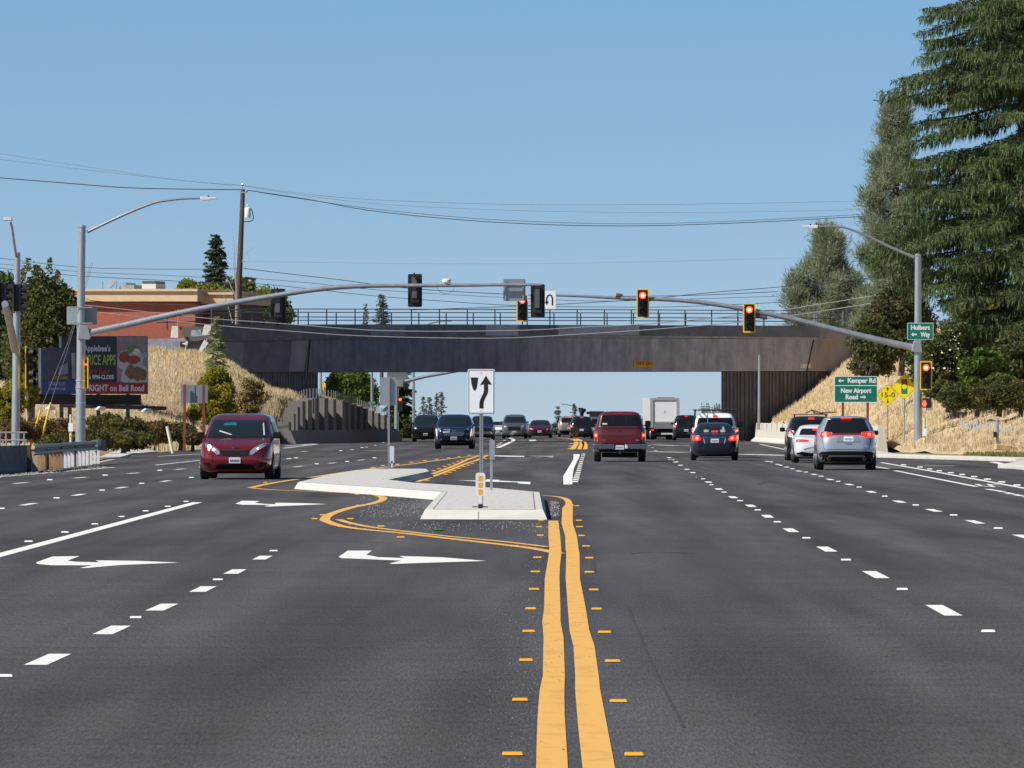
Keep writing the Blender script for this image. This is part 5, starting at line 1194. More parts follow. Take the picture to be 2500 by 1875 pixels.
for u in (90, 160):
    p = plane_pt(u, 988, c0, -.4); mb = MB(); mb.box((p.x,p.y,p.z/2+.5), (.2,.2,p.z-1+2.4)); mb.build('post', M_black, bl2)
panel(bl2, [(173,862),(181,862),(181,925),(173,925)], mat('edge_pale', (.25,.30,.29), .6), .12, 'edge_panel')

# ---- tilted panels beside the bridge (torn sheets on a frame)
t_ = thing('sheet_frame', 'white torn sheets and a dark awning frame at the left end of the overpass', 'awning', tuple(px(470,860,462)))
def quad(pts, D_, m, name, th=.05):
    P_ = [px(u,v,D_) for u,v in pts]; mb = MB(); n = len(P_); mb.add(P_+[p+Y*th for p in P_], [tuple(range(n)), tuple(range(n,2*n))[::-1]]+[(i,(i+1)%n,n+(i+1)%n,n+i) for i in range(n)]); mb.build(name, m, t_)
M_sheet = mat('white_sheet', (.70,.70,.66), .7, var=.15, vscale=3); M_awn = mat('awning_grey', (.13,.115,.11), .9, var=.2, vscale=4, stretch=(3,1,.5))
quad([(434,797),(518,797),(518,825),(478,833),(456,832)], 463, M_awn, 'awning')
quad([(420,796),(434.5,796),(434.5,824.5),(416,824)], 462.6, M_sheet, 'sheet')
quad([(467,806),(490,804),(492,820),(466,822)], 462.3, mat('sheet_blue', (.38,.45,.50), .6, col2=(.2,.25,.28), vscale=5), 'sheet')
quad([(499,793),(516,792),(512,817),(492,819)], 462.1, M_sheet, 'sheet')
quad([(499,829),(509,838),(497,852),(490,868),(480,866),(490,845)], 461.9, M_sheet, 'sheet')
quad([(443,839),(459,833),(457,843)], 462.2, M_sheet, 'sheet')
mb = MB()
mb.tube([px(434,797,462.9), px(434,755,462.9)], .03, 5); mb.tube([px(456,832,462.9), px(450,866,462.9)], .05, 5); mb.tube([px(505,825,462.9), px(500,868,462.9)], .05, 5); mb.build('frame_bar', M_galv, t_)
# ================================================================ BUILDING
def brick_mat():
    m = bpy.data.materials.new('brick'); t, b = nt(m); N = t.nodes; L = t.links
    tc = N.new('ShaderNodeTexCoord'); mp = N.new('ShaderNodeMapping'); mp.inputs['Rotation'].default_value = (math.radians(90),0,0); br = N.new('ShaderNodeTexBrick')
    L.new(tc.outputs['Object'], mp.inputs[0]); L.new(mp.outputs[0], br.inputs['Vector'])
    br.inputs['Color1'].default_value = (.36,.095,.055,1); br.inputs['Color2'].default_value = (.29,.075,.045,1); br.inputs['Mortar'].default_value = (.30,.14,.10,1)
    br.inputs['Scale'].default_value = 3.0; br.inputs['Mortar Size'].default_value = .012
    n = N.new('ShaderNodeTexNoise'); n.inputs['Scale'].default_value = .7; mr = N.new('ShaderNodeMapRange'); mr.inputs[1].default_value = .3; mr.inputs[2].default_value = .7; mr.inputs[3].default_value = .85; mr.inputs[4].default_value = 1.12; L.new(n.outputs['Fac'], mr.inputs[0])
    hs = N.new('ShaderNodeHueSaturation'); L.new(mr.outputs[0], hs.inputs['Value']); L.new(br.outputs['Color'], hs.inputs['Color']); L.new(hs.outputs[0], b.inputs['Base Color']); b.inputs['Roughness'].default_value = .9
    return m
M_brick = brick_mat()
DBG = 520
byaw = math.radians(-14)       # facade turned towards the sun
bR = Vector((math.cos(byaw), math.sin(byaw), 0)); bN = Vector((math.sin(byaw), -math.cos(byaw), 0))
bc = px(350, 800, DBG)
def bpt(U, V, off=0.0, cc=bc):
    d = Vector(((U-1250)/F, 1, (VH-V)/F)); o = Vector((0,0,H)); t_ = (cc-o).dot(bN)/d.dot(bN); return o+d*t_+bN*off
bld = thing('brick_building', 'red brick building with a tan cornice behind the billboard', 'building', (bc.x, bc.y, 4.5))
def bblock(U0, U1, V0, V1, front, depth, m, name, cc=bc):
    a, b, c, d = bpt(U0,V1,front,cc), bpt(U1,V1,front,cc), bpt(U1,V0,front,cc), bpt(U0,V0,front,cc)
    mb = MB(); P_ = [a,b,c,d]; mb.add(P_+[p-bN*depth for p in P_], [(0,1,2,3),(7,6,5,4),(0,4,5,1),(1,5,6,2),(2,6,7,3),(3,7,4,0)]); return mb.build(name, m, bld)
bblock(100, 477, 738, 880, 0, 14, M_brick, 'wall')
bblock(95, 487, 712, 736, .55, 15, M_tan, 'cornice'); bblock(93, 489, 705.5, 711.5, .75, 15.4, M_tan, 'cornice_cap')
bblock(477.5, 556, 719, 741, -1.4, 10, M_tan, 'cornice'); bblock(477.5, 558, 713, 718.5, -1.2, 10.4, M_tan, 'cornice_cap')
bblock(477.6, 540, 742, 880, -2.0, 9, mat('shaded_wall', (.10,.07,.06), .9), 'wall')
bblock(214, 478, 846, 852, 2.5, 2.5, M_black, 'lower_ledge')
for (U0,U1,V0,V1,m,nm_) in ((318,350,684,691,M_rail,'roof_unit'),(317,351,691.3,705,mat('unit_white', (.62,.62,.60), .6),'roof_unit'),(262,298,694,705,mat('unit_grey', (.28,.30,.28), .7, var=.2),'roof_unit'),(268,278,688,694,M_galv,'roof_unit')):
    o = bblock(U0,U1,V0,V1,-3,2.5,m,nm_)
    if nm_ == 'roof_unit': pass
mb = MB(); mb.lathe([(.02,0),(.3,.08),(.42,.2)], bpt(245,695,-3), Vector((-.6,-.5,.6)), 14); mb.build('dish_antenna', M_galv, bld)
mb = MB(); mb.tube([bpt(221,707,-3), bpt(221,684,-3)], .04, 5); mb.tube([bpt(255,705,-3), bpt(255,683,-3)], .03, 5); mb.build('roof_mast', M_galv, bld)
# hedge-like retaining wall of stacked bags / blocks below
mb = MB()
for i in range(34):
    u = 352+i*5.4; mb.lathe([(.02,.0),(.085,.03),(.1,.1),(.1,.5),(.02,.55)][:4], px(u,868,478), Z, 8)
hw = MB(); a = px(350,872,480); b_ = px(545,872,480); hw.box(((a.x+b_.x)/2,480,(px(0,852,480).z+5.2)/2), (b_.x-a.x,.8,px(0,852,480).z-5.2))
hw_o = thing('crib_wall', 'low grey block wall with a scalloped top above the left grassy bank', 'wall', tuple(at(440,480,5.3)))
hw.build('wall_body', mat('crib_grey', (.19,.18,.17), .95, col2=(.33,.31,.29), vscale=5), hw_o)
for i in range(10):
    u = 355+i*17; q = px(u+8,853,479.3); m_ = MB(); m_.box(q, (.42,.9,.13)); m_.build('cap_block', mat('cap_grey', (.45,.44,.42), .9), hw_o, bevel=.05)

# ================================================================ VEGETATION
def quads(Cn, ax, bx_, sa, sb):
    """Cn centres (n,3); ax, bx_ unit vectors; sa, sb half sizes"""
    A = ax*sa[:,None]; B = bx_*sb[:,None]
    V_ = np.stack([Cn-A-B*.3, Cn-B, Cn+A-B*.1, Cn+B],1).reshape(-1,3); return V_, np.arange(len(V_)).reshape(-1,4)
def runit(n):
    v = RNG.normal(0,1,(n,3)); return v/np.linalg.norm(v,axis=1)[:,None]
def leaves(name, Cn, size, m, parent, flat=0.0, asp=.55):
    n = len(Cn); a = runit(n); b = runit(n); a[:,2] *= (1-flat); a /= np.linalg.norm(a,axis=1)[:,None]; b -= a*(a*b).sum(1)[:,None]; b /= np.linalg.norm(b,axis=1)[:,None]
    s = size*(.6+RNG.random(n)*.8); V_, Fc = quads(Cn, a, b, s, s*asp); return npmesh(name, V_, Fc, m, parent)
def clumps(cen, k, rad, squash=.75):
    d = runit(len(cen)*k); r = rad*(RNG.random(len(cen)*k)**.45)
    P_ = np.repeat(cen, k, axis=0)+d*r[:,None]*np.array([1,1,squash]); return P_
def broadleaf(name, label, cat, U, Vt, Vb, D, wpx, m, leafsize=.10, nc=60, kl=160, zb=None, rad=None, trunkm=None, group=None, shape=1.0, twigs=0, depth=.8, outline=None, seed=0):
    """crown between image rows Vt and Vb, wpx wide, at distance D (real size follows)"""
    rx = wpx/2/sc(D); zt = px(0,Vt,D).z; zl_ = px(0,Vb,D).z; x0 = px(U,0,D).x; zb = zb if zb is not None else max(0, zl_-1.5)
    t_ = thing(name, label, cat, (x0, D, zb), group); cz = (zt+zl_)/2; rz = (zt-zl_)/2
    rad = rad or min(rx,rz)*.33
    cen = []; rr = np.random.default_rng(int(U*7+Vt)+seed)
    while len(cen) < nc:
        q = rr.uniform(-1,1,3)
        r2 = (q**2).sum()
        if r2 > 1 or r2 < .18: continue
        w_ = (1-.25*q[2]) if shape == 1 else (1-shape*.5*q[2])
        cen.append((x0+q[0]*(rx-rad*.7)*w_, D+q[1]*(rx*depth), cz+q[2]*(rz-rad*.6)))
    cen = np.array(cen)
    if outline is not None: cen = cen[[outline(p) for p in cen]]
    P_ = clumps(cen, kl, rad)
    leaves('crown', P_, leafsize, m, t_)
    mb = MB(); h_ = cz-zb; mb.tube([(x0,D,zb-.1),(x0+.05*rx,D,zb+h_*.5),(x0-.03*rx,D,cz)], [.05*rx+.08,.04*rx+.05,.03], 8); mb.build('trunk', trunkm or M_bark, t_, smooth=True)
    for i in range(0, len(cen), max(1, len(cen)//14)):
        c_ = Vector(cen[i]); s_ = Vector((x0, D, zb+(c_.z-zb)*random.uniform(.25,.6))); md = (s_+c_)/2+Vector((0,0,.1*h_)); mb = MB(); mb.tube([s_, md, c_], [.03+.012*rx,.03,.012], 5); mb.build('limb', trunkm or M_bark, t_)
    if twigs:
        mb = MB()
        for i in range(twigs):
            c_ = Vector(cen[random.randrange(len(cen))]); d = Vector((random.uniform(-.5,.5), random.uniform(-.3,.3), 1)).normalized()*random.uniform(.5,1.4); mb.tube([c_, c_+d*rad*1.6], [.03,.01], 4)
    return t_
def conifer(name, label, U, Vt, Vb, D, wpx, m, step=.28, per=7, nl=.16, droop=.25, zb=None, group=None, trunk=True, dens=14, irregular=.25, power=1.0, nw=.35, x_of=None):
    """spired conifer: whorled branches with flat sprays of needles"""
    zt = px(0,Vt,D).z; zl_ = px(0,Vb,D).z; x0 = px(U,0,D).x; R0 = wpx/2/sc(D); zb = zb if zb is not None else zl_-1
    t_ = thing(name, label, 'conifer', (x0, D, zb), group); P_ = []; A_ = []
    z = zl_
    while z < zt-.1:
        f = (zt-z)/(zt-zl_); R_z = R0*(f**power)*(1-.0*f)+.05
        for k in range(per):
            a = random.random()*6.283; L_ = R_z*random.uniform(1-irregular*2, 1.05); 
            if L_ < .05: continue
            n = max(3, int(dens*L_)); s = RNG.random(n)**.7*L_
            dirv = np.array([math.cos(a), math.sin(a), 0.0]); up = .15*s-droop*s*s/max(L_,.3)
            c = np.array([x0,D,z+random.uniform(-.5,.5)*step])+dirv*s[:,None]; c[:,2] += up
            side = np.array([-dirv[1],dirv[0],0])*RNG.normal(0,1,n)[:,None]*(.10+.22*(L_-s)*.6)[:,None]; c += side
            P_.append(c); dd = np.tile(dirv,(n,1))+RNG.normal(0,.45,(n,3)); dd[:,2] -= .25; A_.append(dd)
        z += step
    P_ = np.concatenate(P_); A_ = np.concatenate(A_); A_ /= np.linalg.norm(A_,axis=1)[:,None]
    b = runit(len(P_)); b -= A_*(A_*b).sum(1)[:,None]; b /= np.linalg.norm(b,axis=1)[:,None]; s = nl*(.6+RNG.random(len(P_))*.8)
    V_, Fc = quads(P_, A_, b, s, s*nw); npmesh('crown', V_, Fc, m, t_)
    mb = MB(); mb.tube([(x0,D,zb),(x0,D,zt-.15)], [.04*(zt-zb)*.5+.03,.01], 7); mb.build('trunk', M_bark, t_, smooth=True)
    return t_
def puffs(name, label, U, Vt, Vb, D, wpx, m, nb=46, per=240, nl=.34, nwid=.013, rad=.75, zb=None, dens_shape=.35, group=None, cat='pine'):
    """grey pine: open crown, upward brushes of long thin needles at branch ends"""
    zt = px(0,Vt,D).z; zl_ = px(0,Vb,D).z; x0 = px(U,0,D).x; R0 = wpx/2/sc(D); zb = zb if zb is not None else zl_-2
    t_ = thing(name, label, cat, (x0, D, zb), group)
    rr = np.random.default_rng(int(U)); cen = []; br = R0*.30
    for i in range(nb//6):                                  # boughs, each a loose group of needle brushes
        f = min(.97, (i+rr.uniform(.2,.8))/(nb//6)); z = zl_+(zt-zl_)*f; Rz = R0*min(1, (1-f)*1.5+.12)*rr.uniform(.62,1.0)
        a = i*2.4+rr.uniform(-.4,.4); bx0 = x0+math.cos(a)*max(.1,Rz-br*.5); by0 = D+math.sin(a)*Rz*.8; k_ = br*(.6+.6*(1-f))
        for q in range(6):
            v_ = rr.normal(0,.5,3); cen.append((bx0+v_[0]*k_, by0+v_[1]*k_, z+v_[2]*k_*.7, max(.1,Rz)))
    cen.append((x0, D, zt-.4, .1)); cen = np.array(cen)
    C3 = cen[:,:3]; n = len(C3)*per; base = np.repeat(C3, per, axis=0)+RNG.normal(0,1,(n,3))*np.array([rad*.28,rad*.28,rad*.28])
    out = base-np.repeat(C3, per, axis=0); d = out/ (np.linalg.norm(out,axis=1)[:,None]+1e-6)*.8+RNG.normal(0,.5,(n,3)); d[:,2] += .75; d /= np.linalg.norm(d,axis=1)[:,None]
    w_ = runit(n)*nwid*(.7+RNG.random(n)*.6)[:,None]; L_ = (nl*(.6+.8*RNG.random(n)))[:,None]
    V_ = np.stack([base-w_, base+w_, base+d*L_],1).reshape(-1,3); npmesh('crown', V_, np.arange(3*n).reshape(n,3), m, t_)
    mb = MB(); hh = zt-zb; mb.tube([(x0,D,zb),(x0+.15,D,zb+hh*.5),(x0,D,zt-.6)], [.28,.17,.05], 8); mb.build('trunk', M_bark, t_, smooth=True)
    for c_ in cen[::2]:
        s_ = Vector((x0, D, max(zb+.5, c_[2]-abs(c_[3])*.6))); mb = MB(); mb.tube([s_, (s_+Vector(c_[:3]))/2+Vector((0,0,-.1)), Vector(c_[:3])], [.07,.05,.025], 5); mb.build('limb', M_bark, t_)
    return t_
# --- great deodar cedar on the right
def deodar(U, D, zbot, ztop, R_at, label, m, tips=()):
    x0 = px(U,0,D).x; t_ = thing('cedar_tree', label, 'conifer', (x0, D, 3.5)); P0 = []; P1 = []; limbs = MB(); BR = []
    zq = zbot
    while zq < ztop:
        z = zq+random.uniform(-.5,.5); Rz = R_at(z)
        for k in range(12):
            a = random.random()*6.283 if k < 7 else random.uniform(3.3, 5.2)
            if math.cos(a) > .45: continue
            BR.append((a, Rz*(1+.16*math.sin(2.3*z+1.5*a))*random.choice([random.uniform(.45,.75), random.uniform(.7,.9), random.uniform(.85,1.02)]), z+random.uniform(-.55,.55), random.uniform(.03,.26)))
        zq += random.choice([.45,.6,.9,1.1])
    for u, v in tips:                                   # the long outer boughs
        for q in range(2):
            tp = px(u+q*14, v+q*4, D); L_ = x0-tp.x; a = math.pi+random.uniform(-.25,.25); BR.append((a, L_/max(.5,-math.cos(a)), tp.z+.14*L_+.010*L_*L_, .14))
    for li, (a, L_, zz, dr) in enumerate(BR):
        dv = np.array([math.cos(a), math.sin(a)*.9, 0.0])
        def pos(s): return np.array([x0,D,zz])+dv*s+np.array([0,0,-dr*s-.010*s*s+.10*math.sin(s*1.7+li)])
        if li % 2 == 0: limbs.tube([Vector(pos(s)) for s in np.linspace(0,L_*.97,6)], [.10,.08,.06,.045,.03,.012], 5)
        s = .15*L_
        while s < L_:
            for sd in (-1,1):
                tl = (.25+.95*math.sin(math.pi*min(1,(1-s/L_)*.85+.08)))*random.uniform(.6,1.15)
                sdv = np.array([-dv[1],dv[0],0])*sd*.85+dv*.7+RNG.normal(0,.12,3); sdv[2] = random.uniform(-.12,.05)
                n = int(7+tl*26); q = RNG.random(n)*tl; base = pos(s)+sdv*q[:,None]; base[:,2] -= .16*q*q
                ln = .10+.62*RNG.random(n)**2.2*min(1,.5+tl*.6)
                dn = np.stack([RNG.normal(0,.14,n)+sdv[0]*.28, RNG.normal(0,.14,n)+sdv[1]*.28, -np.ones(n)],1)
                up_ = RNG.random(n) < .38; k_ = up_.sum()
                dn[up_] = np.stack([sdv[0]+RNG.normal(0,.5,k_), sdv[1]+RNG.normal(0,.5,k_), RNG.uniform(-.15,.35,k_)],1); ln[up_] = .12+.14*RNG.random(k_)
                dn /= np.linalg.norm(dn,axis=1)[:,None]; P0.append(base); P1.append(base+dn*ln[:,None])
            s += random.uniform(.26,.42)
    P0 = np.concatenate(P0); P1 = np.concatenate(P1); n = len(P0); w_ = runit(n)*.034*(.6+.8*RNG.random(n))[:,None]; M_ = (P0*.6+P1*.4)
    V_ = np.stack([P0, M_-w_, P1, M_+w_],1).reshape(-1,3)
    npmesh('crown', V_, np.arange(4*n).reshape(n,4), m, t_)
    tag(limbs.build('limbs', M_bark, t_), kind='stuff'); mb = MB(); mb.tube([(x0,D,3.0),(x0+.1,D,12),(x0,D,22),(x0,D,ztop)], [.55,.42,.28,.05], 12); mb.build('trunk', M_bark, t_, smooth=True)
    # bare dead lower twigs
    return t_
deodar(2500, 352, 5.6, 30, lambda z: float(np.interp(z,[5,7,9.8,12,14.2,17.7,20.3,23,31],[4.6,5.8,7.3,6.6,6.0,5.6,4.6,4.2,1.0])), 'huge drooping cedar filling the upper right corner', M_deodar, tips=[(2262,22),(2250,48),(2248,74),(2254,102),(2248,142),(2252,172),(2192,200),(2152,224),(2152,250),(2235,245),(2190,318),(2226,345),(2205,430),(2215,470),(2200,500),(2160,545),(2130,585),(2098,622),(2104,640),(2150,655),(2185,690),(2240,700),(2300,730)])
puffs('grey_pine', 'tall grey-green pine standing behind the left side of the big cedar', 2185, 258, 700, 385, 205, M_gpine, 150, 260, .36, .030, .95, zb=6)
puffs('grey_pine', 'rounded grey-green pine to the right of the overpass railing', 2020, 566, 830, 545, 215, M_gpine, 190, 250, .42, .040, 1.1, zb=5)
puffs('grey_pine', 'lower grey-green pine between the round pine and the right mast', 2165, 640, 850, 470, 180, M_gpine, 100, 230, .36, .034, .95, zb=6)
# right bushes (oleander mass as separate shrubs)
def shrub(label, U, Vt, Vb, D, w_, m, nc=50, kl=170, ls=.10, zb=3, name='shrub', rad=None, seed=0): return broadleaf(name, label, 'shrub', U, Vt, Vb, D, w_, m, ls, nc, kl, zb=zb, rad=rad, seed=seed)
shrub('dark shrub at the top of the right bank beside the overpass wall', 2135, 760, 930, 372, 150, M_dkleaf, 70, 200, .09, zb=4)
s1 = shrub('dark green oleander with cream flowers right of the Hulbert Way sign', 2310, 770, 985, 342, 200, leaf('oleander', (.05,.07,.018), (.13,.155,.04), 1.0), 95, 210, .10, zb=3)
shrub('bright green shrub lower down among the right bank bushes', 2400, 850, 975, 339, 150, leaf('fresh_green', (.06,.115,.015), (.16,.23,.035), .8), 60, 200, .10, zb=3)
for k_, (u_, v0_, v1_, w__, m__, lb_) in enumerate(((2330,930,1003,80,M_dkleaf,'low shrub just right of the red mast signal'),(2385,935,1006,95,M_brush,'low brown-green shrub, second along the foot of the right bushes'),(2440,930,1004,95,M_dkleaf,'low shrub, third along the foot of the right bushes'),(2492,925,1002,95,M_brush,'low shrub at the right edge along the foot of the bushes'))): shrub(lb_, u_, v0_, v1_, 331, w__, m__, 36, 150, .075, zb=1.8, rad=.45)
shrub('low olive shrub at the foot of the flowering oleander', 2315, 885, 990, 341, 120, M_dkleaf, 46, 190, .09, zb=2)
shrub('low green shrub spilling down the right bank below the cedar', 2440, 905, 995, 335, 120, leaf('olive_green', (.06,.085,.02), (.17,.19,.05), .9), 46, 190, .09, zb=2)
shrub('tall olive shrub beneath the cedar at the right edge', 2465, 800, 1000, 345, 160, M_dkleaf, 90, 200, .10, zb=3)
shrub('dusky brown-green shrub behind the right signal mast', 2200, 690, 880, 385, 190, leaf('dusky', (.06,.062,.028), (.13,.12,.055), .9), 85, 190, .10, zb=4)
shrub('dark undergrowth below the cedar branches at the far right', 2420, 700, 880, 375, 220, M_dkleaf, 90, 190, .11, zb=4)
shrub('yellowing small tree glimpsed under the cedar', 2428, 730, 775, 368, 40, M_yleaf, 14, 90, .08, zb=4)
b_ = shrub('grey brush tuft on the right bank above the guide sign', 2118, 880, 925, 368, 70, leaf('grey_brush', (.08,.08,.05), (.17,.16,.09), 1.5), 22, 120, .08, zb=3)
# flowers on the oleander
fp = np.stack([RNG.uniform(2275,2345,70), RNG.uniform(790,910,70)],1); Cn = np.array([tuple(px(u,v,337.5+RNG.random()*1.0)) for u,v in fp]); tag(leaves('flowers', Cn, .04, M_flower, s1, asp=.9), kind='stuff')
# --- left big trees
broadleaf('broadleaf_tree', 'big dark green tree behind the left masts', 'tree', 110, 655, 1000, 405, 200, M_dkleaf, .12, 170, 240, zb=1.2, rad=1.15, seed=3)
tw = bpy.data.objects['broadleaf_tree']
rr_ = []; 
for u, v, h_ in ((85,660,48),(68,640,40),(122,640,42),(95,650,30),(160,700,35),(140,660,30),(55,660,30),(175,740,25)):
    for k in range(60): rr_.append(tuple(px(u+random.gauss(0,6)*(.25+k/60), v+22-h_*.75*(1-k/60)+random.gauss(0,2), 404+random.gauss(0,.4))))
leaves('twig_leaves', np.array(rr_), .11, M_dkleaf, tw)
broadleaf('broadleaf_tree', 'dark foliage at the left frame edge behind the signals', 'tree', 5, 640, 960, 420, 110, leaf('dk2', (.035,.06,.02), (.09,.14,.04), 1.0), .13, 80, 200, zb=1.5, rad=1.0)
shrub('bright yellow-leaved bush at the left frame edge', 20, 925, 1035, 330, 90, M_yleaf, 55, 130, .07, zb=.6, name='yellow_bush')
shrub('small yellow bush beside the four section signal', 70, 900, 1005, 360, 55, M_yleaf, 26, 110, .07, zb=1, name='yellow_bush')
for i, (U, Vt, Vb, D_, w_, m_) in enumerate(((40,1015,1090,318,150,M_rbrush),(120,1010,1095,322,130,M_rbrush),(255,1005,1060,350,110,M_brush),(310,1015,1085,335,150,M_brush),(380,1020,1085,345,120,M_rbrush),(300,1048,1100,322,160,M_brush),(235,1040,1100,318,90,M_brush),(440,1030,1080,356,110,M_brush),(470,1055,1085,345,60,M_rbrush),(150,1060,1100,310,120,M_brush))):
    lab = ['reddish brush behind the pipe railing at far left','reddish brush around the yellow guy sleeves','low green brush just right of the left mast, farthest','low green brush in the middle of the planted bed','reddish brush at the right of the planted bed','green brush at the front of the bed above the ramp','green brush hugging the foot of the left mast','green brush in front of the rusty sign posts','small reddish tuft between the rusty posts','green brush in front of the yellow guy sleeves'][i]
    shrub(lab, U, Vt, Vb, D_, w_, m_, 34, 190, .07, zb=0, name='brush', rad=.42)
shrub('tall yellow-green shrub growing below the young conifer', 530, 885, 1055, 402, 110, M_yleaf, 85, 170, .085, zb=1, name='yellow_bush')
shrub('sparse tan and green shrub right of the rusty sign posts', 615, 915, 1045, 408, 100, leaf('tan_leaf', (.17,.13,.05), (.36,.27,.10), 1.2), 34, 130, .08, zb=1, name='shrub')
shrub('pale leafy shrub between the rusty sign posts', 470, 980, 1030, 362, 55, M_yleaf, 20, 110, .07, zb=1, name='shrub')
0 and shrub('orange dry grass tussock left of the left mast', 168, 975, 1030, 345, 26, mat('orange_grass', (.35,.17,.07), .9, var=.3), 10, 120, .07, zb=1, name='tussock')
# dry tufts along the left kerb
P = np.stack([RNG.uniform(380,700,9000), RNG.uniform(0,1,9000)],1); Cn = np.array([tuple(g(u, float(np.interp(u,[380,420,500,590,690],[1104,1100,1094,1088,1082]))-v*14)) for u,v in P]); V_, Fc = blades(Cn, .12, .5, .03); tag(npmesh('dry_grass', V_, Fc, M_grass), 'dry pale grass fringe along the left road edge', 'grass', kind='stuff')
# young conifer before the bridge
conifer('young_conifer', 'slender pale green young conifer in front of the overpass', 526, 775, 985, 418, 86, M_yconif, .33, 9, .17, .55, zb=2, dens=22, irregular=.12, power=.62, nw=.22)
# behind the bridge left
conifer('spire_conifer', 'dark pointed conifer rising above the brick building', 526, 568, 700, 560, 76, M_conif, .35, 16, .20, .05, zb=6, dens=20, irregular=.28, power=.55)
broadleaf('broadleaf_tree', 'yellow-green tree crown around the utility pole, left side', 'tree', 505, 690, 790, 545, 140, M_lgreen, .14, 100, 220, zb=6, rad=1.05)
broadleaf('broadleaf_tree', 'yellow-green tree crown right of the utility pole', 'tree', 655, 692, 830, 550, 125, M_lgreen, .14, 90, 220, zb=6, rad=1.1)
broadleaf('broadleaf_tree', 'olive tree crown directly behind the utility pole', 'tree', 585, 670, 800, 556, 110, leaf('olive_l', (.06,.075,.025), (.15,.155,.04), .8), .14, 80, 200, zb=6, rad=1.0)
broadleaf('broadleaf_tree', 'small yellow-green crown above the tan cornice', 'tree', 460, 676, 760, 550, 60, M_lgreen, .13, 36, 180, zb=6, rad=.8)
bt_ = thing('bare_tree', 'leafless pale tree left of the utility pole', 'tree', tuple(at(575,498,6)))
mb = MB(); rb_ = lambda pts, r: mb.tube([px(u,v,498) for u,v in pts], r, 5)
rb_([(577,790),(578,720),(576,670)], [.09,.07,.04]); rb_([(577,700),(570,650),(572,610),(569,577)], [.05,.035,.02,.008]); rb_([(576,670),(573,630),(580,595)], [.03,.02,.006]); rb_([(590,640),(602,615),(622,603)], [.02,.012,.006]); rb_([(602,615),(609,632)], [.01,.005]); rb_([(578,730),(560,690),(548,668)], [.05,.03,.01]); rb_([(578,720),(556,706),(540,716)], [.05,.03,.02]); rb_([(545,720),(556,745),(568,788)], [.03,.04,.05]); mb.build('branches', M_paleb, bt_)
conifer('far_conifer', 'small far conifer seen through the overpass railing', 893, 743, 800, 600, 22, M_hazed, .3, 9, .14, .2, zb=5, dens=12, irregular=.3, power=.7)
conifer('far_conifer', 'grey far conifer rising above the railing', 932, 715, 800, 610, 46, M_hazed, .3, 14, .18, .05, zb=5, dens=14, irregular=.3, power=.55)
# under the bridge
broadleaf('broadleaf_tree', 'leafy green tree seen under the left part of the overpass', 'tree', 852, 885, 1035, 560, 145, M_green, .13, 120, 200, zb=.5, rad=.9)
conifer('dark_conifer', 'dark conifer beyond the distant signal mast', 975, 860, 1080, 575, 100, leaf('dkc', (.03,.05,.018), (.10,.12,.03), .6), .3, 15, .24, .35, zb=0, dens=16, irregular=.3, power=.35)
broadleaf('shrub', 'dark hedge shrub at the foot of the distant mast', 'shrub', 1000, 1020, 1075, 570, 60, M_dkleaf, .12, 30, 150, zb=0)
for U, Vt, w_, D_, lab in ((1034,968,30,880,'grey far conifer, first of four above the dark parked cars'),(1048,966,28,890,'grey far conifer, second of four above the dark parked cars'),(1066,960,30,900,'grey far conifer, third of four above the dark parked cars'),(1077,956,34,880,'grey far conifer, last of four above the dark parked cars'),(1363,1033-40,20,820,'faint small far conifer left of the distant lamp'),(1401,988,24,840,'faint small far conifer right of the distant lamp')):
    conifer('far_conifer', lab, U, Vt, 1052, D_, w_*1.5, M_hazed, .5, 9, .26, .1, zb=-6, dens=7, irregular=.35, power=.7)
broadleaf('shrub', 'pale far bush left of the tan crossover', 'shrub', 1362, 1030, 1066, 700, 40, M_hazed, .14, 30, 120, zb=-1)
mb = MB(); D_ = 700
sh = thing('spiky_plant', 'spiky grey-green plant beyond the white ladder-rack pickup', 'plant', tuple(at(1735,D_,-1)))
for i in range(26):
    u = 1735+random.uniform(-26,26); mb.tube([px(u,1020,D_), px(u+random.uniform(-10,10),998+random.uniform(-9,10)-6,D_)], [.12,.04], 4)
mb.build('leaves', M_hazed, sh)
# ================================================================ VEHICLES
def paint(name, col, metal=.35, rough=.28): return mat('paint_'+name, col, rough, metal=metal, coat=.9)
M_glass = mat('car_glass', (.010,.012,.014), .06, spec=.45)
M_glassb = mat('car_glass_bluish', (.012,.020,.023), .10, spec=.35)
M_tyre = mat('tyre_rubber', (.016,.016,.017), .85); M_rim = mat('wheel_rim', (.45,.46,.48), .3, metal=.8)
M_trim = mat('black_trim', (.010,.010,.011), .6, spec=.2); M_chrome = mat('chrome', (.75,.77,.80), .12, metal=1.0)
M_plate = mat('plate_white', (.75,.76,.78), .5); M_pink = mat('plate_ink', (.12,.15,.35), .6)
M_tail = mat('tail_light_lit', (.6,.01,.008), .25, emit=(1,.02,.012), es=1.6)
M_tailc = mat('tail_light_core', (.8,.05,.03), .3, emit=(1,.10,.05), es=5.0)
M_taild = mat('tail_light_dull', (.38,.012,.012), .2, coat=.6)
M_head = mat('headlight', (.55,.57,.60), .12, metal=.6, coat=.8); M_headc = mat('headlight_glint', (.9,.9,.85), .2, emit=(1,.95,.85), es=5)
M_well = mat('wheel_well', (.008,.008,.009), .9)

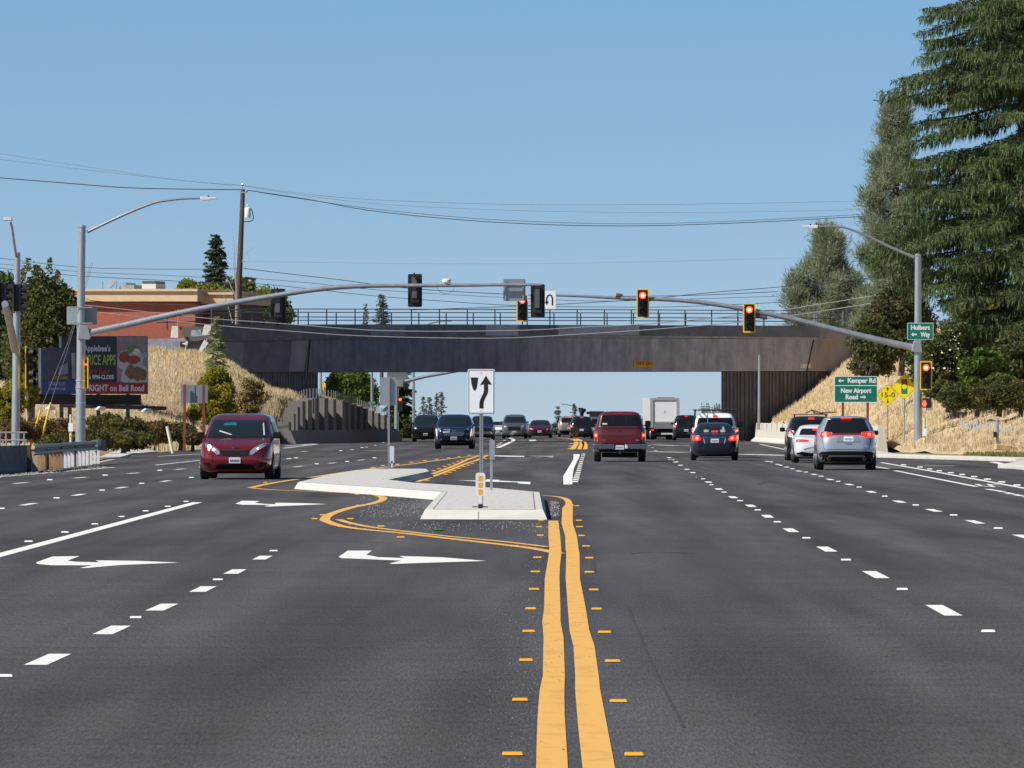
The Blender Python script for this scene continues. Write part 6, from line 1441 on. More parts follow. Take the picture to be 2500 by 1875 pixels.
class Body:
    def __init__(s, layers, p=7, sub=4):
        L = smoothline([tuple(l) for l in layers], sub); out = [L[0]]
        for l in L[1:]:
            if l[0] > out[-1][0]+1e-4: out.append(l)
        s.L = np.array(out); s.p = p
        s.L[:,1] = np.maximum(s.L[:,1], .05)
    def at(s, z):
        L = s.L; z = min(max(z, L[0,0]), L[-1,0]); return [float(np.interp(z, L[:,0], L[:,k])) for k in (1,2,3)]
    def y(s, x, z, end):
        w_, r, f = s.at(z); q = min(abs(x)/w_, .992); k = (1-q**s.p)**(1/s.p); c = (r+f)/2; l = (f-r)/2
        return c + (l*k if end == 'front' else -l*k)
    def x(s, y, z, side):
        w_, r, f = s.at(z); c = (r+f)/2; l = (f-r)/2; q = min(abs(y-c)/l, .995); return side*w_*(1-q**s.p)**(1/s.p)
    def mesh(s, name, m, root):
        mb = MB(); p = s.p; q = [math.sin(math.radians(a)) for a in range(-90, 91, 9)]
        cut = .965; kk = (1-cut**p)**(1/p)
        top = [(x*cut, (1-abs(x*cut)**p)**(1/p)) for x in q]; sd = [((1-abs(y)**p)**(1/p), y) for y in np.linspace(kk, -kk, 12)[1:-1]]
        ring = [(x, y) for x, y in top]+sd+[(x, -y) for x, y in reversed(top)]+[(-x, y) for x, y in reversed(sd)]; n = len(ring)
        for z, w_, r, f in s.L:
            c = (r+f)/2; l = (f-r)/2
            for x, y in ring: mb.v.append((w_*x, c+l*y, z))
        R = len(s.L)
        for i in range(R-1):
            for k in range(n): a = i*n+k; b = i*n+(k+1) % n; mb.f.append((a,b,b+n,a+n))
        mb.f.append(tuple(range(n))[::-1]); mb.f.append(tuple(range((R-1)*n, R*n)))
        return mb.build(name, m, root, smooth=50, world=False)
def cutgrid(poly, step=.12):
    bm = bmesh.new(); vs_ = [bm.verts.new((a,0,b)) for a, b in poly]; bm.faces.new(vs_)
    for ax, nrm_ in ((0,(1,0,0)),(1,(0,0,1))):
        lo = min(p[ax] for p in poly); hi = max(p[ax] for p in poly); n = max(1, int((hi-lo)/step))
        for i in range(1, n):
            c = lo+(hi-lo)*i/n; co_ = (c,0,0) if ax == 0 else (0,0,c)
            bmesh.ops.bisect_plane(bm, geom=bm.verts[:]+bm.edges[:]+bm.faces[:], plane_co=co_, plane_no=nrm_)
    V_ = [tuple(v.co) for v in bm.verts]; bm.verts.index_update(); Fc = [tuple(v.index for v in f.verts) for f in bm.faces]
    be = [(e.verts[0].index, e.verts[1].index) for e in bm.edges if len(e.link_faces) == 1]
    bm.free(); return V_, Fc, be
def patch(B, root, name, poly, m, end='rear', off=.006, depth=.05, step=.08, parent=None):
    """a panel conforming to the body's end surface, outline poly in (x,z)"""
    off += .006; V_, Fc, be = cutgrid(poly, step); sg = 1 if end == 'front' else -1
    a = [(v[0], B.y(v[0], v[2], end)+sg*off, v[2]) for v in V_]; b = [(x, y-sg*depth, z) for x, y, z in a]; n = len(a)
    mb = MB(); mb.v = a+b; mb.f = list(Fc)+[tuple(reversed([i+n for i in f])) for f in Fc]+[(i,j,j+n,i+n) for i, j in be]
    return mb.build(name, m, parent or root, world=False, smooth=30)
def spatch(B, root, name, poly, m, side, off=.006, depth=.04, step=.25, parent=None):
    V_, Fc, be = cutgrid(poly, step)
    a = [(B.x(v[0], v[2], side)+side*off, v[0], v[2]) for v in V_]; b = [(x-side*depth, y, z) for x, y, z in a]; n = len(a)
    mb = MB(); mb.v = a+b; mb.f = list(Fc)+[tuple(reversed([i+n for i in f])) for f in Fc]+[(i,j,j+n,i+n) for i, j in be]
    return mb.build(name, m, parent or root, world=False, smooth=30)
def mirror(poly): return [(-x, z) for x, z in reversed(poly)]
def both(B, root, name, poly, m, end='rear', off=.006, depth=.05, **k):
    return patch(B, root, name, poly, m, end, off, depth, **k), patch(B, root, name, mirror(poly), m, end, off, depth, **k)
def wheels(B, root, ys_, r=.34, wd=.22, inset=.005):
    mb = MB(); mb.box((0,0,.245), (1.35,3.9,.17)); mb.build('underbody', M_well, root, world=False)
    for y in ys_:
        for sd in (-1, 1):
            xo = abs(B.x(y, min(.5, r+.15), sd))+inset; c = Vector((sd*(xo-wd/2), y, r))
            mb = MB(); mb.lathe([(r*.62,-wd/2),(r*.93,-wd/2),(r,-wd*.36),(r,wd*.36),(r*.93,wd/2),(r*.62,wd/2)], c, X*sd, 28); t_ = mb.build('wheel', M_tyre, root, world=False, smooth=35)
            mb = MB(); mb.lathe([(.0001,.02),(r*.14,.03),(r*.2,.005),(r*.52,-.015),(r*.62,.012),(r*.64,-.02)], c+X*sd*wd/2, X*sd, 20); mb.build('rim', M_rim, t_, world=False, smooth=30)
            arc = [(y+(r+.055)*math.cos(math.radians(a)), r+(r+.055)*math.sin(math.radians(a))) for a in range(-18,199,12)]
            spatch(B, root, 'wheel_arch', [(a, max(z,B.L[0,0]+.005)) for a, z in arc], M_well, sd, .003, .02, step=.2)
def mirrors(root, x, y, z, m, w_=.2, h_=.15, d=.12):
    for sd in (-1,1):
        mb = MB(); mb.prism(rrect(w_,h_,.05), (sd*(x+w_/2),y-d/2,z), X, Z, Y, d); mb.box((sd*(x-.02),y,z-.05), (.12,.05,.04)); mb.build('side_mirror', m, root, world=False, bevel=.015)
def plate(B, root, x, z, end, w_=.31, h_=.155, off=.02):
    p = patch(B, root, 'license_plate', [(x-w_/2,z-h_/2),(x+w_/2,z-h_/2),(x+w_/2,z+h_/2),(x-w_/2,z+h_/2)], M_plate, end, off, .03)
    for i in range(6):
        xx = x-w_*.36+i*w_*.145
        patch(B, root, 'plate_mark', [(xx-.012,z-.045),(xx+.012,z-.045),(xx+.012,z+.025),(xx-.012,z+.025)], M_pink, end, off+.003, .004, parent=p)
def sidewin(B, root, polys, m=None):
    for sd in (-1,1):
        for p in polys: spatch(B, root, 'side_window', p, m or M_glass, sd, .006, .04, step=.3)
def place(root, U, V, theta, s=1.0, facing='away', dy=0.0):
    """U,V = image point of the near tyres' ground line; near axle offset dy"""
    p = g(U, V); th = math.radians(theta)
    root.scale = (s,s,s)
    if facing == 'away': root.rotation_euler = (0,0,-th); d = Vector((math.sin(th), math.cos(th), 0))
    else: root.rotation_euler = (0,0,math.pi-th); d = Vector((math.sin(th), math.cos(th), 0))
    c = p+d*dy*s; root.location = (c.x, c.y, 0.0)
def taillight(B, root, poly, core=None, m=None):
    for sgn in (1,-1):
        q = poly if sgn == 1 else mirror(poly); t_ = patch(B, root, 'tail_light', q, m or M_tail, 'rear', .014, .05)
        if core:
            cx, cz, r = core; patch(B, root, 'lit_core', circ(r, 12, cx*sgn, cz), M_tailc, 'rear', .02, .01, parent=t_, step=.3)
def vehicle(name, label, cat): return thing(name, label, cat)

# --- maroon minivan coming towards us
P_mar = paint('deep_red', (.21,.012,.020), .35, .22)
v = vehicle('minivan', 'deep red minivan driving towards the viewer in the left lanes', 'van')
B = Body([(.20,.88,-2.36,2.32),(.28,.95,-2.46,2.44),(.45,.985,-2.52,2.53),(.66,.99,-2.52,2.53),(.84,.985,-2.5,2.47),(.93,.98,-2.5,2.34),(1.0,.97,-2.5,2.08),(1.07,.96,-2.5,1.75),(1.14,.955,-2.48,1.42),(1.30,.90,-2.45,1.12),(1.48,.855,-2.38,.78),(1.60,.82,-2.3,.50),(1.68,.785,-2.2,.25),(1.73,.71,-2.05,.02),(1.765,.60,-1.8,-.25),(1.785,.4,-1.5,-.5)], 7)
B.mesh('body', P_mar, v)
patch(B, v, 'windshield', [(-.83,1.16),(.83,1.16),(.79,1.34),(.72,1.59),(.69,1.615),(-.69,1.615),(-.72,1.59),(-.79,1.34)], M_glassb, 'front', .008, .05)
patch(B, v, 'cowl', [(-.80,1.115),(.80,1.115),(.83,1.158),(-.83,1.158)], M_trim, 'front', .006, .03)
for x0 in (-.5,.15): patch(B, v, 'wiper', [(x0,1.165),(x0+.45,1.20),(x0+.45,1.212),(x0,1.18)], M_trim, 'front', .02, .01)
patch(B, v, 'grille', [(-.40,.815),(-.22,.80),(0,.795),(.22,.80),(.40,.815),(.44,.84),(.38,.72),(.33,.66),(.2,.64),(0,.635),(-.2,.64),(-.33,.66),(-.38,.72),(-.44,.84)], M_trim, 'front', .008, .04)
for z in (.69,.74,.785): patch(B, v, 'grille_bar', [(-.33,z),(.33,z),(.33,z+.008),(-.33,z+.008)], M_dark, 'front', .014, .01)
both(B, v, 'headlight', [(.40,.69),(.47,.665),(.60,.76),(.80,.90),(.90,.985),(.88,1.0),(.72,.965),(.52,.86),(.42,.78)], M_head, 'front', .012, .05)
patch(B, v, 'reflector_glint', circ(.05,12,.70,.89), M_headc, 'front', .02, .01); patch(B, v, 'reflector_glint', circ(.03,12,.57,.81), M_headc, 'front', .02, .01); patch(B, v, 'reflector_glint', circ(.02,12,-.62,.84), M_headc, 'front', .02, .01)  # glints in the unlit headlights, painted as small glowing discs
patch(B, v, 'lower_intake', [(-.55,.27),(.55,.27),(.50,.385),(.42,.41),(-.42,.41),(-.50,.385)], M_trim, 'front', .008, .04)
both(B, v, 'fog_recess', [(.66,.33),(.86,.40),(.86,.47),(.68,.45)], M_trim, 'front', .008, .03)
patch(B, v, 'bumper_crease', [(-.58,.235),(.58,.235),(.62,.26),(-.62,.26)], mat('crease_bright', (.42,.05,.05), .3, metal=.4), 'front', .01, .02)
plate(B, v, 0, .52, 'front')
e_ = [(.085*math.cos(a), .885+.055*math.sin(a)) for a in np.linspace(0,2*math.pi,20,endpoint=False)]; patch(B, v, 'emblem', e_, M_chrome, 'front', .012, .01)
patch(B, v, 'emblem_inset', [(.055*math.cos(a), .885+.03*math.sin(a)) for a in np.linspace(0,2*math.pi,16,endpoint=False)], P_mar, 'front', .015, .005)
sidewin(B, v, [[(1.0,1.18),(.1,1.18),(.1,1.56),(.55,1.52)],[(.02,1.18),(-1.15,1.18),(-1.15,1.56),(.02,1.56)],[(-1.22,1.18),(-2.2,1.2),(-2.1,1.54),(-1.22,1.56)]])
wheels(B, v, (1.55,-1.5), .35, .23); mirrors(v, .93, .95, 1.19, M_trim, .20, .18)
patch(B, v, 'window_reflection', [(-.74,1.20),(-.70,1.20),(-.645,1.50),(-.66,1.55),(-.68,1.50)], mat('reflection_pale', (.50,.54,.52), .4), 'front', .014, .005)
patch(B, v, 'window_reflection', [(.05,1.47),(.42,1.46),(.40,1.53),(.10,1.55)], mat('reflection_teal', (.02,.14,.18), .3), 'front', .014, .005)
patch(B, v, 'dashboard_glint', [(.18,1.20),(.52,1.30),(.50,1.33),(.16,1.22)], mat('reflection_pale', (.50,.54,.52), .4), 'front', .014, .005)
place(v, 579, 1170, 1.6, 1.0, 'toward', 1.55)

# --- generic helpers for rear-facing cars
def highmount(B, root, x0, x1, z0, z1, m=None): patch(B, root, 'brake_light', [(x0,z0),(x1,z0),(x1,z1),(x0,z1)], m or M_tail, 'rear', .02, .02)
def seam(B, root, pts, end, w_=.008, off=.004):
    for (x0,z0),(x1,z1_) in zip(pts[:-1], pts[1:]):
        d = math.hypot(x1-x0, z1_-z0); nx, nz = -(z1_-z0)/d*w_/2, (x1-x0)/d*w_/2
        patch(B, root, 'panel_gap', [(x0-nx,z0-nz),(x1-nx,z1_-nz),(x1+nx,z1_+nz),(x0+nx,z0+nz)], M_black, end, off, .01, step=.15)
seam(B, v, [(-.86,1.0),(-.70,.99),(-.46,.87),(0,.835),(.46,.87),(.70,.99),(.86,1.0)], 'front'); seam(B, v, [(-.60,.62),(-.62,.48),(-.86,.50)], 'front'); seam(B, v, [(.60,.62),(.62,.48),(.86,.50)], 'front')
# --- silver crossover, right
P_sil = paint('silver', (.50,.53,.58), .55, .30)
v = vehicle('crossover', 'silver crossover with brake lights on in the rightmost lane', 'car')
B = Body([(.24,.86,-2.12,2.2),(.36,.92,-2.30,2.35),(.55,.955,-2.37,2.4),(.8,.96,-2.37,2.4),(1.0,.95,-2.32,2.3),(1.10,.94,-2.26,1.8),(1.18,.925,-2.22,1.3),(1.35,.86,-2.08,.8),(1.52,.76,-1.90,.4),(1.62,.70,-1.80,.15),(1.67,.62,-1.85,-.05),(1.70,.5,-1.6,-.3),(1.72,.3,-1.2,-.5)], 6)
B.mesh('body', P_sil, v)
patch(B, v, 'rear_window', [(-.70,1.215),(.70,1.215),(.72,1.26),(.58,1.60),(.54,1.615),(-.54,1.615),(-.58,1.60),(-.72,1.26)], M_glass, 'rear', .008, .05)
patch(B, v, 'bumper_lower', [(-.90,.26),(.90,.26),(.93,.50),(.80,.58),(.55,.60),(-.55,.60),(-.80,.58),(-.93,.50)], M_trim, 'rear', .012, .06)
patch(B, v, 'bumper_strip', [(-.60,.42),(.60,.42),(.56,.47),(-.56,.47)], mat('trim_grey', (.22,.23,.24), .4, metal=.4), 'rear', .02, .02)
both(B, v, 'exhaust', circ(.055,14,.56,.36), M_chrome, 'rear', .03, .08); both(B, v, 'exhaust_hole', circ(.04,14,.56,.36), M_black, 'rear', .034, .01)
taillight(B, v, [(.46,1.10),(.60,1.06),(.80,1.03),(.90,1.08),(.89,1.21),(.74,1.235),(.50,1.20)], (.72,1.13,.055))
patch(B, v, 'light_bar', [(-.46,1.13),(.46,1.13),(.46,1.165),(-.46,1.165)], M_taild, 'rear', .014, .03)
patch(B, v, 'trim_bar', [(-.46,1.175),(.46,1.175),(.46,1.21),(-.46,1.21)], M_trim, 'rear', .01, .03)
highmount(B, v, -.17, .17, 1.625, 1.665); plate(B, v, .06, .99, 'rear')
patch(B, v, 'plate_recess', [(-.33,.90),(.42,.90),(.36,1.09),(-.28,1.09)], mat('recess_grey', (.34,.36,.40), .35, metal=.5), 'rear', .008, .03)
patch(B, v, 'badge', [(-.05,.835),(.16,.835),(.16,.85),(-.05,.85)], M_chrome, 'rear', .01, .01); patch(B, v, 'badge', [(.52,.72),(.66,.72),(.66,.75),(.52,.75)], M_chrome, 'rear', .01, .01)
sidewin(B, v, [[(.8,1.22),(-.1,1.22),(-.1,1.55),(.35,1.5)],[(-.18,1.22),(-1.1,1.24),(-1.0,1.56),(-.18,1.56)],[(-1.18,1.26),(-1.75,1.32),(-1.5,1.52),(-1.1,1.55)]])
wheels(B, v, (1.4,-1.4), .37, .24); mirrors(v, .92, .75, 1.18, M_trim, .19, .15)
seam(B, v, [(-.78,1.22),(-.79,1.03),(-.72,.66),(.72,.66),(.79,1.03),(.78,1.22)], 'rear'); seam(B, v, [(-.72,.72),(-.90,.76)], 'rear'); seam(B, v, [(.72,.72),(.90,.76)], 'rear')
mb = MB(); mb.prism([(-.0,0),(.16,0),(.02,.09)], (0,-1.35,1.70), Y, Z, X, .02); mb.build('antenna_fin', P_sil, v, world=False)
place(v, 2065, 1147, 1.1, 1.0, 'away', 1.4)

# --- white sedan left of it
P_whi = paint('white', (.80,.81,.83), .0, .25)
v = vehicle('sedan', 'white sedan between the silver crossover and the dark rack-topped one', 'car')
sed = [(.22,.84,-2.2,2.2),(.32,.90,-2.34,2.35),(.5,.925,-2.40,2.4),(.72,.93,-2.40,2.4),(.86,.925,-2.38,2.2),(.93,.915,-2.34,1.5),(.97,.90,-2.2,1.2),(1.0,.88,-1.95,1.05),(1.12,.80,-1.65,.75),(1.25,.72,-1.35,.40),(1.33,.66,-1.15,.15),(1.38,.55,-.95,-.05),(1.41,.3,-.7,-.2)]
B = Body(sed, 6); B.mesh('body', P_whi, v)
patch(B, v, 'rear_window', [(-.70,1.03),(.70,1.03),(.66,1.16),(.58,1.27),(-.58,1.27),(-.66,1.16)], M_glass, 'rear', .01, .05)
taillight(B, v, [(.36,.80),(.55,.79),(.86,.76),(.90,.86),(.60,.88),(.38,.85)], (.74,.82,.025))
highmount(B, v, -.20, .25, 1.20, 1.255)
patch(B, v, 'bumper_lower', [(-.75,.24),(.75,.24),(.82,.36),(.60,.42),(.3,.36),(-.3,.36),(-.60,.42),(-.82,.36)], M_trim, 'rear', .012, .05)
patch(B, v, 'bumper_crease', [(-.55,.50),(-.3,.57),(.3,.57),(.55,.50),(.55,.52),(.3,.59),(-.3,.59),(-.55,.52)], mat('crease_grey', (.35,.36,.37), .5), 'rear', .008, .02)
plate(B, v, 0, .70, 'rear'); patch(B, v, 'spoiler_lip', [(-.8,.925),(.8,.925),(.78,.945),(-.78,.945)], P_whi, 'rear', .02, .04)
sidewin(B, v, [[(.8,1.0),(0,1.0),(0,1.27),(.35,1.25)],[(-.07,1.0),(-1.1,1.0),(-.8,1.27),(-.07,1.28)]]); wheels(B, v, (1.4,-1.4), .33, .22); mirrors(v, .88, .65, 1.0, P_whi, .17, .13)
place(v, 1997, 1130, 1.1, 1.0, 'away', 1.4)

# --- dark SUV with roof rack and bicycle
P_dk = paint('black_blue', (.018,.022,.032), .3, .25); P_blk = paint('black', (.012,.012,.014), .2, .25)
suv = [(.26,.86,-2.2,2.2),(.38,.92,-2.33,2.35),(.6,.95,-2.38,2.4),(.9,.955,-2.38,2.38),(1.02,.945,-2.36,2.2),(1.10,.935,-2.33,1.7),(1.17,.92,-2.30,1.35),(1.35,.86,-2.2,.95),(1.55,.78,-2.08,.55),(1.63,.73,-2.0,.3),(1.68,.64,-1.95,.1),(1.71,.5,-1.75,-.1),(1.725,.3,-1.5,-.3)]
v = vehicle('suv', 'dark suv with a roof rack and brake lights on, third lane, behind the white sedan', 'car')
B = Body(suv, 7); B.mesh('body', P_dk, v)
patch(B, v, 'rear_window', [(-.76,1.17),(.76,1.17),(.68,1.57),(-.68,1.57)], M_glass, 'rear', .008, .05)
highmount(B, v, -.10, .12, 1.60, 1.66); taillight(B, v, [(.74,.96),(.90,.96),(.90,1.22),(.80,1.24),(.74,1.12)], (.82,1.08,.05)); plate(B, v, 0, .85, 'rear')
patch(B, v, 'bumper_lower', [(-.88,.28),(.88,.28),(.9,.55),(-.9,.55)], M_trim, 'rear', .012, .05)
sidewin(B, v, [[(.9,1.2),(0,1.2),(0,1.55),(.5,1.5)],[(-.08,1.2),(-1.1,1.2),(-1.1,1.56),(-.08,1.56)],[(-1.2,1.22),(-2.0,1.24),(-1.95,1.52),(-1.2,1.56)]])
wheels(B, v, (1.4,-1.4), .37, .24); mirrors(v, .95, .8, 1.2, M_trim, .2, .17)
for sd in (-1,1): mb = MB(); mb.tube([(sd*.62,-1.7,1.69),(sd*.62,-1.6,1.76),(sd*.6,.1,1.77),(sd*.6,.2,1.70)], .022, 6); mb.build('roof_rail', M_trim, v, world=False)
for y in (-1.2,-.3): mb = MB(); mb.box((0,y,1.79), (1.35,.06,.03)); mb.build('crossbar', M_trim, v, world=False)
place(v, 1979, 1124.5, 1.1, 1.0, 'away', 1.4); suvroot = v
bk = thing('bike_carrier', 'dark folded bicycle carrier lying on the roof rack of the dark suv', 'roof carrier', (v.location.x+.35, v.location.y-.8, 1.82))
mb = MB(); mb.tube([(-.55,.0,.02),(-.3,.0,.13),(.05,.02,.03),(.65,.03,.06)], .022, 6); mb.tube([(-.25,.1,.02),(.1,.1,.0),(.45,.1,.07)], .018, 6); mb.tube([(-.3,0,.13),(-.15,0,.01)], .02, 6); mb.build('frame', M_black, bk, world=False)

# --- dark sedan, centre right
P_nvy = paint('dark_blue', (.028,.032,.055), .45, .24)
v = vehicle('sedan', 'dark blue-grey sedan waiting in front of the white ladder-rack pickup', 'car')
B = Body([(.20,.82,-2.2,2.2),(.30,.88,-2.34,2.35),(.5,.915,-2.40,2.4),(.75,.92,-2.41,2.4),(.90,.915,-2.40,2.2),(.99,.90,-2.36,1.5),(1.03,.87,-2.2,1.3),(1.06,.84,-1.95,1.15),(1.18,.76,-1.65,.85),(1.32,.67,-1.32,.45),(1.40,.60,-1.1,.2),(1.445,.5,-.9,0),(1.47,.3,-.6,-.2)], 6); B.mesh('body', P_nvy, v)
patch(B, v, 'rear_window', [(-.66,1.09),(.66,1.09),(.62,1.20),(.52,1.35),(.48,1.37),(-.48,1.37),(-.52,1.35),(-.62,1.20)], M_glassb, 'rear', .01, .05)
for sd in (-1,1): patch(B, v, 'seat_headrest', rrect(.18,.12,.05) and [(x+sd*.32, z+1.15) for x, z in rrect(.2,.10,.045)], mat('seat_beige', (.32,.28,.24), .8), 'rear', .014, .008)
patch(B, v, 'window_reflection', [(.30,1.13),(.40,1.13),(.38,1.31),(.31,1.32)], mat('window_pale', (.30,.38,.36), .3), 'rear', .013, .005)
taillight(B, v, [(.53,.80),(.62,.76),(.80,.77),(.86,.84),(.85,.97),(.75,.99),(.58,.93)], (.68,.87,.06))
highmount(B, v, -.11, .13, 1.105, 1.15); plate(B, v, .01, .77, 'rear'); patch(B, v, 'chrome_strip', [(-.48,.885),(.48,.885),(.46,.925),(.2,.91),(-.2,.91),(-.46,.925)], M_chrome, 'rear', .016, .02)
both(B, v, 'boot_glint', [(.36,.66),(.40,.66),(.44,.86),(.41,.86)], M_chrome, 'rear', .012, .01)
both(B, v, 'exhaust', circ(.04,12,.55,.32), M_dark, 'rear', .03, .05)
patch(B, v, 'emblem', circ(.05,14,0,.965), M_chrome, 'rear', .016, .02)
seam(B, v, [(-.84,.99),(-.56,.97),(-.50,.63),(.50,.63),(.56,.97),(.84,.99)], 'rear')
sidewin(B, v, [[(.9,1.06),(0,1.06),(0,1.36),(.4,1.33)],[(-.07,1.06),(-1.15,1.08),(-.85,1.34),(-.07,1.37)]]); wheels(B, v, (1.4,-1.4), .33, .22); mirrors(v, .86, .75, 1.06, P_nvy, .17, .13)
place(v, 1744, 1124, 1.2, 1.0, 'away', 1.4)

# --- maroon pickup
def pickup(name, label, P_, front=False):
    v = vehicle(name, label, 'pickup truck')
    Bl = Body([(.36,.90,-2.70,2.70),(.46,.96,-2.74,2.76),(.70,.985,-2.78,2.8),(.95,.99,-2.79,2.8),(1.12,.985,-2.79,2.7),(1.22,.975,-2.78,2.5),(1.28,.95,-2.76,2.0),(1.30,.90,-2.72,1.8)], 9); Bl.mesh('body', P_, v)
    Bc = Body([(1.26,.925,-.85,1.75),(1.34,.905,-.82,1.5),(1.5,.86,-.78,1.2),(1.70,.80,-.72,.8),(1.80,.74,-.66,.55),(1.86,.66,-.58,.35),(1.895,.5,-.42,.15),(1.905,.3,-.3,0)], 8); Bc.mesh('cab', P_, v)
    patch(Bl, v, 'tailgate_cap', [(-.84,1.252),(.84,1.252),(.83,1.28),(-.83,1.28)], M_trim, 'rear', .02, .04)
    mb = MB(); mb.box((0,-1.80,1.303), (1.6,1.75,.012)); mb.build('bed_opening', M_trim, v, world=False)
    sidewin(Bc, v, [[(1.2,1.36),(.25,1.36),(.25,1.74),(.75,1.72)],[(.17,1.36),(-.68,1.36),(-.62,1.74),(.17,1.75)]])
    wheels(Bl, v, (1.75,-1.75), .39, .26); mirrors(v, .97, 1.05, 1.42, M_trim, .22, .26)
    return v, Bl, Bc
P_mp = paint('maroon', (.11,.010,.014), .15, .42)
v, Bl, Bc = pickup('pickup_truck', 'maroon pickup truck with chrome rear bumper driving away in the centre', P_mp)
patch(Bc, v, 'rear_window', [(-.74,1.36),(.74,1.36),(.67,1.74),(.62,1.765),(-.62,1.765),(-.67,1.74)], M_glass, 'rear', .008, .04)
for x in (-.26,.24): patch(Bc, v, 'window_divider', [(x-.012,1.37),(x+.012,1.37),(x+.012,1.76),(x-.012,1.76)], M_trim, 'rear', .014, .01)
patch(Bc, v, 'sticker', [(-.66,1.40),(-.48,1.40),(-.48,1.46),(-.66,1.46)], mat('sticker_pale', (.55,.50,.50), .6), 'rear', .012, .005)
highmount(Bc, v, -.12, .12, 1.80, 1.83, M_taild)
patch(Bl, v, 'tailgate', [(-.82,.70),(.82,.70),(.82,1.24),(-.82,1.24)], mat('paint_maroon_gate', (.125,.012,.016), .4, metal=.1, coat=.6), 'rear', .012, .03)
patch(Bl, v, 'tailgate_handle', [(-.10,1.13),(.10,1.13),(.07,1.17),(-.07,1.17)], M_dark, 'rear', .02, .01)
patch(Bl, v, 'badge', [(-.70,.80),(-.52,.80),(-.52,.84),(-.70,.84)], mat('badge_dull', (.25,.12,.12), .4, metal=.5), 'rear', .016, .01); patch(Bl, v, 'badge', [(.60,.79),(.74,.79),(.74,.84),(.60,.84)], M_chrome, 'rear', .016, .01)
taillight(Bl, v, [(.845,.84),(.955,.84),(.96,1.14),(.845,1.14)], (.90,1.0,.05))
both(Bl, v, 'reverse_light', [(.845,.76),(.955,.76),(.955,.83),(.845,.83)], mat('reverse_lens', (.65,.60,.58), .3), 'rear', .014, .03)
mb = MB(); mb.box((-.60,-2.88,.57), (.80,.16,.20)); mb.box((.60,-2.88,.57), (.80,.16,.20)); mb.box((0,-2.87,.50), (.44,.13,.12)); mb.build('rear_bumper', mat('bumper_steel', (.22,.235,.26), .35, metal=.9), v, world=False, bevel=.03)
mb = MB(); mb.box((0,-2.95,.545), (.31,.012,.155)); mb.build('license_plate', M_plate, v, world=False)
mb = MB(); 
for i in range(6): mb.box((-.12+i*.046,-2.958,.54), (.022,.004,.07))
mb.build('plate_lettering', M_pink, v, world=False)
mb = MB(); mb.box((.24,-2.96,.57), (.10,.02,.12)); mb.build('reflector_tag', M_swhite, v, world=False)
patch(Bl, v, 'valance', [(-.90,.375),(.90,.375),(.94,.47),(-.94,.47)], M_well, 'rear', .01, .05)
seam(Bl, v, [(-.825,1.26),(-.825,.69),(.825,.69),(.825,1.26)], 'rear', .014)
mb = MB(); mb.box((0,-2.85,.36), (.12,.18,.12)); mb.build('hitch', M_dark, v, world=False)
place(v, 1513, 1127, .8, 1.0, 'away', 1.75)

# --- white pickup with ladder rack
v, Bl, Bc = pickup('pickup_truck', 'white pickup with ladder rack behind the dark sedan', P_whi)
patch(Bc, v, 'rear_window', [(-.78,1.33),(.78,1.33),(.70,1.69),(-.70,1.69)], M_glass, 'rear', .008, .04)
highmount(Bc, v, -.09, .10, 1.72, 1.80); taillight(Bl, v, [(.85,.74),(.965,.74),(.965,1.24),(.85,1.24)], (.91,1.12,.05)); both(Bl, v, 'lower_tail_light', circ(.05,12,.905,.88), M_tailc, 'rear', .02, .01)
mb = MB(); mb.box((0,-2.87,.52), (1.9,.14,.2)); mb.build('rear_bumper', M_trim, v, world=False, bevel=.02)
rk = MB()
for y in (-2.5,-1.1,.6):
    rk.tube([(-.9,y,1.28),(-.84,y,2.02)], .028, 6); rk.tube([(.9,y,1.28),(.84,y,2.02)], .028, 6); rk.tube([(-.92,y,2.02),(.92,y,2.02)], .03, 6)
rk.tube([(-.84,-2.5,2.02),(-.84,.8,2.02)], .028, 6); rk.tube([(.84,-2.5,2.02),(.84,.8,2.02)], .028, 6); rk.tube([(.9,-2.5,2.02),(.92,-2.5,2.14)], .03, 6)
rk.build('ladder_rack', M_black, v, world=False)
place(v, 1746, 1117.5, 1.2, .98, 'away', 1.75); wp = v
ld = thing('ladder', 'pale ladder lying on the left side of the white pickup rack', 'ladder', (wp.location.x-.50, wp.location.y-1.0, 2.03))
mb = MB(); mb.tube([(-.2,-1.4,.03),(-.2,1.5,.03)], .025, 6); mb.tube([(.22,-1.4,.03),(.22,1.5,.03)], .025, 6)
for k in range(9): mb.tube([(-.2,-1.3+k*.33,.03),(.22,-1.3+k*.33,.03)], .018, 5)
mb.tube([(-.28,-1.45,-.05),(-.2,-1.45,.12),(.2,-1.45,.13),(.3,-1.45,.02)], .025, 6); mb.build('rails', mat('ladder_pale', (.55,.60,.58), .5), ld, world=False)
st_ = thing('strap', 'green strap hanging from the ladder on the white pickup', 'strap', (wp.location.x-.38, wp.location.y-2.95, 1.2)); mb = MB(); mb.box((0,0,.36), (.035,.012,.85), ry=.03); mb.build('webbing', mat('strap_green', (.03,.32,.20), .7), st_, world=False)

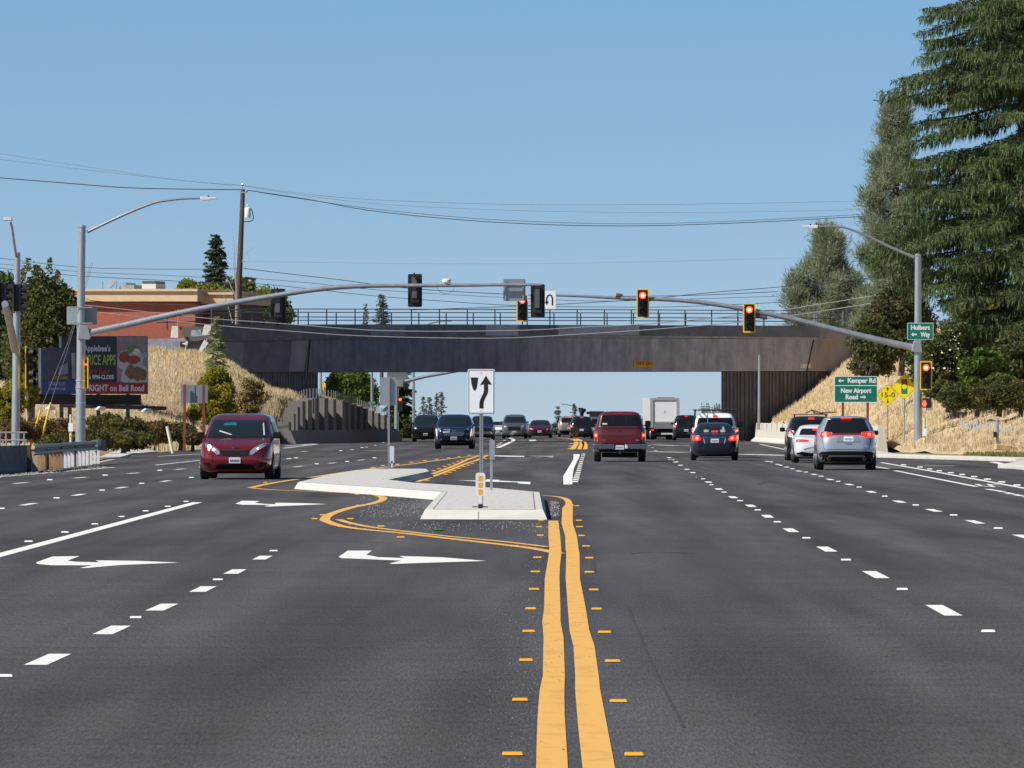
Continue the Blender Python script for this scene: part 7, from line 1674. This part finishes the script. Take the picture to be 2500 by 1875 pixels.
# --- dark blue crossover oncoming
P_blu = paint('midnight_blue', (.012,.020,.060), .5, .2)
v = vehicle('crossover', 'midnight blue crossover with bright grille driving towards the viewer', 'car')
B = Body([(.24,.84,-2.2,2.15),(.34,.90,-2.33,2.32),(.55,.945,-2.38,2.40),(.80,.95,-2.38,2.41),(.95,.945,-2.35,2.32),(1.04,.935,-2.3,2.05),(1.11,.92,-2.26,1.5),(1.16,.91,-2.22,1.15),(1.35,.84,-2.1,.80),(1.52,.76,-1.95,.45),(1.60,.70,-1.85,.2),(1.65,.6,-1.7,0),(1.68,.35,-1.3,-.3)], 6); B.mesh('body', P_blu, v)
patch(B, v, 'windshield', [(-.80,1.18),(.80,1.18),(.70,1.56),(.66,1.58),(-.66,1.58),(-.70,1.56)], M_glassb, 'front', .008, .04)
patch(B, v, 'grille', [(-.38,.58),(.38,.58),(.50,.68),(.56,.92),(.52,.97),(-.52,.97),(-.56,.92),(-.50,.68)], M_trim, 'front', .01, .04)
for z in (.64,.71,.78,.85,.92): 
    w_ = .46+.1*(z-.64)/.28; patch(B, v, 'grille_bar', [(-w_,z),(w_,z),(w_,z+.030),(-w_,z+.030)], M_chrome, 'front', .022, .02)
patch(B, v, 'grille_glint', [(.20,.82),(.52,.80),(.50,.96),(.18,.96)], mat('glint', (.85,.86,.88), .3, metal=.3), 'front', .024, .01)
patch(B, v, 'emblem', [(-.10,.90),(0,.80),(.10,.90),(.08,.95),(-.08,.95)], M_chrome, 'front', .03, .02)
both(B, v, 'headlight', [(.60,.98),(.86,1.04),(.90,.98),(.86,.80),(.84,.50),(.78,.46),(.80,.70),(.76,.88)], M_head, 'front', .014, .04)
both(B, v, 'daytime_light', [(.80,.62),(.84,.62),(.88,.98),(.84,.98)], M_headc if False else mat('daytime_light', (.85,.87,.80), .3, emit=(1,1,.85), es=.6), 'front', .02, .02)
plate(B, v, 0, .52, 'front', .31, .155); patch(B, v, 'bumper_lower', [(-.75,.26),(.75,.26),(.6,.44),(-.6,.44)], M_trim, 'front', .01, .04)
both(B, v, 'chrome_hook', [(.58,.42),(.80,.42),(.80,.45),(.66,.46),(.60,.52),(.57,.50)], M_chrome, 'front', .016, .02)
sidewin(B, v, [[(.9,1.2),(0,1.2),(0,1.5),(.4,1.48)],[(-.08,1.2),(-1.1,1.22),(-1.0,1.5),(-.08,1.52)]]); wheels(B, v, (1.4,-1.4), .36, .23); mirrors(v, .90, .75, 1.16, P_blu, .2, .15)
place(v, 1109, 1096, 1.0, 1.09, 'toward', 1.4)

# --- distant cars
def far_rear(name, label, cat, lay, P_, U, V, th, s, tl, win, cm=None, hm=None, p=7, ax=1.4, wr=.34, pl=True):
    v = vehicle(name, label, cat); B = Body(lay, p); B.mesh('body', P_, v); patch(B, v, 'rear_window', win, M_glass, 'rear', .008, .04)
    taillight(B, v, tl, cm)
    if hm: highmount(B, v, *hm)
    if pl: plate(B, v, 0, .72, 'rear')
    z0 = win[0][1]; sidewin(B, v, [[(.8,z0+.02),(-1.3,z0+.02),(-1.2,win[2][1]-.04),(.35,win[2][1]-.06)]])
    wheels(B, v, (ax,-ax), wr, .22); mirrors(v, .90, .75, z0+.05, M_trim, .18, .15); place(v, U, V, th, s, 'away', ax); return v, B
def far_front(name, label, cat, lay, P_, U, V, th, s, win, head, grille, cm=None, ax=1.4, wr=.34):
    v = vehicle(name, label, cat); B = Body(lay, 7); B.mesh('body', P_, v); patch(B, v, 'windshield', win, M_glassb, 'front', .008, .04)
    both(B, v, 'headlight', head, cm or M_head, 'front', .012, .04); patch(B, v, 'grille', grille, M_trim, 'front', .01, .03); plate(B, v, 0, .5, 'front')
    z0 = win[0][1]; sidewin(B, v, [[(.8,z0+.02),(-1.3,z0+.02),(-1.2,win[2][1]-.04),(.35,win[2][1]-.06)]])
    wheels(B, v, (ax,-ax), wr, .22); mirrors(v, .90, .75, z0+.05, P_, .18, .15); place(v, U, V, th, s, 'toward', ax); return v, B
W_SUV = [(-.76,1.17),(.76,1.17),(.67,1.57),(-.67,1.57)]; T_SUV = [(.76,.90),(.92,.90),(.92,1.14),(.80,1.16)]
W_SED = [(-.68,1.03),(.68,1.03),(.58,1.27),(-.58,1.27)]; T_SED = [(.55,.74),(.88,.74),(.89,.90),(.60,.90)]
tall = [(z if z < 1 else 1+(z-1)*1.15, w_, r, f) for z, w_, r, f in suv]
v, B = far_rear('suv', 'tan crossover with red brake lights beyond the maroon pickup', 'car', suv, paint('tan', (.30,.26,.23), .4, .35), 1390, 1066.5, .3, 1.02, T_SUV, [(-.70,1.20),(.70,1.20),(.64,1.58),(-.64,1.58)], (.84,1.02,.06), (-.12,.12,1.60,1.66))
patch(B, v, 'bumper_lower', [(-.90,.28),(.90,.28),(.9,.55),(-.9,.55)], M_trim, 'rear', .012, .05)
far_rear('suv', 'black suv tucked behind the right side of the tan crossover', 'car', tall, P_blk, 1420, 1071, .3, .95, T_SUV, W_SUV, (.84,1.02,.07), (-.12,.12,1.72,1.80))
far_rear('suv', 'grey-blue car partly hidden by the left side of the maroon pickup', 'car', suv, paint('bluegrey', (.16,.18,.22), .5), 1452, 1069, .3, .98, T_SUV, W_SUV)
far_front('sedan', 'maroon sedan far away under the overpass facing the viewer', 'car', sed, paint('wine', (.10,.015,.04), .3), 1318, 1069, 1.2, 1.03, [(-.74,1.01),(.74,1.01),(.60,1.32),(-.60,1.32)], [(.50,.62),(.86,.68),(.86,.78),(.55,.72)], [(-.4,.48),(.4,.48),(.42,.62),(-.42,.62)], mat('amber_lamp', (.6,.2,.1), .3))
far_front('pickup_truck', 'grey pickup with dark hood facing the viewer under the overpass', 'pickup truck', tall, paint('gunmetal', (.17,.18,.20), .5), 1256, 1071, 1.3, 1.03, [(-.80,1.20),(.80,1.20),(.68,1.66),(-.68,1.66)], [(.55,.86),(.90,.86),(.90,1.08),(.58,1.05)], [(-.45,.62),(.45,.62),(.50,1.0),(-.50,1.0)])
far_front('sedan', 'white car facing the viewer, mostly hidden behind the grey pickup', 'car', sed, P_whi, 1216, 1069, 1.3, 1.0, [(-.74,1.01),(.74,1.01),(.60,1.32),(-.60,1.32)], [(.50,.62),(.86,.68),(.86,.78),(.55,.72)], [(-.4,.48),(.4,.48),(.42,.62),(-.42,.62)])
v, B = far_front('suv', 'black truck-like suv with chrome front behind the keep right sign post', 'car', tall, P_blk, 1176, 1073, 1.3, .97, [(-.78,1.20),(.78,1.20),(.68,1.66),(-.68,1.66)], [(.50,.86),(.92,.86),(.92,1.08),(.55,1.05)], [(-.45,.62),(.45,.62),(.50,.9),(-.50,.9)], M_chrome)
patch(B, v, 'front_bumper', [(-.92,.42),(.92,.42),(.92,.62),(-.92,.62)], M_chrome, 'front', .02, .04); patch(B, v, 'grille_surround', [(-.5,.92),(.5,.92),(.55,1.0),(-.55,1.0)], M_chrome, 'front', .02, .04)
far_front('pickup_truck', 'black pickup truck facing the viewer left of the blue crossover', 'pickup truck', tall, P_blk, 1040, 1078, 1.3, 1.01, [(-.80,1.20),(.80,1.20),(.68,1.68),(-.68,1.68)], [(.55,.86),(.90,.86),(.90,1.04),(.58,1.02)], [(-.45,.62),(.45,.62),(.50,1.0),(-.50,1.0)], mat('dim_lamp', (.10,.10,.11), .3))
far_front('sedan', 'small white car low down between the black pickup and blue crossover', 'car', sed, P_whi, 1055, 1074, 1.3, .85, [(-.74,1.01),(.74,1.01),(.60,1.32),(-.60,1.32)], [(.50,.62),(.86,.68),(.86,.78),(.55,.72)], [(-.4,.48),(.4,.48),(.42,.62),(-.42,.62)])
far_rear('suv', 'silver car seen just right of the maroon pickup roof', 'car', suv, paint('pale_silver', (.55,.55,.57), .4), 1574, 1071, .8, 1.0, T_SUV, W_SUV, (.84,1.02,.05))
far_rear('sedan', 'dark grey sedan with red lights in front of the box truck', 'car', sed, paint('charcoal', (.05,.05,.058), .4), 1604, 1072, .8, 1.05, T_SED, W_SED, (.72,.82,.05))
far_rear('suv', 'black suv between the box truck and the white pickup', 'car', tall, P_blk, 1675, 1075, .8, 1.0, T_SUV, W_SUV, (.84,1.02,.07), (-.12,.12,1.72,1.80))
# flatbed truck and loader arm, far
P0_ = at(1452, 590)
t_ = thing('flatbed_truck', 'distant truck with a dark flat roof edge beyond the maroon pickup', 'truck', (P0_.x, 590, 0))
a = px(1432,1009,590); b = px(1475,1013,590); mb = MB(); mb.box(((a.x+b.x)/2,590,(a.z+b.z)/2+.1), (b.x-a.x,2.5,.22)); mb.build('top_edge', M_black, t_)
mb = MB(); mb.box((px(1457,0,590).x,590.2,1.55), (1.2,2.2,1.3)); mb.build('load', mat('load_tan', (.30,.28,.24), .9, var=.2), t_)
mb = MB(); mb.box((P0_.x,591,.7), (1.9,4,.8)); mb.build('chassis', M_trim, t_)
t_ = thing('loader', 'dark machinery standing above the black suv in the distance', 'machine', tuple(at(1421,600,0)))
mb = MB(); c = px(1421,1004,600)
for k in range(7): mb.box(c+Vector((random.uniform(-.2,.2),random.uniform(-.2,.2),random.uniform(-.2,.2))), (.25,.3,.22), rz=random.random())
mb.box((c.x,600,1.9), (.25,.25,.9)); mb.build('arm', M_black, t_)
mb = MB(); mb.box((c.x,600.5,.8), (1.5,3,1.4)); mb.build('chassis', M_trim, t_)
# box truck
v = vehicle('box_truck', 'white box truck seen from behind under the right side of the overpass', 'truck')
mb = MB(); mb.box((0,0,2.15), (2.35,6.4,2.35)); mb.build('box', mat('truck_side', (.55,.55,.54), .5), v, world=False, bevel=.03)
for y in np.arange(-3.1,3.1,.28):
    mb = MB(); mb.box((1.185,y,2.15), (.02,.05,2.2)); o_ = mb.build('side_rib', mat('truck_rib', (.38,.38,.37), .5), v, world=False)
mb = MB(); mb.box((0,-3.21,2.28), (1.85,.02,1.75)); mb.build('rear_door', mat('truck_white', (.93,.93,.92), .5), v, world=False)
mb = MB(); mb.box((-1.05,-3.24,2.15), (.24,.1,2.35)); mb.box((1.05,-3.24,2.15), (.24,.1,2.35)); mb.box((0,-3.24,3.25), (1.86,.1,.16)); mb.build('rear_frame', mat('truck_frame', (.42,.42,.41), .5), v, world=False)
mb = MB(); mb.box((.1,-3.2,3.36), (1.4,.08,.05)); mb.build('marker_strip', M_taild, v, world=False)
mb = MB(); mb.box((0,-3.25,1.08), (1.75,.06,.38)); mb.box((0,-3.27,1.44), (1.7,.04,.03)); mb.build('lift_gate', M_alum, v, world=False)
mb = MB(); mb.prism([(-.09,-.16),(0,-.02),(.09,-.16),(0,.18)], (.0,-3.225,2.25), X, Z, -Y, .006); mb.build('emblem', mat('decal_grey', (.5,.5,.52), .6), v, world=False)
mb = MB(); mb.box((0,-3.0,.62), (2.1,.3,.28)); mb.box((0,0,.75), (.9,6,.3)); mb.build('chassis', M_trim, v, world=False)
mb = MB(); mb.box((.2,-3.18,.48), (.95,.08,.12)); mb.build('rear_bumper', M_swhite, v, world=False)
for sd in (-1,1):
    mb = MB(); mb.box((sd*.95,-3.2,.8), (.2,.06,.12)); mb.build('tail_light', M_tail, v, world=False)
    for y in (-1.9,2.6):
        mb = MB(); mb.lathe([(.3,-.2),(.46,-.2),(.48,-.15),(.48,.15),(.46,.2),(.3,.2)], (sd*.85,y,.48), X*sd, 22); w__ = mb.build('wheel', M_tyre, v, world=False, smooth=35)
        mb = MB(); mb.lathe([(.02,0),(.28,.02),(.3,-.02)], (sd*.85+sd*.2,y,.48), X*sd, 16); mb.build('rim', M_rim, w__, world=False)
mb = MB(); mb.prism([(3.3,.5),(5.2,.5),(5.25,1.2),(4.6,1.4),(4.2,2.2),(3.4,2.3),(3.3,2.2)], (-1.0,0,0), Y, Z, X, 2.0); mb.build('cab', M_swhite, v, world=False, bevel=.05)
for sd in (-1,1):
    mb = MB(); mb.box((sd*1.3,4.2,1.75), (.16,.1,.4)); mb.build('side_mirror', M_black, v, world=False)
place(v, 1619, 1073.5, -4.2, .93, 'away', 1.9)
# litter
c = g(*z1(1285,607)); mb = MB(); mb.tube([(c.x-.07,c.y,.02),(c.x+.03,c.y,.02),(c.x+.08,c.y,.018)], [.018,.018,.008], 8); tag(mb.build('green_bottle', mat('green_glass', (.02,.25,.06), .2)), 'small green bottle lying on the asphalt before the island', 'bottle')
